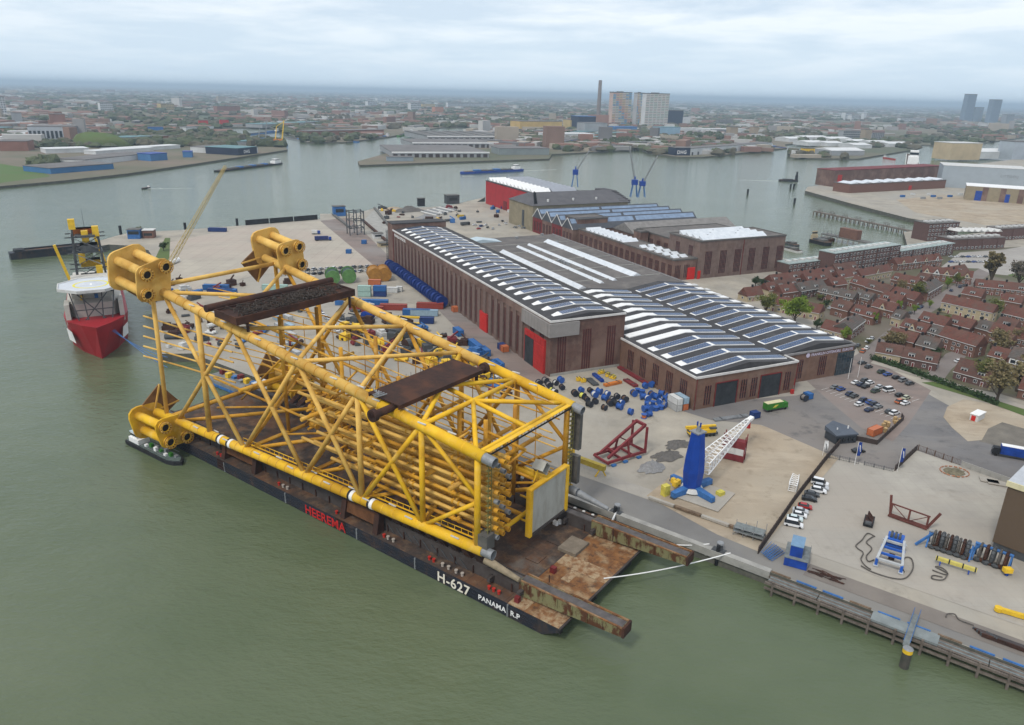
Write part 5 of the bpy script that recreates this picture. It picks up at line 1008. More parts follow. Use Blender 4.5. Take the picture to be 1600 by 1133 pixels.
gb = [(898, 617, 'brown'), (908, 611, 'blue'), (910, 621, 'yellow'), (922, 612, 'brown'), (917, 626, 'brown'), (929, 619, 'white'), (936, 614, 'blue'), (921, 634, 'black'), (945, 624, 'blue'), (949, 617, 'white'), (930, 629, 'black'), (957, 626, 'grey'), (964, 621, 'grey'), (944, 639, 'brown'), (953, 632, 'brown'), (962, 633, 'black'), (968, 638, 'blue'), (971, 631, 'white'), (976, 626, 'brown')]
for k, (x, y, c) in enumerate(sorted(gb)): reel(x, y, c, 'blue' if c in ('blue', 'white') else 'dark', '%s cable reel, %s from the left in the open row before the low hall' % (c, ORD[k]), 'reels in the open row', k % 2, 0.6 + rr.uniform(-0.3, 0.3))
reel(985, 646, 'blue', 'blue', 'single dark blue reel lying apart in front of the blue heap', 'reels of the blue heap', 2, 0.9)
gc = [(990, 617), (996, 611), (1003, 613), (1008, 605), (1018, 603), (1004, 622), (1012, 625), (1018, 619), (1026, 623), (1033, 617), (1010, 632), (1020, 631), (1030, 629), (1038, 623), (1044, 621), (1008, 641), (1014, 641), (1006, 651), (1014, 649), (1024, 639), (1032, 637), (1038, 635), (1043, 629)]
gc.sort()
for k, (x, y) in enumerate(gc):
    c = 'blue' if k % 4 else rr.choice(['brown', 'white', 'orange', 'grey']); ly = k in (1, 2, 4, 13, 14, 17)
    reel(x, y, c, 'blue', 'blue reel with %s drum%s, %s from the left in the blue heap' % (c, ' on its side' if ly else '', ORD[k]), 'reels of the blue heap', k % 3, rr.uniform(0, 3), ly)
for k in range(11):   # big blue reels along the tall hall
    q = HW(-5.5, 122 + k * 8.6); reel(0, 0, 'navy', 'navy', 'huge dark blue reel, %s from the red side door along the tall hall wall' % ORD[k], 'big blue reels along the hall', 0, HAN + math.pi / 2 - math.pi / 2, False, 4.05, q, 2.5)
for k, (y) in enumerate((210, 220)): reel(0, 0, 'navy', 'navy', 'huge blue reel at the far end of the tall hall wall, %s' % ('nearer' if k == 0 else 'farther'), 'big blue reels along the hall', 0, HAN, False, 4.05, HW(-6, y), 2.4)
# ---------------------------------------------------------------- containers and boxes
def container_mesh(L, Wd, H):
    m = MB(); n = int(L / 0.42); 
    m.box(-L / 2, L / 2, -Wd / 2 + 0.06, Wd / 2 - 0.06, 0.08, H - 0.08)
    for k in range(n):
        x = -L / 2 + (k + 0.25) * L / n
        for s_ in (-1, 1): m.box(x, x + L / n * 0.5, s_ * (Wd / 2 - 0.06) - 0.05, s_ * (Wd / 2 - 0.06) + 0.05, 0.15, H - 0.15)
    body = m.mesh('body', M_TINT); fr = MB()
    for x in (-L / 2, L / 2):
        for y in (-Wd / 2, Wd / 2): fr.box(x - 0.08, x + 0.08, y - 0.08, y + 0.08, 0, H)
    for y in (-Wd / 2, Wd / 2):
        for z in (0.06, H - 0.06): fr.box(-L / 2, L / 2, y - 0.06, y + 0.06, z - 0.06, z + 0.06)
    door = MB(); 
    for s_ in (-0.5, 0.5): door.box(L / 2 + 0.0, L / 2 + 0.06, s_ * Wd / 2 - Wd * 0.22, s_ * Wd / 2 + Wd * 0.22, 0.15, H - 0.15)
    return body, fr.mesh('frame', M_TINTD), door.mesh('doors', M_TINT)
CT = {20: container_mesh(6.06, 2.44, 2.6), 40: container_mesh(12.2, 2.44, 2.6), 10: container_mesh(3.0, 2.4, 2.4)}
CC = {'blue': (0.03, 0.13, 0.36), 'dark blue': (0.018, 0.045, 0.17), 'red': (0.30, 0.055, 0.04), 'orange': (0.50, 0.15, 0.06), 'white': (0.62, 0.63, 0.62), 'mint': (0.36, 0.52, 0.47), 'grey': (0.30, 0.31, 0.32), 'pale blue': (0.30, 0.42, 0.52), 'brown': (0.16, 0.07, 0.05), 'green': (0.06, 0.22, 0.08), 'yellow': (0.6, 0.42, 0.04), 'light grey': (0.45, 0.46, 0.46)}
def container(px, py, col, label, size=20, rz=0.0, z=4.05, group='containers in the yard', world=None):
    q = world or G(px, py, z); t_ = thing('shipping_container', label, 'container', (q[0], q[1], z), rz, group); b_, f, d = CT[size]; c = CC[col]
    put(b_, 'body', t_, (0, 0, 0), 0, c); put(f, 'frame', t_, (0, 0, 0), 0, tuple(x * 0.7 for x in c)); put(d, 'doors', t_, (0, 0, 0), 0, c); return t_
A1, A2 = HAN, HAN + math.pi / 2
q = HW(31.2, -44)
for k, (dx, dz, c, s_) in enumerate(((0, 0, 'light grey', 20), (0, 2.62, 'white', 20))): container(0, 0, c, '%s container %s at the low hall corner' % (c, ('on the ground', 'stacked on top')[k]), 20, A2, 4.05 + dz, 'containers at the low hall corner', HW(29.2, -46))
container(0, 0, 'orange', 'orange container against the low hall corner under a pale blue one', 20, A2, 4.05, 'containers at the low hall corner', HW(32.2, -46)); container(0, 0, 'pale blue', 'pale blue container on the orange one at the low hall corner', 20, A2, 6.67, 'containers at the low hall corner', HW(32.2, -46))
container(1366, 678, 'orange', 'orange container beside stacked pallets behind the low wall', 20, math.radians(36), 4.2, 'containers near the gate')
container(1179, 652, 'dark blue', 'dark blue skip box on the asphalt left of the green truck', 10, A1, 4.2, 'boxes on the asphalt'); container(1262, 622, 'blue', 'blue box right of the green truck', 10, A2, 4.2, 'boxes on the asphalt')
reel(1256, 624, 'grey', 'dark', 'grey reel beside the blue box on the asphalt', 'boxes on the asphalt', 0, 0.4, False, 4.2)
yard = [(570, 462, 'mint', 20, 'mint container stacked in the yard before the green carousel', 0), (570, 462, 'mint', 20, 'upper mint container of the mint stack', 1), (594, 462, 'dark blue', 20, 'dark blue container beside the mint stack', 0), (594, 462, 'blue', 20, 'blue container on the dark blue one beside the mint stack', 1), (586, 452, 'orange', 20, 'orange container behind the blue stack', 1), (612, 456, 'white', 20, 'white container right of the blue stack', 0), (624, 454, 'white', 10, 'short white box at the end of the container line', 0),
        (586, 476, 'blue', 40, 'long blue container with white lettering before the stacks', 0), (578, 486, 'red', 40, 'long red-brown container left of its twin', 0), (615, 483, 'red', 40, 'long red container right of its twin', 0), (651, 491, 'blue', 40, 'long blue container left of a pair near the service road', 0), (663, 492, 'pale blue', 40, 'long grey-blue container right of a pair near the service road', 0), (672, 481, 'red', 40, 'long orange-red container up against the service road', 0), (667, 504, 'dark blue', 20, 'low dark blue box below the yellow beam', 0),
        (744, 545, 'blue', 40, 'blue container beside the service road', 0), (757, 553, 'blue', 20, 'short blue container at the end of the roadside row', 0), (716, 522, 'blue', 20, 'blue container among the reels beside the service road', 0), (774, 576, 'blue', 20, 'blue container standing alone before the red corner door', 0), (778, 574, 'blue', 20, 'second blue container before the red corner door', 0),
        (711, 486, 'orange', 10, 'orange box at the near end of the blue reel row', 0), (641, 431, 'orange', 10, 'orange box at the far end of the blue reel row', 0), (645, 435, 'orange', 10, 'second orange box at the far end of the blue reel row', 0), (784, 545, 'dark blue', 10, 'dark blue skip at the tall hall wall', 0), (788, 548, 'orange', 10, 'orange skip at the tall hall wall', 0),
        (338, 452, 'blue', 40, 'bright blue container in the far yard seen under the jacket', 0), (345, 458, 'dark blue', 40, 'dark blue container in front of the bright blue one', 0), (360, 459, 'blue', 20, 'small blue container right of the far pair', 0), (430, 452, 'mint', 40, 'long mint container behind the rope platform', 0), (340, 361, 'dark blue', 40, 'long dark blue container alone at the river edge', 0),
        (545, 395, 'blue', 10, 'small blue box on the yard road near the gantry', 0), (569, 380, 'blue', 10, 'blue box beside the gate of the test ground', 0)]
for x, y, c, sz, lb, lv in yard: container(x, y + 1, c, lb, sz, A1 - 0.45 if x < 700 else A2, 4.12 + lv * 3.15, world=G(x, y + 1)).scale = (1.2, 1.2, 1.2)
for k in range(5):
    for j in range(2):
        q = G(434 + j * 16 + k * 3, 500 + k * 14); container(0, 0, ('pale blue', 'light grey')[(k + j) % 2], '%s site office, row %s from the far end, %s side' % (('pale blue', 'light grey')[(k + j) % 2], ORD[k], ('left', 'right')[j]), 20, A2 + 0.3, 4.12, 'site offices seen through the jacket', q)
# yellow and coloured beams, plates
def lay(name, label, cat_, px, py, L, Wd, H, material, rz, group=None, n=1):
    q = G(px, py); t_ = thing(name, label, cat_, (q[0], q[1], 4.14), rz, group)
    for k in range(n): MB().box(-L / 2, L / 2, -Wd / 2 + k * Wd / n, -Wd / 2 + (k + 0.8) * Wd / n, 0, H * (1 - 0.1 * (k % 2))).build('beam', material, t_)
    for x in (-0.3, 0.3): MB().box(x * L - 0.15, x * L + 0.15, -Wd / 2 - 0.1, Wd / 2 + 0.1, H, H + 0.12).build('strap', M_DKSTEEL, t_)
    return t_
M_ORNP = mat('orange_paint', (0.55, 0.17, 0.03), 0.7, 0.15, 0.5); M_PYEL = MATS['pale_yellow']
lay('steel_beam', 'yellow beam lying below the container pair', 'beam', 640, 497, 20, 1.6, 0.9, M_YEL, A1 - 0.5, None, 2); lay('plate_stack', 'dark steel plates stacked by the low hall wall', 'plates', 924, 598, 8, 3.4, 0.6, M_DKSTEEL, A2 - 0.1); lay('girder_pile', 'blue girders piled by the low hall wall', 'girders', 934, 592, 9, 1.6, 1.1, M_BLUE, A2 - 0.1, None, 2)
lay('orange_cradle', 'orange steel cradle on the ground by the low hall wall', 'cradle', 957, 601, 8.5, 2.2, 1.0, M_ORNP, A1 + 0.1, None, 2); lay('red_trough', 'dark red steel trough by the low hall wall', 'trough', 985, 600, 8, 2.4, 0.9, M_RACK, A2, None, 3); lay('red_girders', 'long dark red girders leaning along the low hall wall', 'girders', 990, 588, 22, 3.0, 0.9, M_RACK, A2, None, 4)
for k, (x, y) in enumerate(((904, 595), (911, 597))): lay('yellow_weight', 'small yellow block weight, %s of the pair before the tall hall' % ('left' if k == 0 else 'right'), 'weight', x, y, 2.0, 1.8, 1.5, M_YEL, 0.3)
for k in range(6): lay('yellow_fitting', 'yellow lifting gear piece, %s in the heap by the low hall wall' % ORD[k], 'lifting gear', 940 + k * 4.5 - (k % 2) * 6, 582 + k * 2, 2.6, 1.6, 1.0, M_YEL if k % 2 else M_PYEL, 0.5 * k)
lay('rod_pile', 'grey rods piled on the asphalt left of the green truck', 'rods', 1142, 654, 15, 2.0, 0.6, M_STEEL, A1 - 0.1, None, 5)
# green truck with open cream roof
def truck(px, py, rz, label, cab, box, L=9.0, roof=None, z=4.2, H=3.4):
    q = G(px, py, z); t_ = thing('lorry', label, 'lorry', (q[0], q[1], z), rz)
    MB().box(-L / 2, L / 2, -1.1, 1.1, 0.55, 0.95).build('chassis', M_DKSTEEL, t_); b_ = MB().box(-L / 2, L / 2 - 2.4, -1.25, 1.25, 0.98, H).build('load_box', box, t_)
    if roof: MB().box(-L / 2 + 0.1, L / 2 - 2.5, -1.2, 1.2, H, H + 0.12).build('box_roof', roof, b_)
    c = MB().hexa([(L / 2 - 2.2, -1.2, 0.7), (L / 2, -1.2, 0.7), (L / 2, 1.2, 0.7), (L / 2 - 2.2, 1.2, 0.7), (L / 2 - 2.2, -1.15, 2.9), (L / 2 - 0.35, -1.15, 2.9), (L / 2 - 0.35, 1.15, 2.9), (L / 2 - 2.2, 1.15, 2.9)]).build('cab', cab, t_)
    MB().box(L / 2 - 0.3, L / 2 + 0.02, -1.05, 1.05, 1.7, 2.55).build('windscreen', M_GLASS, c)
    for x in (-L / 2 + 1.2, -L / 2 + 2.4, L / 2 - 1.2):
        for y in (-1.05, 1.05): MB().tube((x, y - 0.16, 0.5), (x, y + 0.16, 0.5), 0.5, 12).build('wheel', M_RUBBER, t_)
    return t_
M_GRNP = mat('green_paint', (0.035, 0.17, 0.02), 0.55, 0.1, 0.4); gt = truck(1211, 640, math.radians(24), 'green lorry with a cream roof on the asphalt before the low hall', M_GRNP, M_GRNP, 10.5, MATS['cream_paint'])
MB().hexa([(-2.6, -1.27, 1.6), (-1.0, -1.27, 1.6), (0.2, -1.27, 2.6), (-1.4, -1.27, 2.6), (-2.6, -1.26, 1.6), (-1.0, -1.26, 1.6), (0.2, -1.26, 2.6), (-1.4, -1.26, 2.6)]).build('side_emblem', M_PYEL, gt)
truck(1588, 716, math.radians(155), 'blue articulated lorry with a white roof parked on the right', M_BLACK, M_BLUE, 15, M_WHITE, 4.2, 4.0)
truck(505, 376, math.radians(15), 'dark blue lorry parked on the pale test ground', M_BLUE, mat('navy_paint', (0.02, 0.03, 0.12), 0.6, 0.1, 0.4), 13, None, 4.12, 3.6); truck(494, 366, math.radians(10), 'small blue lorry behind the long one on the test ground', M_BLUE, M_WHITED, 7, None, 4.12)
# ---------------------------------------------------------------- gatehouse, fences, flags
q = G(1312, 688); gh = thing('gatehouse', 'dark grey gatehouse with a sloping faceted roof at the yard gate', 'gatehouse', (q[0], q[1], 4.2), math.radians(20)); M_ANTH = mat('anthracite', (0.045, 0.05, 0.058), 0.7, 0.1, 0.5)
pl_ = [(-4.2, -2.4), (4.0, -3.4), (4.8, 1.6), (0.5, 4.8), (-4.0, 3.2)]
MB().prism(pl_, 0, 2.9).build('wall', M_ANTH, gh); n = 5
MB().add([(x * 1.08, y * 1.08, 2.92) for x, y in pl_] + [(x * 1.08, y * 1.08, z) for (x, y), z in zip(pl_, (3.4, 3.4, 3.7, 5.2, 4.6))], [tuple(range(4, -1, -1)), (5, 6, 7), (5, 7, 8), (5, 8, 9)] + [(i, (i + 1) % 5, 5 + (i + 1) % 5, 5 + i) for i in range(5)]).build('roof', mat('slate_blue_roof', (0.085, 0.10, 0.125), 0.7, 0.1, 0.4), gh)
for x in (-3, -1, 1.2, 3): MB().box(x - 0.7, x + 0.7, -3.25 - 0.12 * x, -2.6 - 0.12 * x, 0.9, 2.2).build('window', M_GLASS, gh)
for x, y in ((-1.5, 0.5), (3.6, 0.8)): MB().tube((x, y, 3.6), (x, y, 4.6), 0.22, 8).build('roof_vent', M_WHITE, gh)
def fence(name, label, pts, h, material, solid=True, th=0.25, step=2.5, z=4.0):
    t_ = thing(name, label, 'fence', (pts[0][0], pts[0][1], z))
    for a, b_ in zip(pts, pts[1:]):
        a = (a[0] - pts[0][0], a[1] - pts[0][1]); b_ = (b_[0] - pts[0][0], b_[1] - pts[0][1]); L = dist(a, b_); n = max(1, int(L / step)); rz = angle(a, b_)
        for k in range(n):
            c = lerp(a, b_, (k + 0.5) / n)
            if solid: MB().obox((0, 0), L / n - 0.08, th, 0, h, rz).build('panel', material, t_, loc=(c[0], c[1], 0))
            else:
                mm = MB()
                for j in range(6): mm.obox(((j - 2.5) * L / n / 6 * math.cos(rz), (j - 2.5) * L / n / 6 * math.sin(rz)), 0.06, 0.06, 0.1, h, rz)
                for zz_ in (0.3, h - 0.2): mm.obox((0, 0), L / n, 0.06, zz_, zz_ + 0.08, rz)
                mm.build('panel', material, t_, loc=(c[0], c[1], 0))
            c = lerp(a, b_, k / n); MB().obox((0, 0), 0.2, 0.3, 0, h + 0.12, rz).build('post', material, t_, loc=(c[0], c[1], 0))
    return t_
M_FEN = mat('dark_fence', (0.055, 0.04, 0.036), 0.85, 0.2, 0.4)
fence('boundary_fence', 'dark solid fence from the gatehouse down to the quay', g((1311, 696), (1290, 720), (1240, 785), (1212, 826), (1184, 866)), 2.3, M_FEN)
fence('railing', 'open dark railing left of the gate', g((1296, 716), (1342, 726)), 1.7, M_DKSTEEL, False); fence('sliding_gate', 'low dark sliding gate across the lot entrance', g((1350, 727), (1396, 738)), 1.4, M_DKSTEEL, False)
fence('lot_wall', 'short dark wall running up from the gate', g((1398, 736), (1432, 704)), 2.2, M_FEN); fence('palisade', 'brown open palisade along the upper edge of the concrete lot', g((1434, 704), (1500, 728)), 2.2, mat('brown_fence', (0.13, 0.085, 0.065), 0.85, 0.2, 0.5), False)
fence('concrete_barrier', 'pale concrete barrier continuing the palisade to the right', g((1502, 729), (1580, 757)), 2.0, M_CONC); fence('low_wall', 'dark low wall around the pallets by the car park', g((1336, 688), (1370, 695), (1411, 657), (1408, 652)), 1.8, M_FEN)
fence('yard_railing', 'thin dark fence crossing the yard before the test ground', g((440, 432), (520, 424), (612, 416)), 2.0, M_DKSTEEL, False)
rr = random.Random(5)
for k in range(13):
    q = lerp(G(1374, 676), G(1404, 656), k / 12); h = rr.uniform(0.5, 2.2); t_ = thing('pallet_stack', 'pale timber pallet stack behind the low wall, %s from the orange container' % ORD[k], 'pallets', (q[0] + rr.uniform(-1.2, 1.2), q[1] + rr.uniform(-1, 1), 4.2), 0.7 + rr.uniform(-0.2, 0.2), 'pallet stacks by the car park')
    for j in range(int(h / 0.3) + 1): MB().box(-0.6, 0.6, -0.5, 0.5, j * 0.3 + 0.02, j * 0.3 + 0.2).build('pallet', mat('pale_pine', (0.45, 0.31, 0.15), 0.9, 0.2, 0.8) if 'pale_pine' not in MATS else MATS['pale_pine'], t_)
def flag(px, py, h, material, label, txt=None, wd=1.3, fl=4.6, mat2=None):
    q = G(px, py); t_ = thing('flag', label, 'flag', (q[0], q[1], 4.1), 0.3); MB().tube((0, 0, 0), (0, 0, h), 0.07, 6).build('pole', M_WHITE, t_)
    m = MB(); n = 6; P = []
    for i in range(n + 1):
        for j in (0, 1): P.append((0.1 + wd * j, 0.18 * math.sin(i * 1.1 + j), h - 0.15 - fl * i / n - 0.35 * j))
    m.add(P, [(2 * i, 2 * i + 2, 2 * i + 3, 2 * i + 1) for i in range(n)]); f = m.build('cloth', material, t_); sd = f.modifiers.new('thickness', 'SOLIDIFY'); sd.thickness = 0.03
    if mat2: MB().beam((0.5, -0.25, h - 1.2), (1.0, -0.25, h - 3.6), 0.06, 0.45).build('lettering', mat2, f)
    return t_
flag(1335, 727, 8.5, M_BLUE, 'blue banner flag on a pole left of the gate', None, 1.5, 5, M_WHITE); flag(1402, 737, 8.5, M_BLUE, 'blue banner flag on a pole right of the gate', None, 1.5, 5, M_WHITE); flag(1285, 712, 5.6, M_WHITE, 'white banner flag with dark letters beside the fence', None, 1.6, 3.6, M_STEEL)
for k, (x, y) in enumerate(((1325, 592), (1340, 590))): tag(MB().tube((0, 0, 0), (0, 0, 9.5), 0.1, 6, 0.07).build('flagpole', M_WHITE, None, loc=G3(x, y)), 'bare white flagpole before the glass corner, %s of the two' % ('left' if k == 0 else 'right'), 'flagpole')
# hedge
hd = MB(); pts = g((1362, 562), (1400, 574), (1460, 596), (1520, 618), (1558, 634)); rr = random.Random(6)
M_HEDGE = mat('hedge_leaf', (0.035, 0.065, 0.022), 0.9, 0.35, 0.8)
for a, b_ in zip(pts, pts[1:]):
    L = dist(a, b_)
    for k in range(int(L * 26)):
        p = lerp(a, b_, rr.random()); x, y, z = p[0] + rr.gauss(0, 0.75), p[1] + rr.gauss(0, 0.75), 4.1 + rr.random() ** 0.7 * 2.4; s_ = rr.uniform(0.22, 0.5); th = rr.random() * 6.3; c, s2 = math.cos(th) * s_, math.sin(th) * s_; tl = rr.uniform(-0.4, 0.4)
        hd.add([(x - c, y - s2, z - tl * s_), (x + s2 * 0.6, y - c * 0.6, z + s_ * 0.8), (x + c, y + s2, z + tl * s_), (x - s2 * 0.6, y + c * 0.6, z - s_ * 0.8)], [(0, 1, 2, 3)])
    hd.obox(lerp(a, b_, 0.5), L, 1.1, 4.0, 5.6, angle(a, b_))
tag(hd.build('hedge', M_HEDGE), 'long dark green clipped hedge between the car park and the village', 'hedge')
# white shed with red door
q = G(1526, 655); sh = thing('shed', 'small white shed with a red door on the sand by the hedge', 'shed', (q[0], q[1], 4.1), math.radians(38)); MB().box(-3.2, 3.2, -1.4, 1.4, 0, 2.5).build('wall', M_WHITED, sh); MB().box(-3.4, 3.4, -1.6, 1.6, 2.5, 2.7).build('roof', M_WHITE, sh); MB().box(-3.26, -3.18, -0.6, 0.9, 0, 2.1).build('door', MATS['bright_red_door'], sh)
# scaffold tower, ladder pile, lattice section by the fence
q = G(1170, 838); sc = thing('scaffold', 'grey tubular scaffold platform at the quay edge', 'scaffold', (q[0], q[1], 4.05), math.radians(-30))
for x in (-4, -1.4, 1.4, 4):
    for y in (-1.6, 1.6): MB().tube((x, y, 0), (x, y, 3.2 + (x > 0) * 1.2), 0.08, 5).build('standard', M_STEEL, sc)
for z in (1.2, 2.4):
    for y in (-1.6, 1.6): MB().tube((-4, y, z), (4, y, z), 0.07, 5).build('ledger', M_STEEL, sc)
    MB().box(-4, 4, -1.5, 1.5, z + 0.02, z + 0.1).build('boards', M_GRATE, sc)
for x in (-4, -1.4, 1.4): MB().beam((x, -1.6, 0.1), (x + 2.7, -1.6, 2.4), 0.07).build('brace', M_STEEL, sc)
q = G(1242, 762); lt = thing('lattice_section', 'white lattice boom section lying beside the fence', 'lattice', (q[0], q[1], 4.3), 0); lattice(lt, Vector((-2.0, -3.0, 1.2)), Vector((1.6, 4.5, 1.2)), 2.2, 2.4, 1.8, 6, 0.12, M_WHITE, 'section')
q = G(1206, 866); lp = thing('ladder_pile', 'pile of blue ladders and frames at the quay corner', 'ladders', (q[0], q[1], 4.1), math.radians(40))
for k in range(6):
    l_ = MB()
    for s_ in (-0.4, 0.4): l_.beam((-3.2, s_ + k * 0.5 - 1.5, 0.2 + k * 0.16), (3.2, s_ + k * 0.7 - 1.6, 0.3 + k * 0.2), 0.1)
    for j in range(9): l_.beam((-3 + j * 0.75, -0.4 + k * 0.5 - 1.5, 0.22 + k * 0.16), (-3 + j * 0.75, 0.4 + k * 0.5 - 1.5, 0.22 + k * 0.16), 0.07)
    l_.build('ladder', M_BLUE2, lp)
# blue cabin on its plinth
q = G(1243, 876); bc = thing('blue_cabin', 'blue cabin standing on a larger blue base at the quay edge', 'cabin', (q[0], q[1], 4.1), math.radians(64)); MB().box(-3.6, 3.8, -3.0, 2.6, 0, 2.4).build('base_tank', M_BLUE, bc); MB().box(-3.8, 4.0, -3.2, 2.8, 2.4, 2.55).build('base_deck', M_GRATE, bc)
MB().box(-2.6, 2.6, -1.4, 1.6, 2.56, 5.6).build('cabin', M_BLUE, bc); MB().box(-2.7, 2.7, -1.5, 1.7, 5.6, 5.8).build('cabin_roof', mat('pale_blue_roof', (0.16, 0.27, 0.40), 0.7, 0.1, 0.5), bc); MB().box(2.58, 2.66, -0.6, 0.8, 3.6, 4.8).build('window', M_WHITED, bc)
for k in range(8): MB().beam((-3.6 + k, -3.1, 2.5), (-3.6 + k, -3.1, 3.5), 0.07).build('rail_post', M_STEEL, bc)
# rusty cart, rusty truss
q = G(1357, 818); rc = thing('rusty_skid', 'small rusty machine skid left of the brown truss', 'machine', (q[0], q[1], 4.2), math.radians(60)); MB().box(-2.6, 2.4, -1.3, 1.3, 0.1, 1.2).build('tray', M_BLACK, rc); MB().box(-2.2, 2.0, -1.0, 1.0, 1.2, 1.25).build('load', M_RUST, rc)
for k in range(6): MB().beam((-1 + k * 0.6, -0.6, 1.2), (-0.4 + k * 0.5, 0.6, 2.6), 0.28).build('bracket', M_RUST, rc)
MB().tube((-2.6, 0.8, 1.3), (-2.6, -0.8, 1.3), 0.6, 10).build('drum', M_DKSTEEL, rc)
a, b_ = G(1388, 806), G(1449, 828); L = dist(a, b_); M_RT = mat('red_brown_steel', (0.135, 0.045, 0.035), 0.85, 0.2, 0.5)
tr = thing('rusty_truss', 'wide red-brown open steel truss standing on the concrete lot', 'truss', (a[0], a[1], 4.2), angle(a, b_))
for y in (-0.7, 0, 0.7): bar(tr, (0, y, 0.3), (L, y, 0.3), 0.35, M_RT, 'bottom_chord')
for x in (0.4, L / 2, L - 0.4): bar(tr, (x, 0, 0.3), (x, 0, 4.0), 0.45, M_RT, 'post')
bar(tr, (0, 0, 4.0), (L, 0, 4.0), 0.3, M_RT, 'top_chord'); bar(tr, (0.5, 0, 3.9), (L / 2 - 0.4, 0, 0.6), 0.16, M_RT, 'diagonal'); bar(tr, (L - 0.6, 0, 3.7), (L / 2 + 0.4, 0, 0.6), 0.16, M_RT, 'diagonal')
bar(tr, (0.3, 0.5, 0.2), (-0.6, 1.0, 6.0), 0.55, M_RT, 'horn'); bar(tr, (L - 0.3, 0.5, 0.2), (L + 2.0, 1.2, 5.4), 0.55, M_RT, 'horn')
# blue A-frame machine with hoses
q = G(1392, 872); bm = thing('blue_winch_frame', 'bright blue and grey steel winch frame with hoses on the concrete lot', 'machine', (q[0], q[1], 4.2), math.radians(82 - 24)); M_BB = mat('bright_blue', (0.02, 0.10, 0.42), 0.5, 0.12, 0.5); M_GY = mat('pale_grey_paint', (0.42, 0.44, 0.45), 0.6, 0.1, 0.5)
for s_ in (-2.8, 2.8):
    bar(bm, (-6, s_ * 1.05, 1.9), (5.5, s_ * 0.75, 2.6), 0.6, M_GY, 'side_rail'); bar(bm, (-6, s_ * 1.05, 0), (-6, s_ * 1.05, 2.0), 0.6, M_BB, 'leg'); bar(bm, (4.6, s_ * 0.8, 0), (4.6, s_ * 0.8, 2.6), 0.55, M_BB, 'leg'); bar(bm, (-5.5, s_ * 1.05, 0.4), (0, s_ * 0.9, 2.0), 0.4, M_BB, 'strut')
    MB().obox((-6, s_ * 1.05), 1.6, 1.2, 0, 0.2).build('foot_plate', M_GY, bm)
for x in (-6, -2.6, 1.0, 4.6): bar(bm, (x, -2.9, 2.0), (x, 2.9, 2.0), 0.5, M_GY if x in (-6, 4.6) else M_BB, 'cross_rail')
MB().box(5, 9, -2.0, 2.0, 0.4, 2.6).build('winch_house', M_BB, bm)
for y in (-0.9, 0.1, 1.1): MB().tube((6.8, y - 0.3, 3.0), (6.8, y + 0.3, 3.0), 1.1, 14).build('winch_drum', M_DKSTEEL, bm)
MB().box(-1.2, 0.6, -0.8, 0.6, 0, 0.9).build('rusty_block', M_RUST, bm)
M_HOSE = mat('grey_hose', (0.10, 0.09, 0.08), 0.85, 0.2, 0.8)
def hose(pts, label, r=0.16, z=4.35):
    W_ = [G(x, y, 4.2) for x, y in pts]; P = []
    for i in range(len(W_) - 1):
        p0, p1, p2, p3 = W_[max(0, i - 1)], W_[i], W_[i + 1], W_[min(len(W_) - 1, i + 2)]
        for s_ in range(5):
            t_ = s_ / 5; f = lambda a, b_, c, d: 0.5 * (2 * b_ + (c - a) * t_ + (2 * a - 5 * b_ + 4 * c - d) * t_ * t_ + (3 * b_ - a - 3 * c + d) * t_ ** 3)
            P.append((f(p0[0], p1[0], p2[0], p3[0]), f(p0[1], p1[1], p2[1], p3[1]), z))
    tag(MB().path(P, r, 6).build('hose', M_HOSE), label, 'hose')
sc_ = lambda pts: [(1330 + x / 5.926, 780 + y / 5.926) for x, y in pts]
hose(sc_([(90, 620), (200, 680), (380, 735), (500, 735), (570, 650), (560, 560), (500, 545), (465, 620), (490, 680), (455, 600)]), 'thick grey hose looping round the right of the blue winch frame')
hose(sc_([(220, 350), (150, 320), (100, 380), (45, 430), (60, 460), (110, 500), (90, 560), (130, 620), (190, 660)]), 'grey hose snaking left of the blue winch frame, outer strand'); hose(sc_([(210, 345), (140, 400), (190, 460), (140, 530), (160, 580), (220, 560)]), 'grey hose snaking left of the blue winch frame, inner strand')
hose(sc_([(750, 660), (860, 700), (890, 690), (780, 630), (840, 640), (890, 690), (850, 750), (750, 740), (760, 710), (860, 730)]), 'coiled grey hose lying below the yellow beam'); hose([(1478, 965), (1480, 960), (1490, 960), (1494, 963), (1500, 970), (1525, 979)], 'rusty curved pipe on the brick quay strip', 0.14)
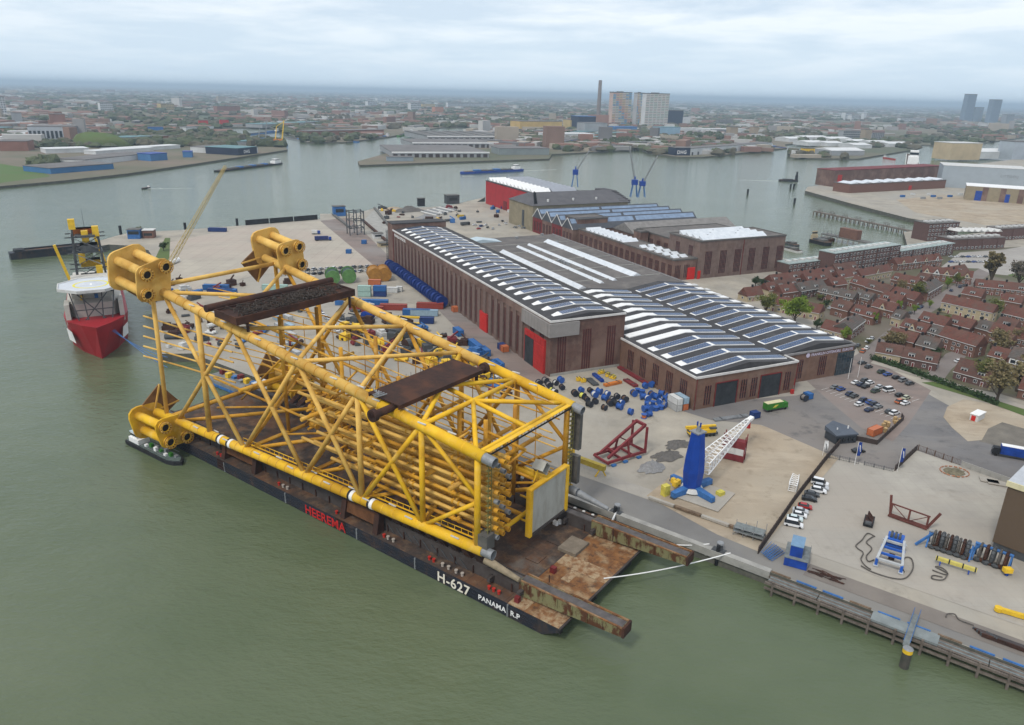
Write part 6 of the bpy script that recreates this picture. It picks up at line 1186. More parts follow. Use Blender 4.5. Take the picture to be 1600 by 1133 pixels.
# racks holding hose reels
for k, (x0, y0, x1, y1, n, lb) in enumerate(((1452, 852, 1512, 872, 9, 'long blue-framed rack of dark hose reels beside the blue winch frame'), (1524, 872, 1572, 890, 5, 'shorter rack of dark hose reels beside the brown building'))):
    a, b_ = G(x0, y0), G(x1, y1); L = dist(a, b_); rk = thing('reel_rack', lb, 'rack', (a[0], a[1], 4.2), angle(a, b_))
    MB().tube((-0.8, 0, 4.2), (L + 0.8, 0, 4.2), 0.42, 10).build('top_tube', M_BLUE2 if k else M_STEEL, rk)
    for x in (-0.5, L + 0.5):
        for y in (-2.0, 2.0): bar(rk, (x, 0, 4.2), (x, y, 0), 0.4, M_BLUE2, 'leg')
    bar(rk, (-3.0, -2.8, 0.2), (0.6, 0, 4.2), 0.5, M_BLUE2, 'stay')
    for j in range(n):
        x = 0.7 + j * (L - 1.2) / (n - 1); w_ = MB()
        for s_ in range(14):
            a0, a1 = 2 * math.pi * s_ / 14, 2 * math.pi * (s_ + 1) / 14
            w_.tube((x, 1.75 * math.cos(a0), 2.5 + 2.1 * math.sin(a0)), (x, 1.75 * math.cos(a1), 2.5 + 2.1 * math.sin(a1)), 0.3 + 0.1 * ((j * 7) % 3), 6)
        w_.build('hose_coil', (M_HOSE, M_RUST, M_DKSTEEL)[j % 3], rk)
    for j in range(n * 2): MB().blob((0.5 + j * L / n / 2, -1.6 + (j % 3) * 0.5, 0.5), 0.9, 0.7, 0.6).build('scrap_heap', (M_DKSTEEL, M_RUST, M_HOSE)[j % 3], rk)
a, b_ = G(1460, 880), G(1524, 900); L = dist(a, b_); yb = thing('yellow_spreader', 'pale yellow spreader beam on blue stands below the reel racks', 'beam', (a[0], a[1], 4.2), angle(a, b_)); bar(yb, (0, 0, 1.5), (L, 0, 1.5), 0.8, mat('pale_beam_yellow', (0.55, 0.47, 0.12), 0.7, 0.12, 0.6), 'beam')
for x in (1.2, L - 1.6):
    for y in (-0.5, 0.5): bar(yb, (x, 0, 1.2), (x, y * 1.4, 0), 0.35, M_BLUE, 'stand')
for x in (0.3, L / 3, 2 * L / 3, L - 0.3): MB().box(x - 0.15, x + 0.15, -0.46, 0.46, 1.0, 2.0).build('stripe', M_BLACK, yb)
q = G(1572, 900); ys = thing('yellow_stand', 'short yellow block on a blue stand at the right end of the racks', 'stand', (q[0], q[1], 4.2)); MB().box(-1, 1, -0.7, 0.7, 1.0, 2.2).build('block', M_YEL, ys); MB().beam((0, 0, 0), (0, 0, 1.0), 0.6).build('stand', M_BLUE, ys)
a, b_ = G(1556, 955), G(1640, 980); L = dist(a, b_); yh = thing('yellow_boom', 'bright yellow boom with hooked end lying on the quay at the right edge', 'boom', (a[0], a[1], 4.2), angle(a, b_)); bar(yh, (1, 0, 0.6), (L, 0, 0.6), 0.9, M_YEL, 'beam'); MB().tube((0.4, 0, 0.1), (0.4, 0, 1.1), 0.9, 12).build('hook_end', M_YEL, yh)
for k in range(6): lay('steel_pipe', 'rusty steel bars piled on the jetty at the lower right, %s of the pile' % ORD[k], 'pipe', 1575 + k * 3, 1003 + k * 2.6, 14, 0.5, 0.4 + 0.1 * k, M_RUST if k % 2 else M_DKSTEEL, BAN)
rb_ = MB()
for k in range(26): a_ = random.Random(k).uniform(-0.3, 0.3); rb_.obox((random.Random(k + 50).uniform(-3, 3), random.Random(k + 99).uniform(-1.2, 1.2)), 3.5, 0.15, 0.02 * k / 4, 0.1 + 0.02 * k / 4, a_)
stuff(rb_.build('loose_rods', M_RUST, None, False, G3(1292, 900, 4.16), BAN))
stuff_o = heap(1491, 738, 3.6, 3.0, 0.4, mat('weed_rubble', (0.17, 0.15, 0.10), 0.95, 0.3, 0.8), 'round patch of rubble ringed in orange on the concrete lot')
rg_ = MB(); q = G(1491, 738)
for k in range(18):
    a_ = 2 * math.pi * k / 18; rg_.obox((4.3 * math.cos(a_), 3.7 * math.sin(a_)), 1.0, 0.22, 0, 0.3, a_ + math.pi / 2)
tag(rg_.build('barrier_ring', mat('faded_orange', (0.45, 0.20, 0.11), 0.8, 0.25, 0.8), None, loc=(q[0], q[1], 4.2)), 'ring of faded orange barrier segments around the rubble patch', 'barrier')
for k in range(2):
    q = G(1545 + k * 12, 752 + k * 4); tag(MB().box(-2.6, 2.6, -1.6, 1.6, 0, 0.3).build('concrete_plate', M_SLAB, None, loc=(q[0], q[1], 4.2), rz=math.radians(-22)), 'loose concrete plate at the right of the lot, %s of two' % ('left' if k == 0 else 'right'), 'plate')
# brown shed filling the right edge
a = G(1547, 858); rz = math.radians(42.5); bs = thing('brown_shed', 'tall plain brown metal-clad hall at the right edge of the frame', 'building', (a[0], a[1], 4.0), rz); M_BRN = mat('brown_cladding', (0.135, 0.095, 0.062), 0.8, 0.06, 0.2); stripes(M_BRN, 0, 0.9, 0.08, (0.10, 0.07, 0.046))
MB().box(0, 60, -30, 0, 2.4, 20).build('wall', M_BRN, bs); MB().box(0.3, 59, -29.5, -0.3, 0, 2.38).build('plinth', M_DKSTEEL, bs); MB().box(-0.4, 60.4, -30.4, 0.4, 20.0, 20.5).build('roof', mat('pale_metal_roof', (0.45, 0.47, 0.50), 0.6, 0.08, 0.3), bs); MB().box(-0.5, -0.1, -30.4, 0.4, 19.4, 20.9).build('parapet', MATS['cream_paint'], bs)
# ================================================================ garden village, trees
M_RT1 = mat('red_roof_tiles', (0.155, 0.058, 0.042), 0.9, 0.0, 0.9, col2=(0.10, 0.042, 0.034), bump=0.4, col3=(0.115, 0.062, 0.05)); M_RT2 = mat('brown_roof_tiles', (0.125, 0.06, 0.045), 0.9, 0.0, 0.9, col2=(0.08, 0.045, 0.038), bump=0.4); M_RT3 = mat('grey_roof_tiles', (0.115, 0.105, 0.095), 0.9, 0.0, 0.9, col2=(0.075, 0.07, 0.066), bump=0.4)
for r_ in (M_RT1, M_RT2, M_RT3): stain(r_, 0.5, 0.5, 0.64, (0.085, 0.07, 0.055), 0.65); stain(r_, 0.08, 0.48, 0.6, (0.14, 0.075, 0.058), 0.6)
for r_ in (M_RT1, M_RT2, M_RT3): stripes(r_, 2, 0.55, 0.08, (0.06, 0.035, 0.03), mixfac=0.6)
M_HB = mat('house_brick', (0.20, 0.105, 0.075), 0.9, 0.0, 0.8, col2=(0.13, 0.07, 0.055)); M_HC = mat('cream_render', (0.42, 0.35, 0.23), 0.9, 0.1, 0.5); M_HP = mat('purple_brick', (0.135, 0.078, 0.068), 0.9, 0.0, 0.8, col2=(0.09, 0.055, 0.05))
win = MB(); win.cur = 0; win.box(-0.75, 0.75, -0.1, 0.05, 0, 1.5); win.cur = 1; win.box(-0.65, -0.05, -0.12, 0.0, 0.1, 1.4); win.box(0.05, 0.65, -0.12, 0.0, 0.1, 1.4); WIN = win.mesh('window', [M_WHITE, M_GLASS])
dr = MB(); dr.cur = 0; dr.box(-0.55, 0.55, -0.1, 0.05, 0, 2.2); dr.cur = 1; dr.box(-0.43, 0.43, -0.12, 0.0, 0.05, 2.05); DOOR = dr.mesh('door', [M_WHITE, M_DKRED])
dm = MB(); dm.cur = 0; dm.box(-1.3, 1.3, -1.0, 1.6, 0, 1.5); dm.cur = 1; dm.box(-1.1, -0.1, -1.04, -0.9, 0.25, 1.2); dm.box(0.1, 1.1, -1.04, -0.9, 0.25, 1.2); dm.cur = 2; dm.box(-1.45, 1.45, -1.15, 1.7, 1.5, 1.65); DORM = dm.mesh('dormer', [M_WHITE, M_GLASS, M_CONCD])
CHIM = MB().box(-0.5, 0.5, -0.4, 0.4, 0, 1.8).mesh('chimney', M_BLACK)
def row(p0, p1, depth, eave, ridge, rm, wm, label, name='terraced_house', dorm=2, gab=0, unit=5.4, back=False):
    a, b_ = G(*p0), G(*p1); L = dist(a, b_); t_ = thing(name, label, 'house', (a[0], a[1], 4.0), angle(a, b_), 'houses of the garden village')
    MB().box(0, L, 0, depth, 0, eave).build('wall', wm, t_); rf = MB().gable(0, L, 0, depth, eave + 0.004, ridge, 0.35).build('roof', rm, t_)
    pk = MB()
    for x in (0, L): pk.add([(x - 0.01 if x == 0 else x + 0.01, 0.02, eave), (x, depth - 0.02, eave), (x, depth / 2, ridge - 0.3)], [(0, 1, 2), (2, 1, 0)])
    pk.build('gable_wall', wm, t_)
    for y in (-0.36, depth + 0.36): MB().box(-0.3, L + 0.3, y - 0.09, y + 0.09, eave - 0.18, eave + 0.06).build('gutter', M_WHITED, rf)
    n = max(1, int(L / unit))
    for k in range(n):
        x = (k + 0.5) * L / n; put(WIN, 'window', t_, (x - 1.3, 0.0, 1.0)); put(DOOR, 'door', t_, (x + 1.3, 0.0, 0.0))
        if eave > 4.6: put(WIN, 'window', t_, (x - 1.2, 0.0, 3.4)); put(WIN, 'window', t_, (x + 1.2, 0.0, 3.4))
        if dorm and k % dorm == 0: put(DORM, 'dormer', rf, (x, depth * 0.2, eave + (ridge - eave) * 0.16))
        if k % 2 == 1 or n == 1: put(CHIM, 'chimney', rf, (x - L / n / 2 + 0.3, depth / 2, ridge - 0.6))
    for z_ in (0,): 
        for x, rz in ((0.0, -math.pi / 2), (L, math.pi / 2)):
            for z in (1.0, 3.4)[:2 if eave > 4.6 else 1]: put(WIN, 'window', t_, (x, depth / 2, z), rz)
    if gab:
        for k in range(gab):
            x = (k + 0.5) * L / gab; w_ = 2.6
            MB().add([(x - w_, -0.3, eave - 0.6), (x + w_, -0.3, eave - 0.6), (x, -0.3, ridge - 0.4), (x, depth / 2, ridge - 0.4), (x - w_, depth / 2, eave - 0.6), (x + w_, depth / 2, eave - 0.6)], [(0, 1, 2), (0, 2, 3, 4), (1, 5, 3, 2)]).build('cross_gable', rm, rf)
            MB().add([(x - w_ + 0.4, -0.36, eave - 0.5), (x + w_ - 0.4, -0.36, eave - 0.5), (x, -0.36, ridge - 0.9), (x - w_ + 0.4, -0.3, eave - 0.5), (x + w_ - 0.4, -0.3, eave - 0.5), (x, -0.3, ridge - 0.9)], [(0, 1, 2), (3, 5, 4), (0, 3, 4, 1), (1, 4, 5, 2), (2, 5, 3, 0)]).build('gable_front', M_HC if k % 2 == 0 else M_WHITED, rf)
            put(WIN, 'window', rf, (x, -0.36, eave + 0.2))
    return t_
R = row
R((1207, 453), (1304, 439), 8, 5.2, 9, M_RT1, M_HB, 'long red-roofed terrace just below the big brick machine hall', dorm=3)
R((1167, 472), (1192, 469), 8, 3.2, 8, M_RT1, M_HC, 'small cream house with steep red roof at the left end of the village', dorm=0)
R((1196, 484), (1278, 501), 8, 4.0, 8.4, M_RT1, M_HC, 'red-roofed terrace behind the big green tree at the hall', dorm=3)
R((1250, 468), (1290, 461), 9, 5, 9.4, M_RT3, M_HP, 'grey-roofed corner house behind the red terrace', dorm=2)
R((1276, 468), (1330, 480), 8, 5, 8.6, M_RT3, M_HB, 'grey-roofed terrace with white window bands', dorm=1)
R((1330, 474), (1356, 481), 8, 5, 8.4, M_RT3, M_HB, 'short grey-roofed terrace left of the white gable', dorm=1)
R((1326, 452), (1426, 481), 8, 4.6, 8.8, M_RT1, M_HB, 'longest red-roofed terrace in the middle of the village', dorm=2)
R((1327, 499), (1362, 509), 8, 4.4, 8.4, M_RT1, M_HB, 'red-roofed house pair left of the main street', dorm=1)
R((1360, 490), (1393, 499), 8, 4.4, 8.6, M_RT1, M_HB, 'red-roofed house with a white front gable by the main street', dorm=0, gab=1)
R((1281, 522), (1313, 531), 8, 3.2, 7.4, M_RT1, M_HC, 'low red-roofed cream house nearest the low hall', dorm=0)
R((1329, 532), (1349, 517), 9, 5.6, 8.6, M_RT3, M_HB, 'grey-roofed two-storey corner house at the street', dorm=0)
R((1345, 442), (1392, 433), 8, 4.4, 8.6, M_RT1, M_HC, 'red-roofed house with cream gable below the brick offices', dorm=0, gab=1)
R((1400, 424), (1470, 416), 8, 5, 9, M_RT1, M_HB, 'red terrace of steep gables below the brick offices', dorm=0, gab=4)
R((1438, 436), (1516, 446), 8, 5, 9, M_RT1, M_HB, 'red terrace of gables beside the village square', dorm=0, gab=5)
R((1447, 472), (1470, 458), 9, 5.6, 9, M_RT3, M_HB, 'grey-roofed end house at the street bend', dorm=0)
R((1468, 487), (1546, 505), 8, 5.8, 10, M_RT1, M_HC, 'long pale two-storey row with red roof right of the main street', dorm=0)
R((1404, 522), (1441, 533), 8, 4.2, 8.4, M_RT1, M_HB, 'red-roofed house with white gable right of the main street', dorm=1, gab=1)
R((1441, 531), (1463, 538), 8, 4.8, 8.2, M_RT3, M_HB, 'grey-roofed infill house beside the tall red-roofed row', dorm=1)
R((1463, 542), (1520, 560), 9, 6, 10.6, M_RT1, M_HB, 'tall red-roofed brick row with square windows', dorm=0)
R((1366, 562), (1405, 569), 8, 3.8, 8, M_RT2, M_HC, 'brown-roofed cream house nearest the hedge, left one', dorm=1)
R((1407, 570), (1461, 581), 8, 3.8, 8, M_RT2, M_HP, 'brown-roofed cream-dormered house nearest the hedge, right one', dorm=1)
R((1541, 535), (1625, 557), 9, 5.6, 10, M_RT1, M_HB, 'long red-roofed row at the right edge above the school', dorm=0)
R((1562, 503), (1640, 522), 9, 5, 9.6, M_RT1, M_HB, 'red-roofed row at the right edge, upper one', dorm=0)
R((1522, 459), (1600, 467), 8, 4.8, 9, M_RT1, M_HB, 'red-roofed row with white dormers below the lawn', dorm=2)
R((1560, 480), (1592, 486), 8, 4.4, 8.4, M_RT1, M_HB, 'small red-roofed house behind the leafy tree at right', dorm=1)
R((1488, 592), (1541, 607), 9, 3.4, 9, M_RT2, M_HP, 'dark gabled house beside the lane by the hedge', dorm=1)
R((1588, 622), (1660, 640), 9, 4, 9, M_RT1, M_HB, 'red-roofed house at the right edge below the school', dorm=0)
FILL = [((1222, 470), (1250, 466), M_RT1, M_HB), ((1300, 458), (1322, 455), M_RT1, M_HB), ((1312, 446), (1340, 441), M_RT1, M_HC), ((1390, 447), (1428, 456), M_RT1, M_HB), ((1428, 446), (1444, 450), M_RT2, M_HB), ((1215, 462), (1246, 457), M_RT2, M_HC), ((1296, 492), (1322, 499), M_RT2, M_HB), ((1372, 478), (1402, 486), M_RT1, M_HP), ((1390, 508), (1404, 512), M_RT3, M_HC),
        ((1432, 512), (1472, 523), M_RT1, M_HB), ((1478, 518), (1512, 527), M_RT1, M_HP), ((1384, 540), (1424, 550), M_RT1, M_HB), ((1428, 552), (1458, 560), M_RT3, M_HB), ((1520, 525), (1545, 532), M_RT3, M_HB), ((1500, 470), (1530, 476), M_RT1, M_HB), ((1478, 440), (1512, 434), M_RT1, M_HC), ((1552, 520), (1580, 527), M_RT2, M_HB), ((1540, 570), (1566, 577), M_RT1, M_HB), ((1260, 450), (1300, 445), M_RT1, M_HB), ((1306, 434), (1340, 430), M_RT2, M_HB), ((1350, 460), (1384, 470), M_RT2, M_HB), ((1200, 466), (1214, 464), M_RT1, M_HC), ((1600, 570), (1640, 580), M_RT1, M_HB), ((1546, 545), (1572, 552), M_RT2, M_HP)]
for k, (a, b_, rm, wm) in enumerate(FILL): R(a, b_, 8.5, 4.6, 8.8, rm, wm, '%s-roofed %s house in the village, %s from the left' % ({M_RT1: 'red', M_RT2: 'brown', M_RT3: 'grey'}[rm], {M_HB: 'brick', M_HC: 'cream', M_HP: 'dark brick'}[wm], ORD[sorted(FILL, key=lambda f: f[0]).index(FILL[k])]), dorm=2)
# school with a band of white windows
a = G(1568, 590); sc = thing('school', 'brick school with dark roof and a white band of windows at the right edge', 'school', (a[0], a[1], 4.0), angle(a, G(1660, 614))); MB().box(0, 36, 0, 11, 0, 9.6).build('wall', M_HB, sc); MB().gable(0, 36, 0, 11, 9.604, 13.5, 0.5).build('roof', M_RT3, sc)
for z in (1.2, 4.2):
    for k in range(9): put(WIN, 'window', sc, (2.5 + k * 3.6, 0, z)).scale = (1.4, 1, 1.2)
band = MB().box(0.5, 30, -0.3, 0.0, 7.0, 9.3).build('window_band', M_WHITE, sc)
for k in range(12): MB().box(1.0 + k * 2.4, 2.9 + k * 2.4, -0.36, -0.2, 7.4, 8.9).build('pane', M_GLASS, band)
# brick offices along the harbour
def office(p0, p1, depth, h, label, floors, roof, step=4.0, cat_='office building'):
    a, b_ = G(*p0), G(*p1); L = dist(a, b_); t_ = thing('brick_office', label, cat_, (a[0], a[1], 4.0), angle(a, b_)); MB().box(0, L, 0, depth, 0, h).build('wall', M_HP, t_); MB().box(-0.3, L + 0.3, -0.3, depth + 0.3, h, h + 0.5).build('roof', roof, t_)
    for k in range(int(L / step)):
        for f in range(floors): put(WIN, 'window', t_, ((k + 0.5) * step, 0, 1.0 + f * (h - 0.6) / floors)).scale = (1.5, 1, 1.25)
        if k % 4 == 3: MB().box((k + 1) * step - 0.5, (k + 1) * step + 0.5, -0.5, 0.02, 0, h + 0.3).build('pier', M_HP, t_)
    for k in range(int(L / 7)): MB().box(3 + k * 7, 6 + k * 7, depth * 0.3, depth * 0.6, h + 0.5, h + 1.6).build('roof_unit', M_WHITED, t_)
    return t_
M_PR = mat('pale_green_roof', (0.30, 0.36, 0.35), 0.8, 0.15, 0.4)
office((1231, 429), (1302, 420), 12, 7, 'low brick office wing with pale roof by the basin', 2, M_PR); office((1300, 428), (1402, 412), 13, 14, 'four-storey brick office with white windows by the basin', 4, M_PR); office((1404, 412), (1488, 398), 12, 9, 'lower brick office wing stepping towards the square', 3, M_PR)
office((1447, 377), (1494, 374), 16, 15, 'square brick building with rows of white windows at the little quay', 4, M_CONCD); office((1486, 392), (1568, 388), 16, 9, 'dark brick shed with ridged roof beyond the square', 1, M_GRAVR); office((1560, 376), (1640, 371), 14, 10, 'dark brick hall at the right edge beyond the square', 1, M_GRAVR)
for k in range(7):
    a = G(1494 + k * 10, 379); tag(MB().gable(-3, 3, -6, 6, 0, 2.0, 0, 'y').build('roof_light', M_WHITED, None, loc=(a[0], a[1] + 5, 13.6), rz=0.4), 'pale ridge light on the dark shed roof by the square, %s from the left' % ORD[k], 'roof light')
# ---------------------------------------------------------------- trees
def leafy(seed, h, rx, n, shape=1.0, bare=0.0, trunk=0.28):
    r_ = random.Random(seed); tr = MB(); tr.tube((0, 0, 0), (0, 0, h * trunk), 0.035 * h, 8, 0.024 * h); limbs = []; cl = []
    for k in range(9):
        a = k * 2.4 + r_.uniform(-0.4, 0.4); e = r_.uniform(0.35, 0.95); L = rx * r_.uniform(0.6, 0.95); z0 = h * r_.uniform(trunk * 0.7, trunk + 0.12)
        q = (math.cos(a) * L * e, math.sin(a) * L * e, min(h * 0.95, z0 + (h - z0) * r_.uniform(0.35, 0.9) * shape)); tr.tube((0, 0, z0), q, 0.014 * h, 6, 0.005 * h); limbs.append(((0, 0, z0), q)); cl.append((q, rx * r_.uniform(0.28, 0.46)))
        for j in range(3):
            p = lerp((0, 0, z0), q, r_.uniform(0.45, 0.9)); e2 = (p[0] + r_.uniform(-0.3, 0.3) * rx, p[1] + r_.uniform(-0.3, 0.3) * rx, p[2] + r_.uniform(0.05, 0.2) * h); tr.tube(p, e2, 0.006 * h, 4, 0.002 * h); cl.append((e2, rx * r_.uniform(0.16, 0.3)))
    tr.tube((0, 0, h * trunk), (0, 0, h * 0.85), 0.024 * h, 6, 0.006 * h); cl.append(((0, 0, h * 0.82), rx * 0.42)); cl.append(((0, 0, h * 0.6), rx * 0.5))
    cr = MB()
    for k in range(n):
        c, s_ = r_.choice(cl); d = Vector((r_.gauss(0, 1), r_.gauss(0, 1), r_.gauss(0, 0.8))); d = d.normalized() * s_ * r_.random() ** 0.4
        x, y, z = c[0] + d.x, c[1] + d.y, c[2] + d.z; w_ = r_.uniform(0.018, 0.038) * h; nrm = Vector((r_.gauss(0, 1), r_.gauss(0, 1), r_.gauss(0.5, 1))).normalized(); t1 = nrm.orthogonal().normalized() * w_; t2 = nrm.cross(t1)
        t2 *= r_.uniform(0.5, 0.9); P = Vector((x, y, z)); cr.add([P - t1, P - t2, P + t1, P + t2], [(0, 1, 2, 3)])
    return tr, cr
M_BARK = mat('bark', (0.07, 0.055, 0.042), 0.95, 0.3, 0.6); M_LEAF = mat('leaf', (1, 1, 1), 0.8, 0.0, 0.35, col2=(0.45, 0.5, 0.4), obj=True, thr=(0.3, 0.62))
TREES = []
for sd, n, sh in ((1, 4200, 1.0), (2, 2600, 1.0), (3, 1300, 1.1), (4, 3600, 0.9)):
    tr, cr = leafy(sd, 10.0, 4.2, n, sh, 0, 0.2); TREES.append((tr.mesh('trunk', M_BARK), cr.mesh('crown', M_LEAF)))
tr, cr = leafy(8, 10.0, 1.9, 2200, 1.15, 0, 0.15); TREES.append((tr.mesh('trunk', M_BARK), cr.mesh('crown', M_LEAF)))
TC = {'fresh green': (0.24, 0.33, 0.045), 'olive green': (0.19, 0.20, 0.055), 'brownish': (0.27, 0.21, 0.11), 'dark green': (0.055, 0.09, 0.035), 'bare grey': (0.21, 0.17, 0.14)}
def tree(px, py, h, kind, col, label, group='trees of the village', wide=1.0, z=4.0, world=None, cat_='tree', name='tree'):
    q = world or G(px, py, z); s_ = h / 10.0; t_ = thing(name, label, cat_, (q[0], q[1], z), (px * 1.7) % 6.28, group); t_.scale = (s_ * wide, s_ * wide, s_); tr, cr = TREES[kind]
    put(tr, 'trunk', t_); put(cr, 'crown', t_, (0, 0, 0), 0, TC[col]); return t_
for x, y, h, k, c, lb, w_ in ((1241, 506, 15, 0, 'fresh green', 'big round bright green tree beside the low hall roof', 1.25), (1196, 492, 12, 1, 'olive green', 'olive tree left of the big green one', 1.2), (1180, 448, 7, 3, 'dark green', 'dark shrub tree below the machine hall', 1.2), (1192, 450, 6.5, 3, 'dark green', 'second dark shrub tree below the machine hall', 1.3), (1432, 470, 12, 2, 'olive green', 'large olive tree in the middle of the village', 1.2), (1404, 462, 10, 2, 'brownish', 'brownish tree left of the large olive one', 1.2),
        (1319, 535, 8, 0, 'fresh green', 'small bright green tree before the grey corner house', 0.8), (1366, 508, 7, 0, 'fresh green', 'small green street tree beside the white-gabled house', 0.7), (1403, 488, 7, 0, 'fresh green', 'small green street tree at the junction', 0.75), (1428, 492, 6, 1, 'fresh green', 'bright green bush tree in the street verge', 0.9), (1452, 482, 5, 1, 'fresh green', 'green street tree below the end house', 0.9), (1480, 452, 8, 0, 'fresh green', 'green tree by the grey end house', 0.8), (1494, 448, 9, 0, 'olive green', 'green tree before the gabled terrace', 0.8),
        (1546, 448, 24, 4, 'brownish', 'tall brown-green poplar beside the square', 1.5), (1590, 450, 18, 2, 'bare grey', 'nearly bare tree on the lawn at the right edge', 1.2), (1548, 500, 12, 2, 'olive green', 'broad olive tree before the red row at right', 1.3), (1520, 470, 9, 2, 'bare grey', 'bare tree behind the pale row', 1.1), (1575, 470, 5, 3, 'dark green', 'dark evergreen on a garden corner at right', 1.2), (1556, 632, 18, 2, 'brownish', 'large thin brownish tree by the hedge at right', 1.2), (1532, 600, 12, 2, 'olive green', 'thin tree covering the dark gabled house', 1.1), (1588, 612, 16, 2, 'brownish', 'brownish tree before the school', 1.3), (1560, 560, 14, 2, 'brownish', 'brownish tree left of the school windows', 1.3),
        (1385, 545, 9, 2, 'brownish', 'bare brown tree above the cream house by the hedge', 1.4), (1400, 548, 9, 2, 'brownish', 'second bare brown tree above the cream houses', 1.3), (1490, 540, 9, 1, 'olive green', 'olive tree before the tall red-roofed row', 0.9), (1340, 470, 7, 1, 'olive green', 'garden tree behind the grey-roofed terrace', 1.0), (1290, 482, 6, 3, 'dark green', 'dark garden tree behind the car court', 1.0), (1276, 515, 6, 3, 'dark green', 'dark bush beside the low red-roofed house', 1.2), (1590, 545, 10, 2, 'brownish', 'brown tree right of the red-roofed row', 1.2), (1460, 560, 6, 3, 'dark green', 'dark clipped bush at the lane corner', 1.2),
        (256, 392, 7, 3, 'dark green', 'dark bush beside the little harbour house at left', 1.2), (218, 368, 7, 0, 'olive green', 'green bush on the jetty head at left', 1.1)): tree(x, y, h, k, c, lb, wide=w_)
rr = random.Random(31)
GB = ((1180, 445), (1330, 445), (1350, 540), (1460, 575), (1580, 590), (1590, 480), (1480, 440), (1300, 470))
for k in range(46):
    x = rr.uniform(1200, 1600); y = rr.uniform(445, 600); 
    if y > 455 + (x - 1200) * 0.36 + 40 or y < 448: continue
    tree(x, y, rr.uniform(2.2, 4.2), rr.choice((1, 3)), rr.choice(('dark green', 'olive green', 'brownish', 'olive green')), 'low garden shrub between the village houses', 'garden shrubs of the village', 1.4, cat_='shrub', name='garden_shrub')
# cars in the village
for k, (x, y, c) in enumerate(((1340, 541, C_DG), (1333, 545, C_BK), (1356, 534, C_W), (1362, 530, C_SV), (1354, 545, C_W), (1348, 550, C_OR), (1415, 492, C_SV), (1422, 490, C_DG), (1436, 482, C_BL), (1440, 480, C_DB), (1486, 455, C_DB), (1500, 449, C_DB), (1506, 447, C_DG), (1498, 566, C_W))):
    car(x, y, math.radians(52) if k != 13 else 0.2, c, '%s car on the village %s' % (cn(c), 'lane by the dark gabled house' if k == 13 else 'main street, %s from the hall end' % ORD[k]), 'cars in the village', False, k % 3)
for k in range(14): 
    x = 1486 + (k % 7) * 9; y = 402 + (k // 7) * 8; c = (C_SV, C_W, C_DG, C_BL)[k % 4]; car(x, y, 0.4, c, '%s car on the village square, %s row, %s from the left' % (cn(c), ('far', 'near')[k // 7], ORD[k % 7]), 'cars on the square')
for k, (x, y, c) in enumerate(((1283, 484, C_SV), (1296, 482, C_SV), (1283, 490, C_DB), (1300, 485, C_GN))): car(x, y, 1.0, c, '%s car in the small court behind the green tree, %s' % (cn(c), ORD[k]), 'cars in the court')
# ================================================================ boats, far yard, river banks and city
def FD(px, py, z=3.0):
    q = G(px, py, z); return math.hypot(q[0], q[1]) , q
# --- red vessel with helideck
bow = G(160, 560, 0.0); hd_ = math.radians(119); rs = thing('supply_vessel', 'red-hulled ship with a white octagonal helideck moored in the left basin', 'ship', (bow[0], bow[1], 0), hd_)   # local +x runs aft
M_SRED = mat('ship_red', (0.30, 0.012, 0.018), 0.5, 0.12, 0.1); M_SWH = mat('ship_white', (0.55, 0.53, 0.48), 0.6, 0.0, 0.15, col2=(0.42, 0.40, 0.36))
P = []; st = [(0, 0.3, 0.1), (5, 6, 2.5), (14, 11.5, 7), (28, 13.5, 11.5), (70, 13.5, 13), (118, 13, 12.5)]
n = len(st); m = MB(); ring_ = []
for i, (x, wt, wb) in enumerate(st):
    zt = 16.5 - 5.5 * min(1, x / 60); xo = x - (7 if i == 0 else 4 if i == 1 else 1.5 if i == 2 else 0)
    ring_.append([(x, -wb, -1), (xo, -wt, zt), (xo, wt, zt), (x, wb, -1)])
for r_ in ring_: P += r_
F = [(4 * i + k, 4 * i + (k + 1) % 4, 4 * i + 4 + (k + 1) % 4, 4 * i + 4 + k) for i in range(n - 1) for k in range(4)] + [(3, 2, 1, 0), (4 * n - 4, 4 * n - 3, 4 * n - 2, 4 * n - 1)]
hl_ = m.add(P, F).build('hull', M_SRED, rs)
for s_ in (-1, 1):
    MB().hexa([(10, s_ * 9.45, 5.4), (19, s_ * 12.1, 5.0), (19, s_ * 12.5, 10.5), (10, s_ * 10.4, 10.9), (10, s_ * 9.6, 5.4), (19, s_ * 12.25, 5.0), (19, s_ * 12.65, 10.5), (10, s_ * 10.55, 10.9)]).build('white_panel', M_WHITE, hl_)
MB().prism([(6, -6), (14, -10), (40, -12), (100, -12), (100, 12), (40, 12), (14, 10), (6, 6)], 12.2, 12.6).build('fore_deck', M_SWH, rs)
MB().prism([(20, -8), (26, -11), (62, -11), (62, 11), (26, 11), (20, 8)], 12.6, 21).build('superstructure', M_SWH, rs); MB().box(30, 56, -9, 9, 21, 27).build('bridge', M_SWH, rs); MB().box(29.8, 30.1, -8.5, 8.5, 23.5, 25.5).build('bridge_windows', M_GLASS, rs)
hc = (23.0, 0.0); R_ = 14.5; oc = [(hc[0] + R_ * math.cos(math.pi / 8 + k * math.pi / 4), hc[1] + R_ * math.sin(math.pi / 8 + k * math.pi / 4)) for k in range(8)]
hdk = MB().prism(oc, 28.2, 29.2).build('helideck', mat('helideck_paint', (0.55, 0.58, 0.62), 0.7, 0.08, 0.2), rs)
m = MB(); nn = 40
for k in range(nn):
    a0, a1 = 2 * math.pi * k / nn, 2 * math.pi * (k + 1) / nn
    m.add([(hc[0] + r_ * math.cos(a), hc[1] + r_ * math.sin(a), 29.22) for a, r_ in ((a0, 6.6), (a0, 7.6), (a1, 7.6), (a1, 6.6))], [(0, 1, 2, 3)])
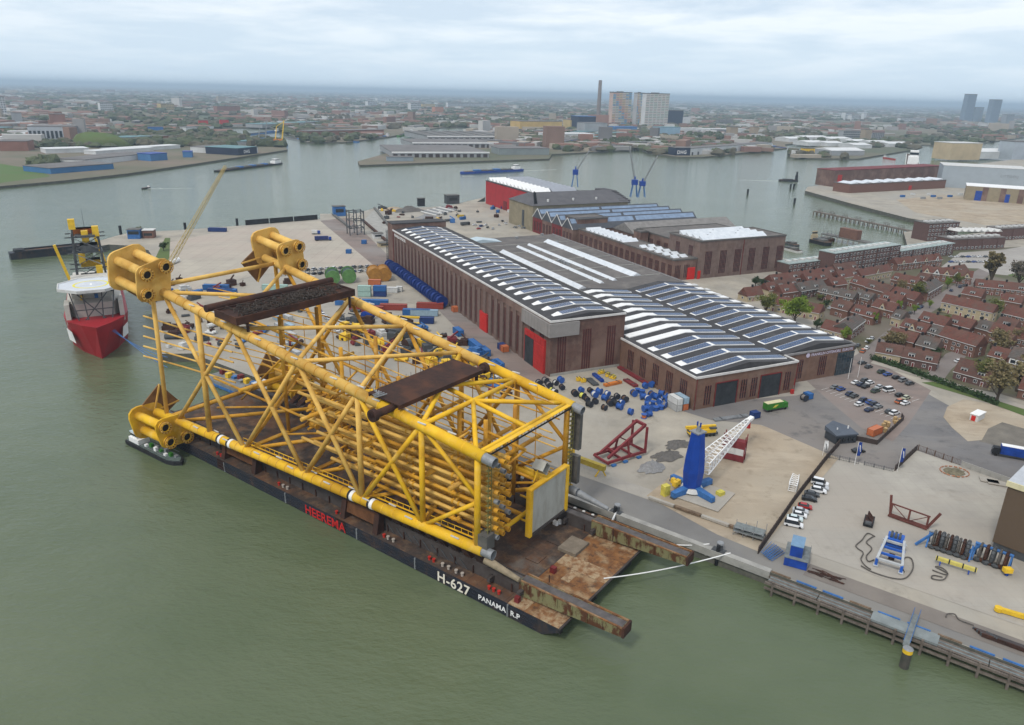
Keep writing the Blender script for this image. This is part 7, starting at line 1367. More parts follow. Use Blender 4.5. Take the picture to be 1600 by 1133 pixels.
m.build('landing_circle', mat('marking_yellow', (0.7, 0.62, 0.08), 0.7, 0.05, 0.5), hdk)
for k in range(8): a, b_ = oc[k], oc[(k + 1) % 8]; MB().beam((a[0], a[1], 28.9), (b_[0], b_[1], 28.9), 0.5, 1.3).build('safety_net', M_WHITED, hdk)
MB().box(hc[0] - 2, hc[0] + 2, -0.4, 0.4, 29.21, 29.25).build('landing_mark', M_WHITE, hdk)
for y in (-9, -4, 4, 9):
    MB().beam((12, y * 0.7, 12.5), (14, y, 28.2), 0.5).build('deck_strut', M_DKSTEEL, rs)
for a, b_ in (((12, -6, 13), (14, 6, 27)), ((12, 6, 13), (14, -6, 27)), ((12, -8, 20), (12, 8, 20))): MB().beam(a, b_, 0.4).build('deck_strut', M_DKSTEEL, rs)
for y in (-11, 11): MB().box(16, 26, y - 1, y + 1, 12.6, 22).build('side_house', M_SWH, rs)
for x in (66, 78):
    for y in (-7, 7): MB().beam((x, y, 12), (x, y * 0.8, 46), 0.9).build('derrick_leg', M_DKSTEEL, rs)
for z in (20, 28, 36, 44):
    for y in (-6.5, 6.5): MB().beam((66, y, z), (78, y, z), 0.4).build('derrick_girt', M_STEEL, rs)
    for x in (66, 78): MB().beam((x, -9, z), (x, 9, z), 0.5).build('derrick_girt', M_DKSTEEL, rs); MB().beam((x, 6.5, z - 7), (x, -6.5, z), 0.35).build('derrick_brace', M_DKSTEEL, rs); MB().box(66 + z % 5, 76, -5 + z % 4, 3 + z % 3, z, z + 3.4).build('tower_module', (M_STEEL, M_ORNP, M_DKSTEEL, M_YEL)[z // 8 % 4], rs); MB().beam((x, -6.5, z - 7), (x, 6.5, z), 0.35).build('derrick_brace', M_STEEL, rs)
for x, y, z in ((67, -5, 44), (67, 0, 42), (67, 5, 48), (70, 3, 30), (66, -4, 24), (72, 0, 40)): MB().box(x - 1.6, x + 1.6, y - 1.5, y + 1.5, z, z + 5).build('handling_gear', M_YEL, rs)
MB().box(63, 82, -4.5, 4.5, 44, 45).build('derrick_crown', M_DKSTEEL, rs); MB().box(84, 110, -10, 10, 12.6, 17).build('aft_house', M_SWH, rs)
for x, y in ((50, 8), (94, -8)): MB().beam((x, y, 20), (x - 2, y + 5, 44), 1.2).build('deck_crane', M_YEL, rs)
for k in range(30): MB().box(22 + (k * 13) % 80, 24 + (k * 13) % 80, -9 + (k * 7) % 18, -7.5 + (k * 7) % 18, 12.6 + (8.4 if (22 + (k * 13) % 80) < 60 else 0), 14.6 + (8.4 if (22 + (k * 13) % 80) < 60 else 0)).build('deck_unit', (M_WHITED, M_YEL, M_STEEL, M_BLUE2)[k % 4], rs)
for k in range(3): rope('mooring_line', (bow[0] + 3, bow[1] + 6 + k, 11.5), (*G(262, 560 + k * 8, 4), 4.5), 1.5, M_BLUE2, 'blue mooring line from the red ship bow to the quay, %s' % ('upper', 'middle', 'lower')[k], 0.14)
# --- small supply boat beside the barge stern
a, b_ = BW(171, -5.0), BW(144, -4.2); tb = thing('bunker_boat', 'small dark bunker boat with white wheelhouse beside the barge stern', 'boat', (a[0], a[1], 0), angle(a, b_)); L = dist(a, b_)
MB().prism([(-2, -2.4), (0, -2.7), (L - 4, -2.7), (L - 1, -1.8), (L + 1, 0), (L - 1, 1.8), (L - 4, 2.7), (0, 2.7), (-2, 2.4)], -0.5, 1.3).build('hull', M_BLACK, tb); MB().prism([(-1.5, -2.0), (L - 4, -2.3), (L - 1.4, -1.3), (L, 0), (L - 1.4, 1.3), (L - 4, 2.3), (-1.5, 2.0)], 1.3, 1.5).build('deck', mat('boat_deck', (0.10, 0.13, 0.12), 0.8, 0.2, 0.6), tb)
MB().box(0, 6, -2, 2, 1.5, 3.2).build('deckhouse', M_WHITE, tb); MB().box(1, 4.6, -1.6, 1.6, 3.2, 5.2).build('wheelhouse', M_WHITE, tb); MB().box(0.9, 4.7, -1.65, 1.65, 3.9, 4.7).build('windows', M_GLASS, tb); MB().box(0.7, 4.9, -1.8, 1.8, 5.2, 5.4).build('wheelhouse_roof', mat('pale_blue_paint', (0.45, 0.56, 0.62), 0.6, 0.08, 0.5), tb)
for k in range(9): MB().box(8 + k * 1.9, 9.2 + k * 1.9, -1.2 + (k % 3) * 0.7, -0.2 + (k % 3) * 0.7, 1.5, 2.2 + (k % 2) * 0.6).build('deck_fitting', (M_WHITE, M_GRNP, M_STEEL)[k % 3], tb)
for s_ in (-2.4, 2.4):
    MB().beam((6, s_, 2.5), (L - 4, s_, 2.5), 0.08).build('rail', M_STEEL, tb)
MB().tube((2, 0, 5.2), (2, 0, 8.2), 0.08, 5).build('mast', M_WHITE, tb)
# --- grey workboat and pontoon lying at the quay behind the jacket
q = BW(178, 50.2); wb = thing('work_pontoon', 'grey work pontoon with deckhouse moored behind the jacket', 'pontoon', (q[0], q[1], 0), BAN); MB().box(-26, 26, -2.4, 8, -0.5, 2.6).build('hull', mat('pontoon_grey', (0.20, 0.205, 0.20), 0.8, 0.2, 0.3), wb); MB().box(-26.2, 26.2, 8, 8.4, 0.2, 1.2).build('blue_fender', M_BLUE2, wb); MB().box(-14, -2, -1, 4.5, 2.6, 5.6).build('deckhouse', M_WHITED, wb); MB().box(-13, -5, -0.6, 3.6, 5.6, 8.0).build('wheelhouse', M_WHITED, wb)
for k in range(4): MB().box(-12.6 + k * 2, -11.4 + k * 2, 3.58, 3.66, 6.2, 7.4).build('window', M_GLASS, wb)
for k in range(8): MB().box(2 + k * 2.8, 4 + k * 2.8, -1 + k % 3, 1.2 + k % 3, 2.6, 3.6 + k % 2).build('deck_cargo', (M_BLUE2, M_YEL, M_STEEL, M_DKRED)[k % 4], wb)
# --- dark pontoon at the left jetty and jetty head house
a, b_ = G(24, 404, 0), G(142, 392, 0); dp = thing('dark_barge', 'long blue-black empty barge lying at the left jetty', 'barge', (a[0], a[1], 0), angle(a, b_)); L = dist(a, b_); MB().prism([(-3, -4), (L, -6), (L, 6), (-3, 4)], -0.5, 4.6).build('hull', M_HULL, dp); MB().box(2, L - 2, -4.8, 4.8, 4.6, 4.65).build('deck', M_DECK, dp); MB().box(0, 6, -4, 4, 4.6, 6.4).build('bow_house', M_BLACK, dp)
for s_ in (-5.2, 5.2): MB().box(4, L, s_ - 0.4, s_ + 0.4, 4.6, 5.8).build('coaming', M_HULL, dp)
tag(MB().tube((0, 0, 0), (0, 0, 26), 0.25, 6, 0.1).build('signal_mast', M_DKSTEEL, None, loc=G3(136, 380)), 'thin dark mast at the end of the left jetty', 'mast')
q = G(215, 372); jh = thing('harbour_house', 'small blue-framed harbour house on the left jetty', 'house', (q[0], q[1], 4), 0.2); MB().box(-6, 3, -4, 4, 0, 7).build('wall', M_BLUE2, jh); MB().box(-6.4, 3.4, -4.4, 4.4, 7, 7.4).build('roof', M_CONCD, jh); MB().box(-5.5, 2.5, -4.1, -3.95, 3.5, 6).build('window', M_GLASS, jh)
q = G(234, 371); jh = thing('brick_cabin', 'red brick cabin on the left jetty', 'house', (q[0], q[1], 4), 0.2); MB().box(-4, 4, -4, 4, 0, 6).build('wall', M_HB, jh); MB().box(-4.4, 4.4, -4.4, 4.4, 6, 6.4).build('roof', M_WHITED, jh); MB().box(-3, 3, -4.1, -3.95, 2, 4).build('window', M_GLASS, jh)
for k, (x, y) in enumerate(((189, 366), (290, 361), (371, 354))):
    tag(MB().tube((0, 0, -2), (0, 0, 9), 1.1, 10).build('dolphin_pile', M_BLACK, None, loc=(*G(x, y, 2), 0)), 'black mooring dolphin on the far river edge, %s from the left' % ORD[k], 'mooring pile')
# --- long yellow lattice crane behind the left jetty
q = G(236, 470); lc = thing('lattice_crane', 'tall pale yellow lattice crane boom behind the left quay', 'crane', (q[0], q[1], 4)); M_PYL = mat('faded_crane_yellow', (0.42, 0.33, 0.13), 0.7, 0.1, 0.4)
MB().box(-3, 3, -2.5, 2.5, 1, 4).build('machine_house', M_YEL, lc); 
for s_ in (-2.4, 2.4): MB().box(-4, 4, s_ - 0.6, s_ + 0.6, 0, 1.2).build('crawler_track', M_BLACK, lc)
lattice(lc, Vector((1, 1, 3.5)), Vector((26, 62, 68)), 2.2, 2.4, 1.2, 26, 0.16, M_PYL, 'boom')
# --- blue harbour cranes beyond the red hall
def hcrane(px, py, h, tipdx, tipz, label):
    d_, q = FD(px, py, 4); t_ = thing('harbour_crane', label, 'crane', (q[0], q[1], 4), 0)
    for x in (-4, 4):
        for y in (-4, 4): MB().beam((x, y, 0), (x * 0.5, y * 0.5, h * 0.6), 0.8).build('leg', M_BLUE2, t_)
    MB().box(-3.5, 3.5, -3, 3, h * 0.6, h * 0.85).build('machine_house', M_BLUE, t_); MB().beam((0, 0, h * 0.8), (0, 0, h), 1.6).build('mast', M_BLUE, t_); lattice(t_, Vector((0.5, 0, h * 0.75)), Vector((tipdx, 4, tipz)), 1.6, 1.4, 0.8, 10, 0.2, M_STEEL, 'jib')
hcrane(898, 292, 26, 17, 46, 'blue harbour crane with raised jib beyond the red hall'); hcrane(990, 308, 24, -9, 58, 'blue harbour crane with jib leaning left beyond the concrete hall'); hcrane(1002, 308, 22, 16, 48, 'blue harbour crane with jib leaning right beyond the concrete hall')
# --- gantry, huts and equipment on the river side of the yard
q = G(556, 366); gt_ = thing('steel_gantry', 'dark open steel gantry tower beside the slipway', 'gantry', (q[0], q[1], 4), HAN)
for x in (-6, 0, 6):
    for y in (-5, 5): MB().beam((x, y, 0), (x, y, 20), 0.7).build('column', M_DKSTEEL, gt_)
for z in (6, 12, 19):
    for y in (-5, 5): MB().beam((-6, y, z), (6, y, z), 0.6).build('beam', M_DKSTEEL, gt_)
    for x in (-6, 0, 6): MB().beam((x, -5, z), (x, 5, z), 0.6).build('beam', M_DKSTEEL, gt_)
    for x in (-6, 0): MB().beam((x, -5, z - 6), (x + 6, -5, z), 0.4).build('brace', M_STEEL, gt_)
for k, (x, y, w_, h, mt, lb) in enumerate(((530, 337, 11, 9, M_BLUE2, 'blue-grey control hut at the river end of the slipway'), (590, 372, 8, 4, M_WHITED, 'small pale hut beside the gantry'), (600, 385, 9, 3, M_HC, 'tan hut near the end of the tall hall'), (706, 318, 14, 9, M_DKSTEEL, 'dark loading hopper on the river edge'), (658, 322, 7, 8, M_BLACK, 'black tank on the river edge'))):
    q = G(x, y); t_ = thing('yard_hut', lb, 'hut', (q[0], q[1], 4), HAN); MB().box(-w_ / 2, w_ / 2, -w_ / 3, w_ / 3, 0, h).build('wall', mt, t_); MB().box(-w_ / 2 - 0.4, w_ / 2 + 0.4, -w_ / 3 - 0.4, w_ / 3 + 0.4, h, h + 0.4).build('roof', M_CONCD, t_); MB().box(-w_ / 3, w_ / 3, -w_ / 3 - 0.08, -w_ / 3 + 0.02, h * 0.4, h * 0.75).build('window', M_GLASS, t_)
for a, b_, lb in (((520, 336), (548, 358), 'left slipway rail wall'), ((566, 345), (608, 382), 'middle slipway rail wall'), ((585, 326), (622, 372), 'right slipway rail wall')):
    A_, B_ = G(*a), G(*b_); tag(MB().obox((0, 0), dist(A_, B_), 2.0, 0, 1.8, angle(A_, B_)).build('slipway_wall', M_RUST if 'm' in lb[:1] else M_CONCD, None, loc=((A_[0] + B_[0]) / 2, (A_[1] + B_[1]) / 2, 4.0)), lb + ' in the river corner of the yard', 'slipway')
sheet('slipway', g((566, 347), (585, 328), (620, 372), (604, 382)), 4.2, M_CONC)
for k in range(3): 
    A_, B_ = G(384 + k * 38, 352 - k * 3), G(420 + k * 38, 349 - k * 3); tag(MB().obox((0, 0), dist(A_, B_), 1.2, 0, 4.4, angle(A_, B_)).build('flood_wall', M_BLACK, None, loc=((A_[0] + B_[0]) / 2, (A_[1] + B_[1]) / 2, 4)), 'dark green-black flood wall at the river edge, %s length from the left' % ORD[k], 'wall')
for k in range(8):
    p = lerp(G(670, 335), G(700, 330), k / 7); tag(MB().tube((-14, 0, 0.8), (14, 0, 0.8), 0.8, 10).build('long_pipe', M_STEEL if k % 2 else M_WHITED, None, loc=(p[0], p[1] + k * 2, 4), rz=-0.9), 'long pipe lying in the pile at the river edge, %s of eight' % ORD[k], 'pipe')
heap(640, 330, 16, 8, 5, M_DGRAV, 'black coal-like heap at the river edge'); heap(615, 328, 14, 7, 3, M_SAND, 'sand heap at the river edge left of the black one'); heap(665, 340, 10, 6, 3, M_GRAVEL, 'grey heap beside the long pipes')
for k, (x, y, c) in enumerate(sorted(((742, 352, 'white'), (752, 354, 'blue'), (759, 352, 'white'), (762, 356, 'dark'), (748, 358, 'red'), (770, 358, 'silver'), (785, 346, 'dark'), (790, 350, 'white'), (780, 352, 'silver'), (812, 354, 'silver'), (805, 356, 'grey'), (818, 357, 'grey')))):
    cc = {'white': C_W, 'blue': C_BL, 'dark': C_BK, 'red': C_RD, 'silver': C_SV, 'grey': C_GR}[c]; car(x, y, 0.5 + k * 0.2, cc, '%s car on the sandy lot behind the tall hall, %s from the left' % (c, ORD[k]), 'cars behind the tall hall', False, k % 3)
truck(727, 352, 0.6, 'dark lorry on the sandy lot behind the tall hall', M_BLACK, M_DKSTEEL, 9, None, 4.1, 3)
for k, (x, y, c) in enumerate(((720, 340, 'yellow'), (723, 343, 'blue'), (770, 327, 'blue'), (778, 332, 'blue'), (784, 326, 'dark blue'), (796, 332, 'white'), (812, 336, 'red'))): container(x, y, c, '%s box on the sand near the red hall, %s from the left' % (c, ORD[k]), 20, 0.5 + k * 0.3, 4.05, 'boxes near the red hall')
rr = random.Random(77)
for k in range(22):
    x = 470 + (k % 11) * 10.4; y = 423 + (k // 11) * 7 - (k % 11) * 0.6; c = rr.choice((C_W, C_SV, C_DG, C_BL, C_GR, C_BK)); car(x, y, 1.2, c, '%s car before the test ground, %s row, %s from the left' % (cn(c), ('far', 'near')[k // 11], ORD[k % 11]), 'cars before the test ground', False, k % 3)
for k in range(16):
    x = 474 + (k % 8) * 4.5 + (k // 8) * 22; y = 482 + (k % 8) * 5; c = rr.choice((C_W, C_SV, C_DG, C_W, C_BL)); car(x, y, 1.9, c, '%s car seen through the jacket, %s line, %s' % (cn(c), ('left', 'right')[k // 8], ORD[k % 8]), 'cars seen through the jacket', False, k % 3)
# carousels of pipe
for k, (x, y, c, rz) in enumerate(((520, 442, 'green', 0), (545, 440, 'green', 0), (585, 438, 'orange', 0), (600, 437, 'orange', 0))):
    q = G(x, y); t_ = thing('pipe_carousel', '%s storage carousel %s in the far yard' % (c, ('on the left', 'left of the orange pair', 'on its left side', 'at the right end')[k]), 'carousel', (q[0], q[1], 4.1), 0.3); cc = mat('carousel_' + c, (0.10, 0.22, 0.07) if c == 'green' else (0.36, 0.17, 0.03), 0.7, 0.2, 0.4) if 'carousel_' + c not in MATS else MATS['carousel_' + c]
    for y_ in (-5, 5): MB().tube((0, y_ - 0.3, 4.4), (0, y_ + 0.3, 4.4), 4.4, 18).build('flange', cc, t_)
    MB().tube((0, -5, 4.4), (0, 5, 4.4), 3.6 if c == 'green' else 3.9, 18).build('drum', mat('dark_green_pipe', (0.04, 0.075, 0.06), 0.6, 0.3, 0.8) if c == 'green' and 'dark_green_pipe' not in MATS else (MATS['dark_green_pipe'] if c == 'green' else cc), t_)
# clutter: crates, pallets, machine parts between the jacket and the tall hall
kinds = [(M_DKSTEEL, 'dark'), (M_RUST, 'rusty'), (M_BLUE2, 'blue'), (M_YEL, 'yellow'), (M_WHITED, 'pale'), (M_RACK, 'red')]
pal = [MB().box(-1.5, 1.5, -0.8, 0.8, 0, 0.9).box(-1.2, 0.3, -0.6, 0.6, 0.9, 1.6).box(0.5, 1.3, -0.3, 0.5, 0.9, 1.3), MB().tube((-1.8, 0, 0.5), (1.8, 0, 0.5), 0.5, 8).tube((-1.6, 1, 0.4), (1.7, 1.1, 0.4), 0.4, 8), MB().box(-1, 1, -1, 1, 0, 1.5).beam((-1, -1, 1.5), (1.4, 1, 2.4), 0.3)]
PM = {(i, j): p.mesh('crate_mesh', kinds[j][0]) for i, p in enumerate(pal) for j in range(6)}
for k in range(260):
    if k < 150: x, y = rr.uniform(530, 800), 0; y = 470 + (x - 530) * 0.36 + rr.uniform(-6, 60)
    elif k < 225: x = rr.uniform(262, 470); y = rr.uniform(440, 545)
    else: x = rr.uniform(590, 780); y = 325 + rr.uniform(0, 30) - (x - 590) * 0.03
    q = G(x, y); c, s_ = math.cos(-HAN), math.sin(-HAN); lx = (q[0] - HO[0]) * c - (q[1] - HO[1]) * s_
    if lx > -16 and k < 225: continue
    j = rr.choice((0, 0, 1, 1, 1, 2, 3, 4, 5)); o = put(PM[(k % 3, j)], 'yard_scrap', None, (q[0], q[1], 4.13), rr.uniform(0, 3)); s_ = rr.uniform(0.8, 2.4); o.scale = (s_, s_, s_); tag(o, '%s %s lying in the yard clutter %s' % (kinds[j][1], ('crate', 'pipe pair', 'machine part')[k % 3], 'between jacket and tall hall' if k < 150 else ('behind the jacket at left' if k < 225 else 'along the river edge')), 'yard scrap', 'clutter lying about the yard')
tag(MB().tube((-6, 0, 1.6), (6, 0, 1.6), 1.6, 14).build('white_tank', M_WHITE, None, loc=G3(272, 412), rz=1.5), 'white cylindrical tank at the left edge of the test ground', 'tank')
for k, (x, y) in enumerate(((560, 520), (590, 545), (640, 545), (575, 500))):
    q = G(x, y); t_ = thing('yellow_drum', 'yellow steel drum frame seen through the jacket, %s' % ORD[k], 'drum', (q[0], q[1], 4.1), 0.4 * k); MB().tube((-2.5, 0, 2.4), (2.5, 0, 2.4), 2.4, 14).build('drum', (M_YEL, M_YEL, M_DKSTEEL, M_BLUE)[k], t_)
    for s_ in (-2.6, 2.6): MB().tube((s_ - 0.1, 0, 2.5), (s_ + 0.1, 0, 2.5), 2.8, 14).build('flange', (M_YEL, M_YEL, M_RUST, M_BLUE)[k], t_)
for k in range(2): lay('pipe_gantry', 'steel trestle leg pair beside the far end of the tall hall, %s' % ('left' if k == 0 else 'right'), 'trestle', 606 + k * 5, 405, 2, 1, 0.5, M_DKSTEEL, 0.3)
for x in (606, 611):
    q = G(x, 408); t_ = thing('trestle_mast', 'thin steel lattice mast left of the tall hall, %s' % ('left one' if x == 606 else 'right one'), 'mast', (q[0], q[1], 4)); lattice(t_, Vector((0, 0, 0)), Vector((0, 0.01, 22)), 1.0, 1.0, 1.0, 10, 0.1, M_DKSTEEL, 'mast')
# --- vessels under way on the river
M_FOAM = mat('foam', (0.62, 0.64, 0.63), 0.8, 0.0, 0.25, col2=(0.34, 0.37, 0.35))
def wake(x0, y0, x1, y1, w0, w1):
    a, b_ = G(x0, y0, 0), G(x1, y1, 0); L = dist(a, b_); rz = angle(a, b_); m = MB(); r_ = random.Random(int(x0)); n = 26
    for k in range(n):
        t_ = k / n; w_ = (w0 + (w1 - w0) * t_) * r_.uniform(0.35, 1.0) * (1 - t_ * 0.6); m.obox((L * (k + 0.5) / n, r_.uniform(-0.5, 0.5) * w0 * 0.4), L / n * r_.uniform(0.6, 1.05), w_, 0.02, 0.05 + 0.06 * (1 - t_) , r_.uniform(-0.05, 0.05))
    stuff(m.build('wake_foam', M_FOAM, None, False, (a[0], a[1], 0), rz))
def ship(x0, y0, x1, y1, wd, fb, hullm, label, house=1.0, cargo=None, hm=None, name='river_barge', tall=7):
    a, b_ = G(x0, y0, 0), G(x1, y1, 0); L = dist(a, b_); t_ = thing(name, label, 'ship', (a[0], a[1], 0), angle(a, b_)); h = wd / 2
    MB().prism([(0, -h * 0.7), (L * 0.05, -h), (L * 0.92, -h), (L * 0.98, -h * 0.5), (L, 0), (L * 0.98, h * 0.5), (L * 0.92, h), (L * 0.05, h), (0, h * 0.7)], -0.5, fb).build('hull', hullm, t_); MB().box(L * 0.03, L * 0.94, -h * 0.9, h * 0.9, fb, fb + 0.1).build('deck', M_DECK, t_)
    x = L * 0.06 if house < 0.5 else L * 0.84
    if hm is not False: MB().box(x, x + L * 0.1, -h * 0.75, h * 0.75, fb, fb + tall * 0.55).build('deckhouse', hm or M_WHITE, t_); MB().box(x + L * 0.02, x + L * 0.075, -h * 0.6, h * 0.6, fb + tall * 0.55, fb + tall).build('wheelhouse', hm or M_WHITE, t_); MB().box(x + L * 0.018, x + L * 0.077, -h * 0.62, h * 0.62, fb + tall * 0.7, fb + tall * 0.88).build('windows', M_GLASS, t_)
    for k in range(cargo or 0): MB().box(L * (0.18 + 0.62 * k / cargo), L * (0.18 + 0.62 * (k + 0.85) / cargo), -h * 0.75, h * 0.75, fb, fb + 1.2 + (k * 7 % 3) * 0.5).build('hatch', (M_DKSTEEL, M_CONCD, M_BLUE2)[k % 3], t_)
    return t_
ship(338, 269, 441, 256, 12, 2.2, M_BLACK, 'long dark inland barge sailing on the river at left', 1, 10); ship(816, 267, 719, 272, 11, 3.2, M_BLUE, 'blue river cargo ship with white bow wave in mid river', 0, 6); ship(1217, 283, 1247, 284, 8, 2.6, M_HULL, 'dark tugboat sailing towards the right-hand basin', 1, 1, M_BLACK, 'tugboat', 12)
wake(815, 267, 870, 265, 6, 3); wake(722, 275, 745, 275, 5, 2); wake(1216, 283, 1150, 281, 6, 3); wake(1248, 286, 1240, 286, 4, 2); wake(226, 295, 300, 294, 5, 2)
ship(234, 294, 222, 296, 3.5, 1.4, M_BLACK, 'small speedboat throwing white spray near the left bank', 0, 0, M_WHITE, 'speedboat', 2)
for k, (x, y) in enumerate(((1235, 291), (1240, 291), (1241, 315), (1168, 300))): q = G(x, y + 4, 0); tag(MB().tube((0, 0, -2), (0, 0, 7), 1.3, 10).build('river_pile', M_BLACK, None, loc=(q[0], q[1], 0)), 'black mooring pile standing in the river, %s' % ('left of the pair', 'right of the pair', 'alone below the pair', 'alone left of the tug')[k], 'mooring pile')
for a in ((560, 223, 537, 221, 10, 3, M_BLUE2, 'blue-grey barge moored at the far pier, left'), (584, 218, 608, 214, 9, 3, M_BLUE2, 'blue-grey barge moored at the far pier, middle'), (622, 214, 645, 208, 11, 4, M_GRNP, 'greenish ship moored at the far pier, right'), (447, 216, 480, 222, 9, 3, M_STEEL, 'grey barge moored at the left tip of the far pier'), (380, 212, 440, 206, 10, 3, M_BLUE2, 'long teal barge in the left basin'), (1226, 233, 1202, 231, 12, 4, M_BLUE, 'blue and white ship at the right far quay')): ship(*a, 1, 3)
ws = ship(1424, 266, 1424, 246, 24, 9, mat('sea_white', (0.60, 0.64, 0.60), 0.6, 0.08, 0.2), 'tall white ship seen end on in the right basin', 0, 0, M_WHITE, 'white_ship', 24); ship(1398, 250, 1380, 247, 6, 2.5, M_RED, 'small red boat beside the tall white ship', 1, 0, M_WHITED, 'red_boat', 5); ship(1458, 247, 1468, 245, 6, 3, M_GRNP, 'small green boat near the cream building', 0, 0, M_WHITED, 'green_boat', 5)
# --- pier, docks and boats of the right-hand basin
A_, B_ = G(1274, 330, 4), G(1440, 364, 4); pr = thing('timber_pier', 'long dark timber pier on legs in the right-hand basin', 'pier', (A_[0], A_[1], 0), angle(A_, B_)); L = dist(A_, B_); MB().box(0, L, -2.5, 2.5, 3.3, 4.2).build('deck', M_TIMB, pr)
for k in range(24):
    for y in (-2.2, 2.2): MB().tube((k * L / 23, y, -1), (k * L / 23, y, 3.4), 0.45, 6).build('pile', M_WOOD, pr)
for k in range(7):
    x = (0.04 + 0.13 * k) * L; w_ = MB()
    for s_ in range(4): w_.beam((x + s_ * 2.2, -1.8, 4.2), (x + s_ * 2.2, -1.8, 7.5), 0.3)
    w_.beam((x, -1.8, 7.4), (x + 6.6, -1.8, 7.4), 0.3); w_.beam((x, -1.8, 5.8), (x + 6.6, -1.8, 5.8), 0.25); w_.build('pier_frame', M_TIMB, pr)
for a in ((1272, 380, 1300, 376, 8, 2.5, M_RUST, 'rusty barge in front of the brick offices'), (1268, 378, 1296, 385, 8, 3, M_BLACK, 'dark workboat with yellow gear below the offices'), (1222, 388, 1252, 396, 7, 1.6, M_WHITED, 'pale pontoon right of the machine hall'), (1228, 381, 1246, 386, 6, 1.6, M_DKSTEEL, 'dark pontoon right of the machine hall')): ship(*a, 0, 2, M_HC if 'work' in a[7] else False)
A_, B_ = G(1288, 366, 4), G(1365, 382, 4); pr = thing('dock_frame', 'rusty dock platform on legs before the brick offices', 'dock', (A_[0], A_[1], 0), angle(A_, B_)); L = dist(A_, B_); MB().box(0, L, -4, 4, 4, 5).build('deck', M_CONCD, pr); MB().box(L * 0.35, L * 0.7, -3, 3, 5, 13).build('brick_house', M_HB, pr)
for k in range(10):
    for y in (-3.6, 3.6): MB().tube((k * L / 9, y, -1), (k * L / 9, y, 4), 0.6, 6).build('leg', M_CONC, pr)
for k in range(5): MB().beam((2 + k * 4, -3.5, 5), (2 + k * 4, -3.5, 9), 0.35).build('frame_post', M_STEEL, pr)
# --- halls of the right-hand shipyard
def shed(p0, p1, depth, h, wallm, roofm, label, z=4.0, gable=0, name='harbour_shed', teeth=0, cat_='building', doors=None):
    a, b_ = G(*p0, z), G(*p1, z); L = dist(a, b_); t_ = thing(name, label, cat_, (a[0], a[1], z), angle(a, b_)); MB().box(0, L, 0, depth, 0, h).build('wall', wallm, t_)
    if gable: r_ = MB().gable(0, L, 0, depth, h + 0.004, h + gable, 0.3).build('roof', roofm, t_)
    else: r_ = MB().box(-0.4, L + 0.4, -0.4, depth + 0.4, h, h + 0.6).build('roof', roofm, t_)
    for k in range(teeth):
        x = L * (k + 0.2) / teeth; MB().add([(x, 2, h + 0.6), (x + L / teeth * 0.6, 2, h + 0.6), (x + L / teeth * 0.6, depth - 2, h + 0.6), (x, depth - 2, h + 0.6), (x + L / teeth * 0.5, 2, h + 2.6), (x + L / teeth * 0.5, depth - 2, h + 2.6)], [(0, 1, 4), (2, 3, 5), (0, 4, 5, 3), (1, 2, 5, 4)]).build('tooth_rooflight', M_SKYL, r_)
    for k, (f, w_, hh, mm_) in enumerate(doors or ()): MB().box(f * L, f * L + w_, -0.25, 0.02, 0, hh).build('door', mm_, t_)
    return t_
shed((1301, 292), (1468, 282), 30, 22, M_BRICK, M_DKRED, 'long brick shipyard hall with maroon roof band beyond the basin', doors=((0.03, 9, 16, M_RED),)); shed((1326, 302), (1476, 294), 26, 11, M_HB, M_GRAVR, 'lower brick hall with slanting white rooflights before the maroon one', teeth=9, doors=((0.6, 6, 6, M_RED),))
M_LGC = mat('light_grey_cladding', (0.33, 0.37, 0.40), 0.7, 0.05, 0.1); s1 = shed((1468, 292), (1600, 300), 60, 30, M_LGC, M_WHITED, 'huge light grey shed at the right edge of the far shipyard')
letters('LITTOOIJ', 4.5, 0, 0, M_STEEL, s1, 'wall_lettering', 1.2, Matrix(((1, 0, 0, 72), (0, 0, -1, -0.1), (0, 1, 0, 18), (0, 0, 0, 1))))
M_OLV = mat('olive_cladding', (0.27, 0.225, 0.15), 0.8, 0.1, 0.2); o1 = shed((1506, 312), (1640, 322), 40, 17, M_OLV, M_WHITE, 'olive shed with white roof and blue doors at the right edge', doors=((0.12, 10, 12, M_BLUE), (0.42, 10, 10, M_BLUE)))
for k in range(5): MB().box(18 + k * 19, 24 + k * 19, -0.3, 0.02, 0, 17).build('brown_bay', M_BRICK, o1)
for k in range(9): container(1452 + k * 8 - (k % 2) * 50, 305 + k % 3 * 3, ('white', 'blue', 'grey')[k % 3], '%s box on the far sandy lot, %s' % (('white', 'blue', 'grey')[k % 3], ORD[k]), 20, 0.3, 4.05, 'boxes on the far sandy lot')
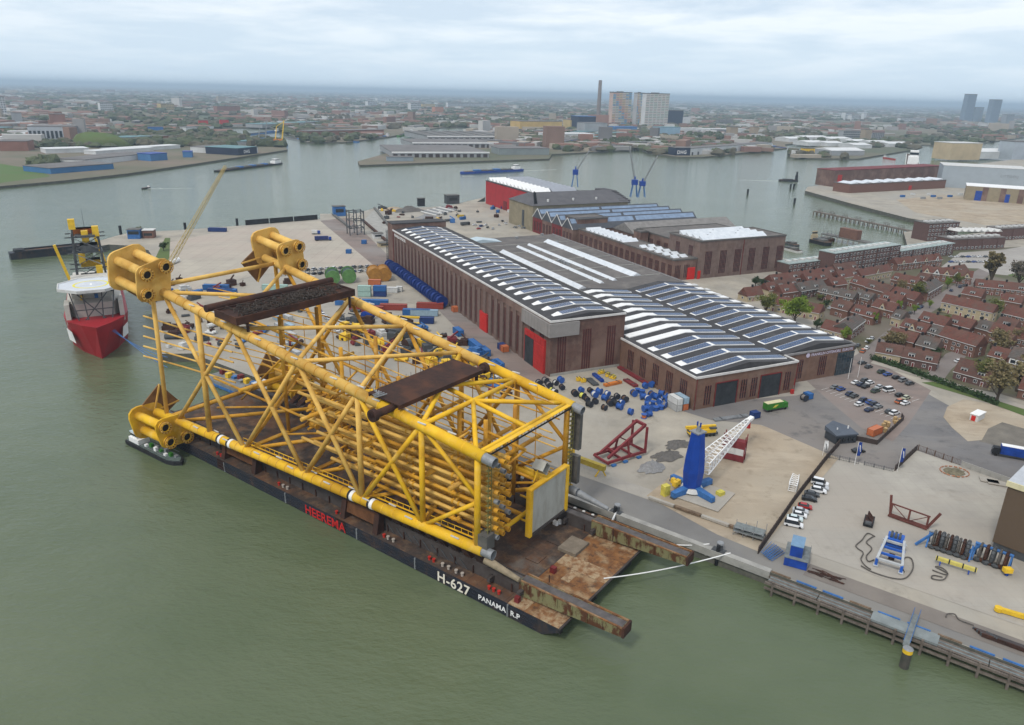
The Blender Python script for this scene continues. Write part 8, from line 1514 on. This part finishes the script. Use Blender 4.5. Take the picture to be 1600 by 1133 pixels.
# --- far banks: warehouses and landmarks, placed by their distance
def far(x0, x1, yb, hpx, col, label, depth=None, roof=None, cat_='building', name='far_building', z=3.0, ysl=0.0, stories=0, gable=0):
    a, b_ = G(x0, yb, z), G(x1, yb + ysl, z); L = dist(a, b_); d_ = a[1] * CPI + (CAM_H - z) * SPI; h = hpx * d_ / FPX * 1.04; t_ = thing(name, label, cat_, (a[0], a[1], z), angle(a, b_)); dp_ = depth or min(60, L * 0.6)
    wm = col if not isinstance(col, tuple) else (MATS.get('far_%d_%d_%d' % tuple(int(c * 255) for c in col)) or mat('far_%d_%d_%d' % tuple(int(c * 255) for c in col), col, 0.85, 0.1, 0.05))
    MB().box(0, L, 0, dp_, 0, h).build('wall', wm, t_)
    if gable: MB().gable(0, L, 0, dp_, h + 0.01, h + gable, 0.5).build('roof', roof or M_GRAVR, t_)
    else: MB().box(-0.5, L + 0.5, -0.5, dp_ + 0.5, h, h + max(0.8, h * 0.03)).build('roof', roof or M_GRAVR, t_)
    if stories:
        nx = max(3, int(L / (9 if stories > 8 else 7)))
        for s_ in range(stories):
            for k in range(nx): MB().box(L * (k + 0.2) / nx, L * (k + 0.8) / nx, -0.3, 0.02, h * (s_ + 0.3) / stories, h * (s_ + 0.75) / stories).build('window', M_GLASS, t_)
    return t_, L, h, dp_
FW, FG, FR, FB_, FY, FT = (0.55, 0.56, 0.56), (0.30, 0.31, 0.32), (0.24, 0.12, 0.09), (0.06, 0.17, 0.36), (0.48, 0.37, 0.17), (0.30, 0.24, 0.17)
M_RFG = mat('far_grey_roof', (0.16, 0.15, 0.145), 0.9, 0.15, 0.03); M_RFW = mat('far_white_roof', (0.62, 0.63, 0.63), 0.8, 0.06, 0.03); M_RFT = mat('teal_roof', (0.13, 0.24, 0.26), 0.8, 0.1, 0.03); M_NAVY = mat('far_navy', (0.02, 0.03, 0.06), 0.7, 0.1, 0.05)
far(80, 178, 272, 8, (0.05, 0.16, 0.33), 'blue-fronted warehouse nearest on the left bank', 60, M_RFG, ysl=-8); far(133, 240, 259, 8, FW, 'white-walled grey-roofed warehouse left of the blue container stacks', 50, M_RFG, ysl=-12); far(72, 140, 240, 6, FW, 'white warehouse behind the blue-fronted one', 40, M_RFW, ysl=-2); far(150, 240, 242, 5, FW, 'long white-roofed warehouse on the left bank', 30, M_RFW, ysl=-6)
far(176, 282, 239, 5, FW, 'second long white-roofed warehouse on the left bank', 30, M_RFW, ysl=-7); t_, L, h, d_ = far(372, 402, 243, 10, M_NAVY, 'navy warehouse front with white DHG letters on the left bank', 70, M_RFT, ysl=-3); letters('DHG', h * 0.62, 0, 0, M_WHITE, t_, 'sign_lettering', 1.1, Matrix(((1, 0, 0, L * 0.3), (0, 0, -1, -0.2), (0, 1, 0, h * 0.25), (0, 0, 0, 1))))
far(298, 371, 238, 8, FW, 'long white-walled warehouse left of the navy front', 60, M_RFG, ysl=4); far(305, 398, 228, 5, FG, 'teal-roofed warehouse behind the navy front', 40, M_RFT, ysl=-2); far(47, 121, 224, 24, (0.38, 0.41, 0.44), 'big pale grey power plant block on the left bank', 80, M_RFG, stories=1); far(0, 12, 180, 26, FW, 'white tower block at the left edge', 30, stories=8); far(80, 104, 196, 16, FR, 'brick silo on the left bank', 40); far(20, 36, 194, 16, FG, 'grey silo at the left edge', 40); far(0, 45, 236, 14, FR, 'brick plant building at the left edge', 40, M_RFG)
far(158, 178, 176, 14, FW, 'pale apartment block far left', 30, stories=5); far(252, 273, 172, 9, FY, 'yellowish apartment block far left', 40, stories=4); far(340, 376, 176, 9, FR, 'red brick block far left', 40); far(236, 262, 252, 10, FB_, 'stacked blue containers on the left bank', 30, M_BLUE, ysl=-2); far(286, 300, 246, 8, FB_, 'blue container stack nearer the navy front', 20, M_BLUE); far(232, 256, 208, 9, M_BLUE2, 'blue ship superstructure in the left basin', 30); far(410, 505, 200, 5, FG, 'pale-roofed shed across the left basin', 60, M_RFT, ysl=-5); far(312, 326, 198, 9, M_RED, 'red stack left of the left basin', 20); far(345, 358, 197, 9, M_RED, 'red stack right of its twin', 20)
far(480, 600, 214, 8, FR, 'long brick warehouse on the far pier', 50, M_RFG, ysl=-3); far(495, 560, 206, 6, FT, 'tan warehouse on the far pier', 40, M_RFG)
for k, (x0, x1, y, dp_, lb) in enumerate(((613, 764, 246, 200, 'largest flat grey-roofed warehouse at the tip of the middle pier'), (645, 778, 231, 140, 'second flat grey-roofed warehouse on the middle pier'), (668, 800, 221, 240, 'third warehouse with ribbed roof on the middle pier'))):
    t_, L, h, d_ = far(x0, x1, y, 7, FG, lb, dp_, M_RFG, ysl=0); MB().box(-1, L + 1, -1.2, -0.2, h - 1, h + 1.6).build('white_edge', M_WHITE, t_)
    for j in range(14): MB().box(L * (j + 0.15) / 14, L * (j + 0.75) / 14, -0.35, 0.02, 0, h * 0.7).build('loading_door', M_FEN, t_)
    if k == 2:
        for j in range(6): MB().box(L * j / 6, L * (j + 0.35) / 6, 0, dp_, h + 0.9, h + 2.2).build('roof_rib', M_CONCD, t_)
far(605, 646, 252, 6, (0.25, 0.30, 0.34), 'blue-grey shed at the tip of the middle pier', 16, M_RFG); far(780, 858, 242, 9, (0.22, 0.25, 0.25), 'grey-green shed on the right side of the middle pier', 60, M_RFG); far(700, 768, 168, 7, FW, 'long pale apartment slab beyond the piers', 20, stories=3); far(575, 590, 165, 6, FW, 'white block beyond the far pier', 30, stories=3); far(590, 608, 159, 5, FW, 'pale block behind it', 30); far(642, 658, 172, 10, FW, 'white apartment block beyond the basin', 30, stories=4); far(680, 693, 176, 8, (0.45, 0.20, 0.12), 'orange-brick block beyond the basin', 30); far(660, 680, 168, 5, FY, 'yellowish block beyond the basin', 30)
far(812, 878, 204, 13, (0.52, 0.36, 0.13), 'ochre yellow hall behind the middle pier', 70, stories=0); far(855, 928, 219, 9, FW, 'white warehouse on the bank right of the middle pier', 60, M_RFW); far(891, 904, 203, 14, FY, 'cream end of the power station', 50); far(903, 930, 204, 20, M_NAVY, 'dark power station block with a blue roof', 50, M_BLUE2); far(913, 948, 212, 18, FG, 'grey concrete block below the tall chimney', 50, M_RFG)
q = G(934, 196, 3); tag(MB().tube((0, 0, 0), (0, 0, 66 * (q[1] * CPI + 114 * SPI) / FPX), 9.0, 16, 6.6).build('tall_chimney', mat('chimney_brick', (0.22, 0.19, 0.18), 0.9, 0.1, 0.05), None, loc=(q[0], q[1], 3)), 'very tall slim chimney rising above the horizon', 'chimney')
BAND = [(0.16, 0.36, 0.55), (0.60, 0.34, 0.26), (0.62, 0.48, 0.28), (0.62, 0.56, 0.50), (0.50, 0.56, 0.48)]; M_FWIN = mat('far_window', (0.20, 0.20, 0.21), 0.4, 0.1, 0.1)
def tower(x0, x1, yb, hpx, label, base, seed):
    t_, L, h, d_ = far(x0, x1, yb, hpx, base, label, 24, M_CONCD); r_ = random.Random(seed); n = 20; bm_ = [MATS.get('band%d' % k) or mat('band%d' % k, BAND[k], 0.8, 0.05, 0.1) for k in range(5)]
    for s_ in range(n):
        for c in range(6):
            k = (s_ // 4 + c + seed + (r_.random() < 0.2)) % 5 if base != FW else (3 if r_.random() < 0.6 else 4)
            MB().box(L * (c + 0.06) / 6, L * (c + 0.94) / 6, -0.5, 0.0, h * (s_ + 0.42) / n, h * (s_ + 0.95) / n).build('balcony', bm_[k], t_)
            MB().box(L * (c + 0.1) / 6, L * (c + 0.9) / 6, -0.2, 0.02, h * (s_ + 0.02) / n, h * (s_ + 0.40) / n).build('window', M_FWIN, t_)
    MB().box(L * 0.3, L * 0.6, 8, 16, h, h + 6).build('lift_house', M_CONCD, t_)
tower(955, 984, 197, 47, 'left multicoloured apartment tower beside the chimney', (0.50, 0.38, 0.33), 1); tower(993, 1004, 196, 45, 'narrow blue-banded apartment tower behind the right one', (0.40, 0.40, 0.40), 3); tower(1006, 1042, 200, 48, 'right pale apartment tower, widest of the three', FW, 2)
far(1044, 1066, 196, 21, M_NAVY, 'black office cube right of the apartment towers', 40); far(1066, 1078, 196, 12, FW, 'white block beside the black cube', 30); far(960, 995, 207, 8, FB_, 'blue warehouse below the apartment towers', 40, M_BLUE2); far(1030, 1062, 213, 13, (0.25, 0.38, 0.48), 'pale blue warehouse right of the towers', 40, M_RFT); far(1060, 1100, 207, 6, FW, 'white shed right of the pale blue one', 30, M_RFW); far(1100, 1165, 208, 6, FW, 'long white shed on the right far bank', 40, M_RFW)
t_, L, h, d_ = far(1054, 1078, 243, 11, M_NAVY, 'navy warehouse end with big white DHG letters on the right far bank', 30, M_RFG); letters('DHG', h * 0.62, 0, 0, M_WHITE, t_, 'sign_lettering', 1.1, Matrix(((1, 0, 0, L * 0.15), (0, 0, -1, -0.2), (0, 1, 0, h * 0.22), (0, 0, 0, 1))))
t_, L, h, d_ = far(1078.5, 1205, 243, 10, FW, 'very long white warehouse running from the navy DHG end', 30, M_RFG, ysl=-11)
for k in range(16): MB().box(L * (k + 0.2) / 16, L * (k + 0.45) / 16, -0.4, 0.02, 0, h * 0.45).build('loading_door', M_DKSTEEL, t_)
far(1005, 1060, 232, 5, FG, 'low grey shed left of the navy DHG end', 40, M_RFG); far(940, 1000, 231, 4, FR, 'low brick sheds along the quay', 30, M_RFG); far(1140, 1152, 214, 14, FT, 'brown silo on the right far bank', 20); far(1176, 1184, 214, 14, FT, 'second brown silo on the right far bank', 20)
for k, (x0, x1, y) in enumerate(((1232, 1256, 222), (1258, 1295, 220), (1262, 1290, 228), (1296, 1330, 222), (1292, 1318, 229), (1330, 1358, 226), (1335, 1362, 232), (1362, 1392, 228), (1388, 1424, 230))): far(x0, x1, y, 5, FW, 'white-roofed warehouse on the right far pier, %s from the left' % ORD[k], 60, M_RFW, gable=4)
far(1298, 1350, 243, 7, FG, 'wide white-roofed shed at the front of the right far pier', 60, M_RFW, gable=5); far(1316, 1349, 219, 13, FG, 'pale office slab behind the right far pier', 20, stories=4); far(1350, 1360, 221, 17, FT, 'narrow concrete tower beside the office slab', 20); far(1361, 1380, 220, 11, FG, 'right part of the pale office slab', 20, stories=4); far(1320, 1330, 187, 10, FW, 'white flats on the right, tallest step', 30, stories=4); far(1330, 1342, 188, 7, FW, 'white flats on the right, middle step', 30, stories=3); far(1349, 1353, 186, 8, FW, 'slim white flat on the right', 20); far(1406, 1456, 191, 6, FW, 'long pale flats on the right', 20, stories=2); far(1483, 1530, 250, 24, (0.48, 0.38, 0.24), 'cream storage block in the right basin', 50, M_WHITED); far(1482, 1500, 236, 12, FW, 'white annex behind the cream block', 30); far(1530, 1575, 248, 10, FW, 'white gabled sheds right of the cream block', 50, M_RFW, gable=6); far(1580, 1640, 250, 26, (0.36, 0.40, 0.44), 'grey tower building at the right edge', 40)
for k, (x0, x1, y, hp, c, lb) in enumerate(((1505, 1518, 190, 38, (0.16, 0.21, 0.27), 'taller slate glass tower at far right'), (1520, 1533, 190, 20, (0.20, 0.25, 0.30), 'lower glass block between the two far towers'), (1528, 1530, 190, 15, (0.32, 0.28, 0.27), 'slim brick block beside it'), (1545, 1558, 194, 34, (0.17, 0.22, 0.28), 'second slate glass tower at far right'), (1570, 1582, 196, 15, (0.24, 0.26, 0.28), 'squat far block at the right edge'))): far(x0, x1, y, hp, c, lb, 30, stories=0)
far(1256, 1272, 243, 10, M_YEL, 'small yellow floating workshop at the right far pier', 14)
for k, (x, y, lb) in enumerate(((436, 228, 'yellow floating sheerlegs crane at the tip of the left bank'), (410, 226, 'grey harbour crane left of the yellow one'))):
    d_, q = FD(x, y, 0); t_ = thing('floating_crane', lb, 'crane', (q[0], q[1], 0), 0.2); mt = (M_YEL, M_STEEL)[k]; s_ = 0.85
    MB().box(-18, 18, -9, 9, -0.5, 4).build('pontoon', M_BLUE2, t_)
    for y_ in (-6, 6): MB().beam((-8, y_, 4), (-2, 0, 40), 1.6).build('leg', mt, t_); MB().beam((6, y_, 4), (14, 0, 52), 1.8).build('boom', mt, t_)
    MB().box(-10, 8, -6, 6, 4, 14).build('machine_house', (M_ORNP, M_BLUE2)[k], t_); MB().beam((-2, 0, 40), (14, 0, 50), 1.2).build('tie', mt, t_)
tag(MB().blob((0, 0, 2), 55, 30, 24, 0.15, 14, 8).build('grassy_mound', M_GRASS, None, True, (*G(158, 229, 3), 3)), 'rounded green mound on the left bank', 'mound')
rr = random.Random(404)
for k, x in enumerate(sorted(rr.uniform(0, 330) for _ in range(16)) + sorted(rr.uniform(860, 1000) for _ in range(10))):
    y = rr.uniform(206, 240) - max(0, (x - 200) * 0.06) if k < 16 else rr.uniform(212, 232); w_ = rr.uniform(18, 46)
    far(x, x + w_, y, rr.uniform(3.5, 7), rr.choice((FW, FG, FR, FT, FB_, FG)), 'low warehouse %s, %s from the left' % ('on the left bank behind the blue-fronted one' if k < 16 else 'on the bank below the tall chimney', ORD[k if k < 16 else k - 16]), rr.uniform(25, 60), rr.choice((M_RFG, M_RFW, M_RFG, M_RFT)), ysl=-w_ * 0.06)
# --- town houses and trees out to the horizon
def inside(p, poly):
    c = False; j = len(poly) - 1
    for i in range(len(poly)):
        if (poly[i][1] > p[1]) != (poly[j][1] > p[1]) and p[0] < (poly[j][0] - poly[i][0]) * (p[1] - poly[i][1]) / (poly[j][1] - poly[i][1]) + poly[i][0]: c = not c
        j = i
    return c
HCOL = [(0.27, 0.155, 0.12), (0.24, 0.14, 0.115), (0.46, 0.45, 0.43), (0.30, 0.29, 0.285), (0.24, 0.155, 0.12), (0.36, 0.31, 0.25), (0.16, 0.155, 0.155), (0.52, 0.52, 0.51)]
rr = random.Random(123); hb = MB().box(-0.5, 0.5, -0.5, 0.5, 0, 0.7).mesh('wall', M_TINTD); hg = MB().gable(-0.5, 0.5, -0.5, 0.5, 0.701, 1.0, 0.02).mesh('roof', M_TINTD); pts = []
while len(pts) < 300:
    y = rr.uniform(170, 214); x = rr.uniform(-10, 1610); q = G(x, y, 3)
    if inside(q, farland) and not (600 < x < 870 and y > 200): pts.append((q, math.hypot(*q)))
for q, d_ in pts:
    L, Wd, H = rr.uniform(20, 70), rr.uniform(10, 16), rr.uniform(8, 13); t_ = thing('town_house', 'small row of brick town houses far across the river', 'house', (q[0], q[1], 3), rr.choice((0.3, 0.3, -0.5, 1.2)), 'town houses beyond the river'); t_.scale = (L, Wd, H)
    put(hb, 'wall', t_, (0, 0, 0), 0, rr.choice(HCOL)); put(hg, 'roof', t_, (0, 0, 0), 0, rr.choice(HCOL[:2] + HCOL[:2] + HCOL[3:5]))
bulk = [MB() for _ in HCOL]
for k in range(5200):
    d_ = 1700 * (26000 / 1700) ** (rr.random() ** 1.25); a = rr.uniform(-0.68, 0.68); q = (d_ * math.sin(a), d_ * math.cos(a))
    if not inside(q, farland): continue
    if noise.noise((q[0] / 900, q[1] / 1400, 3)) < -0.12: continue
    f = 1 + d_ / 9000; j = rr.randrange(8); b = bulk[j]; L, Wd, H = rr.uniform(14, 60) * f, rr.uniform(10, 22) * f, rr.uniform(6, 13) * (1 + (rr.random() < 0.04) * rr.uniform(0.5, 3)); b.obox(q, L, Wd, 3, 3 + H, rr.choice((0.3, -0.5, 1.2, 0.1)))
for j, b in enumerate(bulk): stuff(b.build('distant_town', mat('town_%d' % j, HCOL[j], 0.9, 0.1, 0.02)), 'mass of small houses spreading to the horizon', 'town')
TG = [(0.06, 0.075, 0.04), (0.105, 0.095, 0.065), (0.085, 0.10, 0.05)]; tb_ = [MB() for _ in TG]
for k in range(15000):
    d_ = 1650 * (45000 / 1650) ** (rr.random() ** 1.1); a = rr.uniform(-0.68, 0.68); q = (d_ * math.sin(a), d_ * math.cos(a))
    if not inside(q, farland): continue
    if noise.noise((q[0] / 500, q[1] / 700, 9)) < -0.12: continue
    f = 1 + d_ / 5000; j = rr.randrange(3); tb_[j].blob((q[0], q[1], 3 + 4), rr.uniform(6, 13) * f, rr.uniform(6, 13) * f, rr.uniform(6, 10), 0.3, 6, 4)
for j, b in enumerate(tb_): stuff(b.build('distant_trees', mat('far_trees_%d' % j, TG[j], 0.95, 0.25, 0.03)), 'tree belts between the far houses', 'trees')
for k, (x, y, n) in enumerate(((970, 226, 40), (130, 216, 40), (60, 260, 12), (690, 189, 50), (520, 186, 50), (800, 192, 40), (1100, 215, 40), (1240, 208, 40), (1180, 222, 30))):
    m = MB()
    for j in range(n):
        q = G(x + rr.uniform(-26, 26), y + rr.uniform(-3, 3), 3); m.blob((q[0], q[1], 9), rr.uniform(5, 10), rr.uniform(5, 10), rr.uniform(6, 11), 0.35, 7, 5)
    stuff(m.build('tree_belt', MATS['far_trees_%d' % (k % 3)]), 'dense belt of trees on the far bank', 'trees')
# ================================================================ haze over the whole place
hm = bpy.data.materials.new('haze_air'); hm.use_nodes = True; t = hm.node_tree; t.nodes.clear(); o_ = t.nodes.new('ShaderNodeOutputMaterial'); pv = t.nodes.new('ShaderNodeVolumePrincipled')
pv.inputs['Color'].default_value = (0.66, 0.84, 1.0, 1); pv.inputs['Density'].default_value = 0.00009; pv.inputs['Anisotropy'].default_value = 0.2
t.links.new(pv.outputs[0], o_.inputs['Volume'])
stuff(MB().box(-76000, 76000, -3200, 76500, -5, 186).build('haze', hm), 'thin bluish haze filling the air', 'haze')
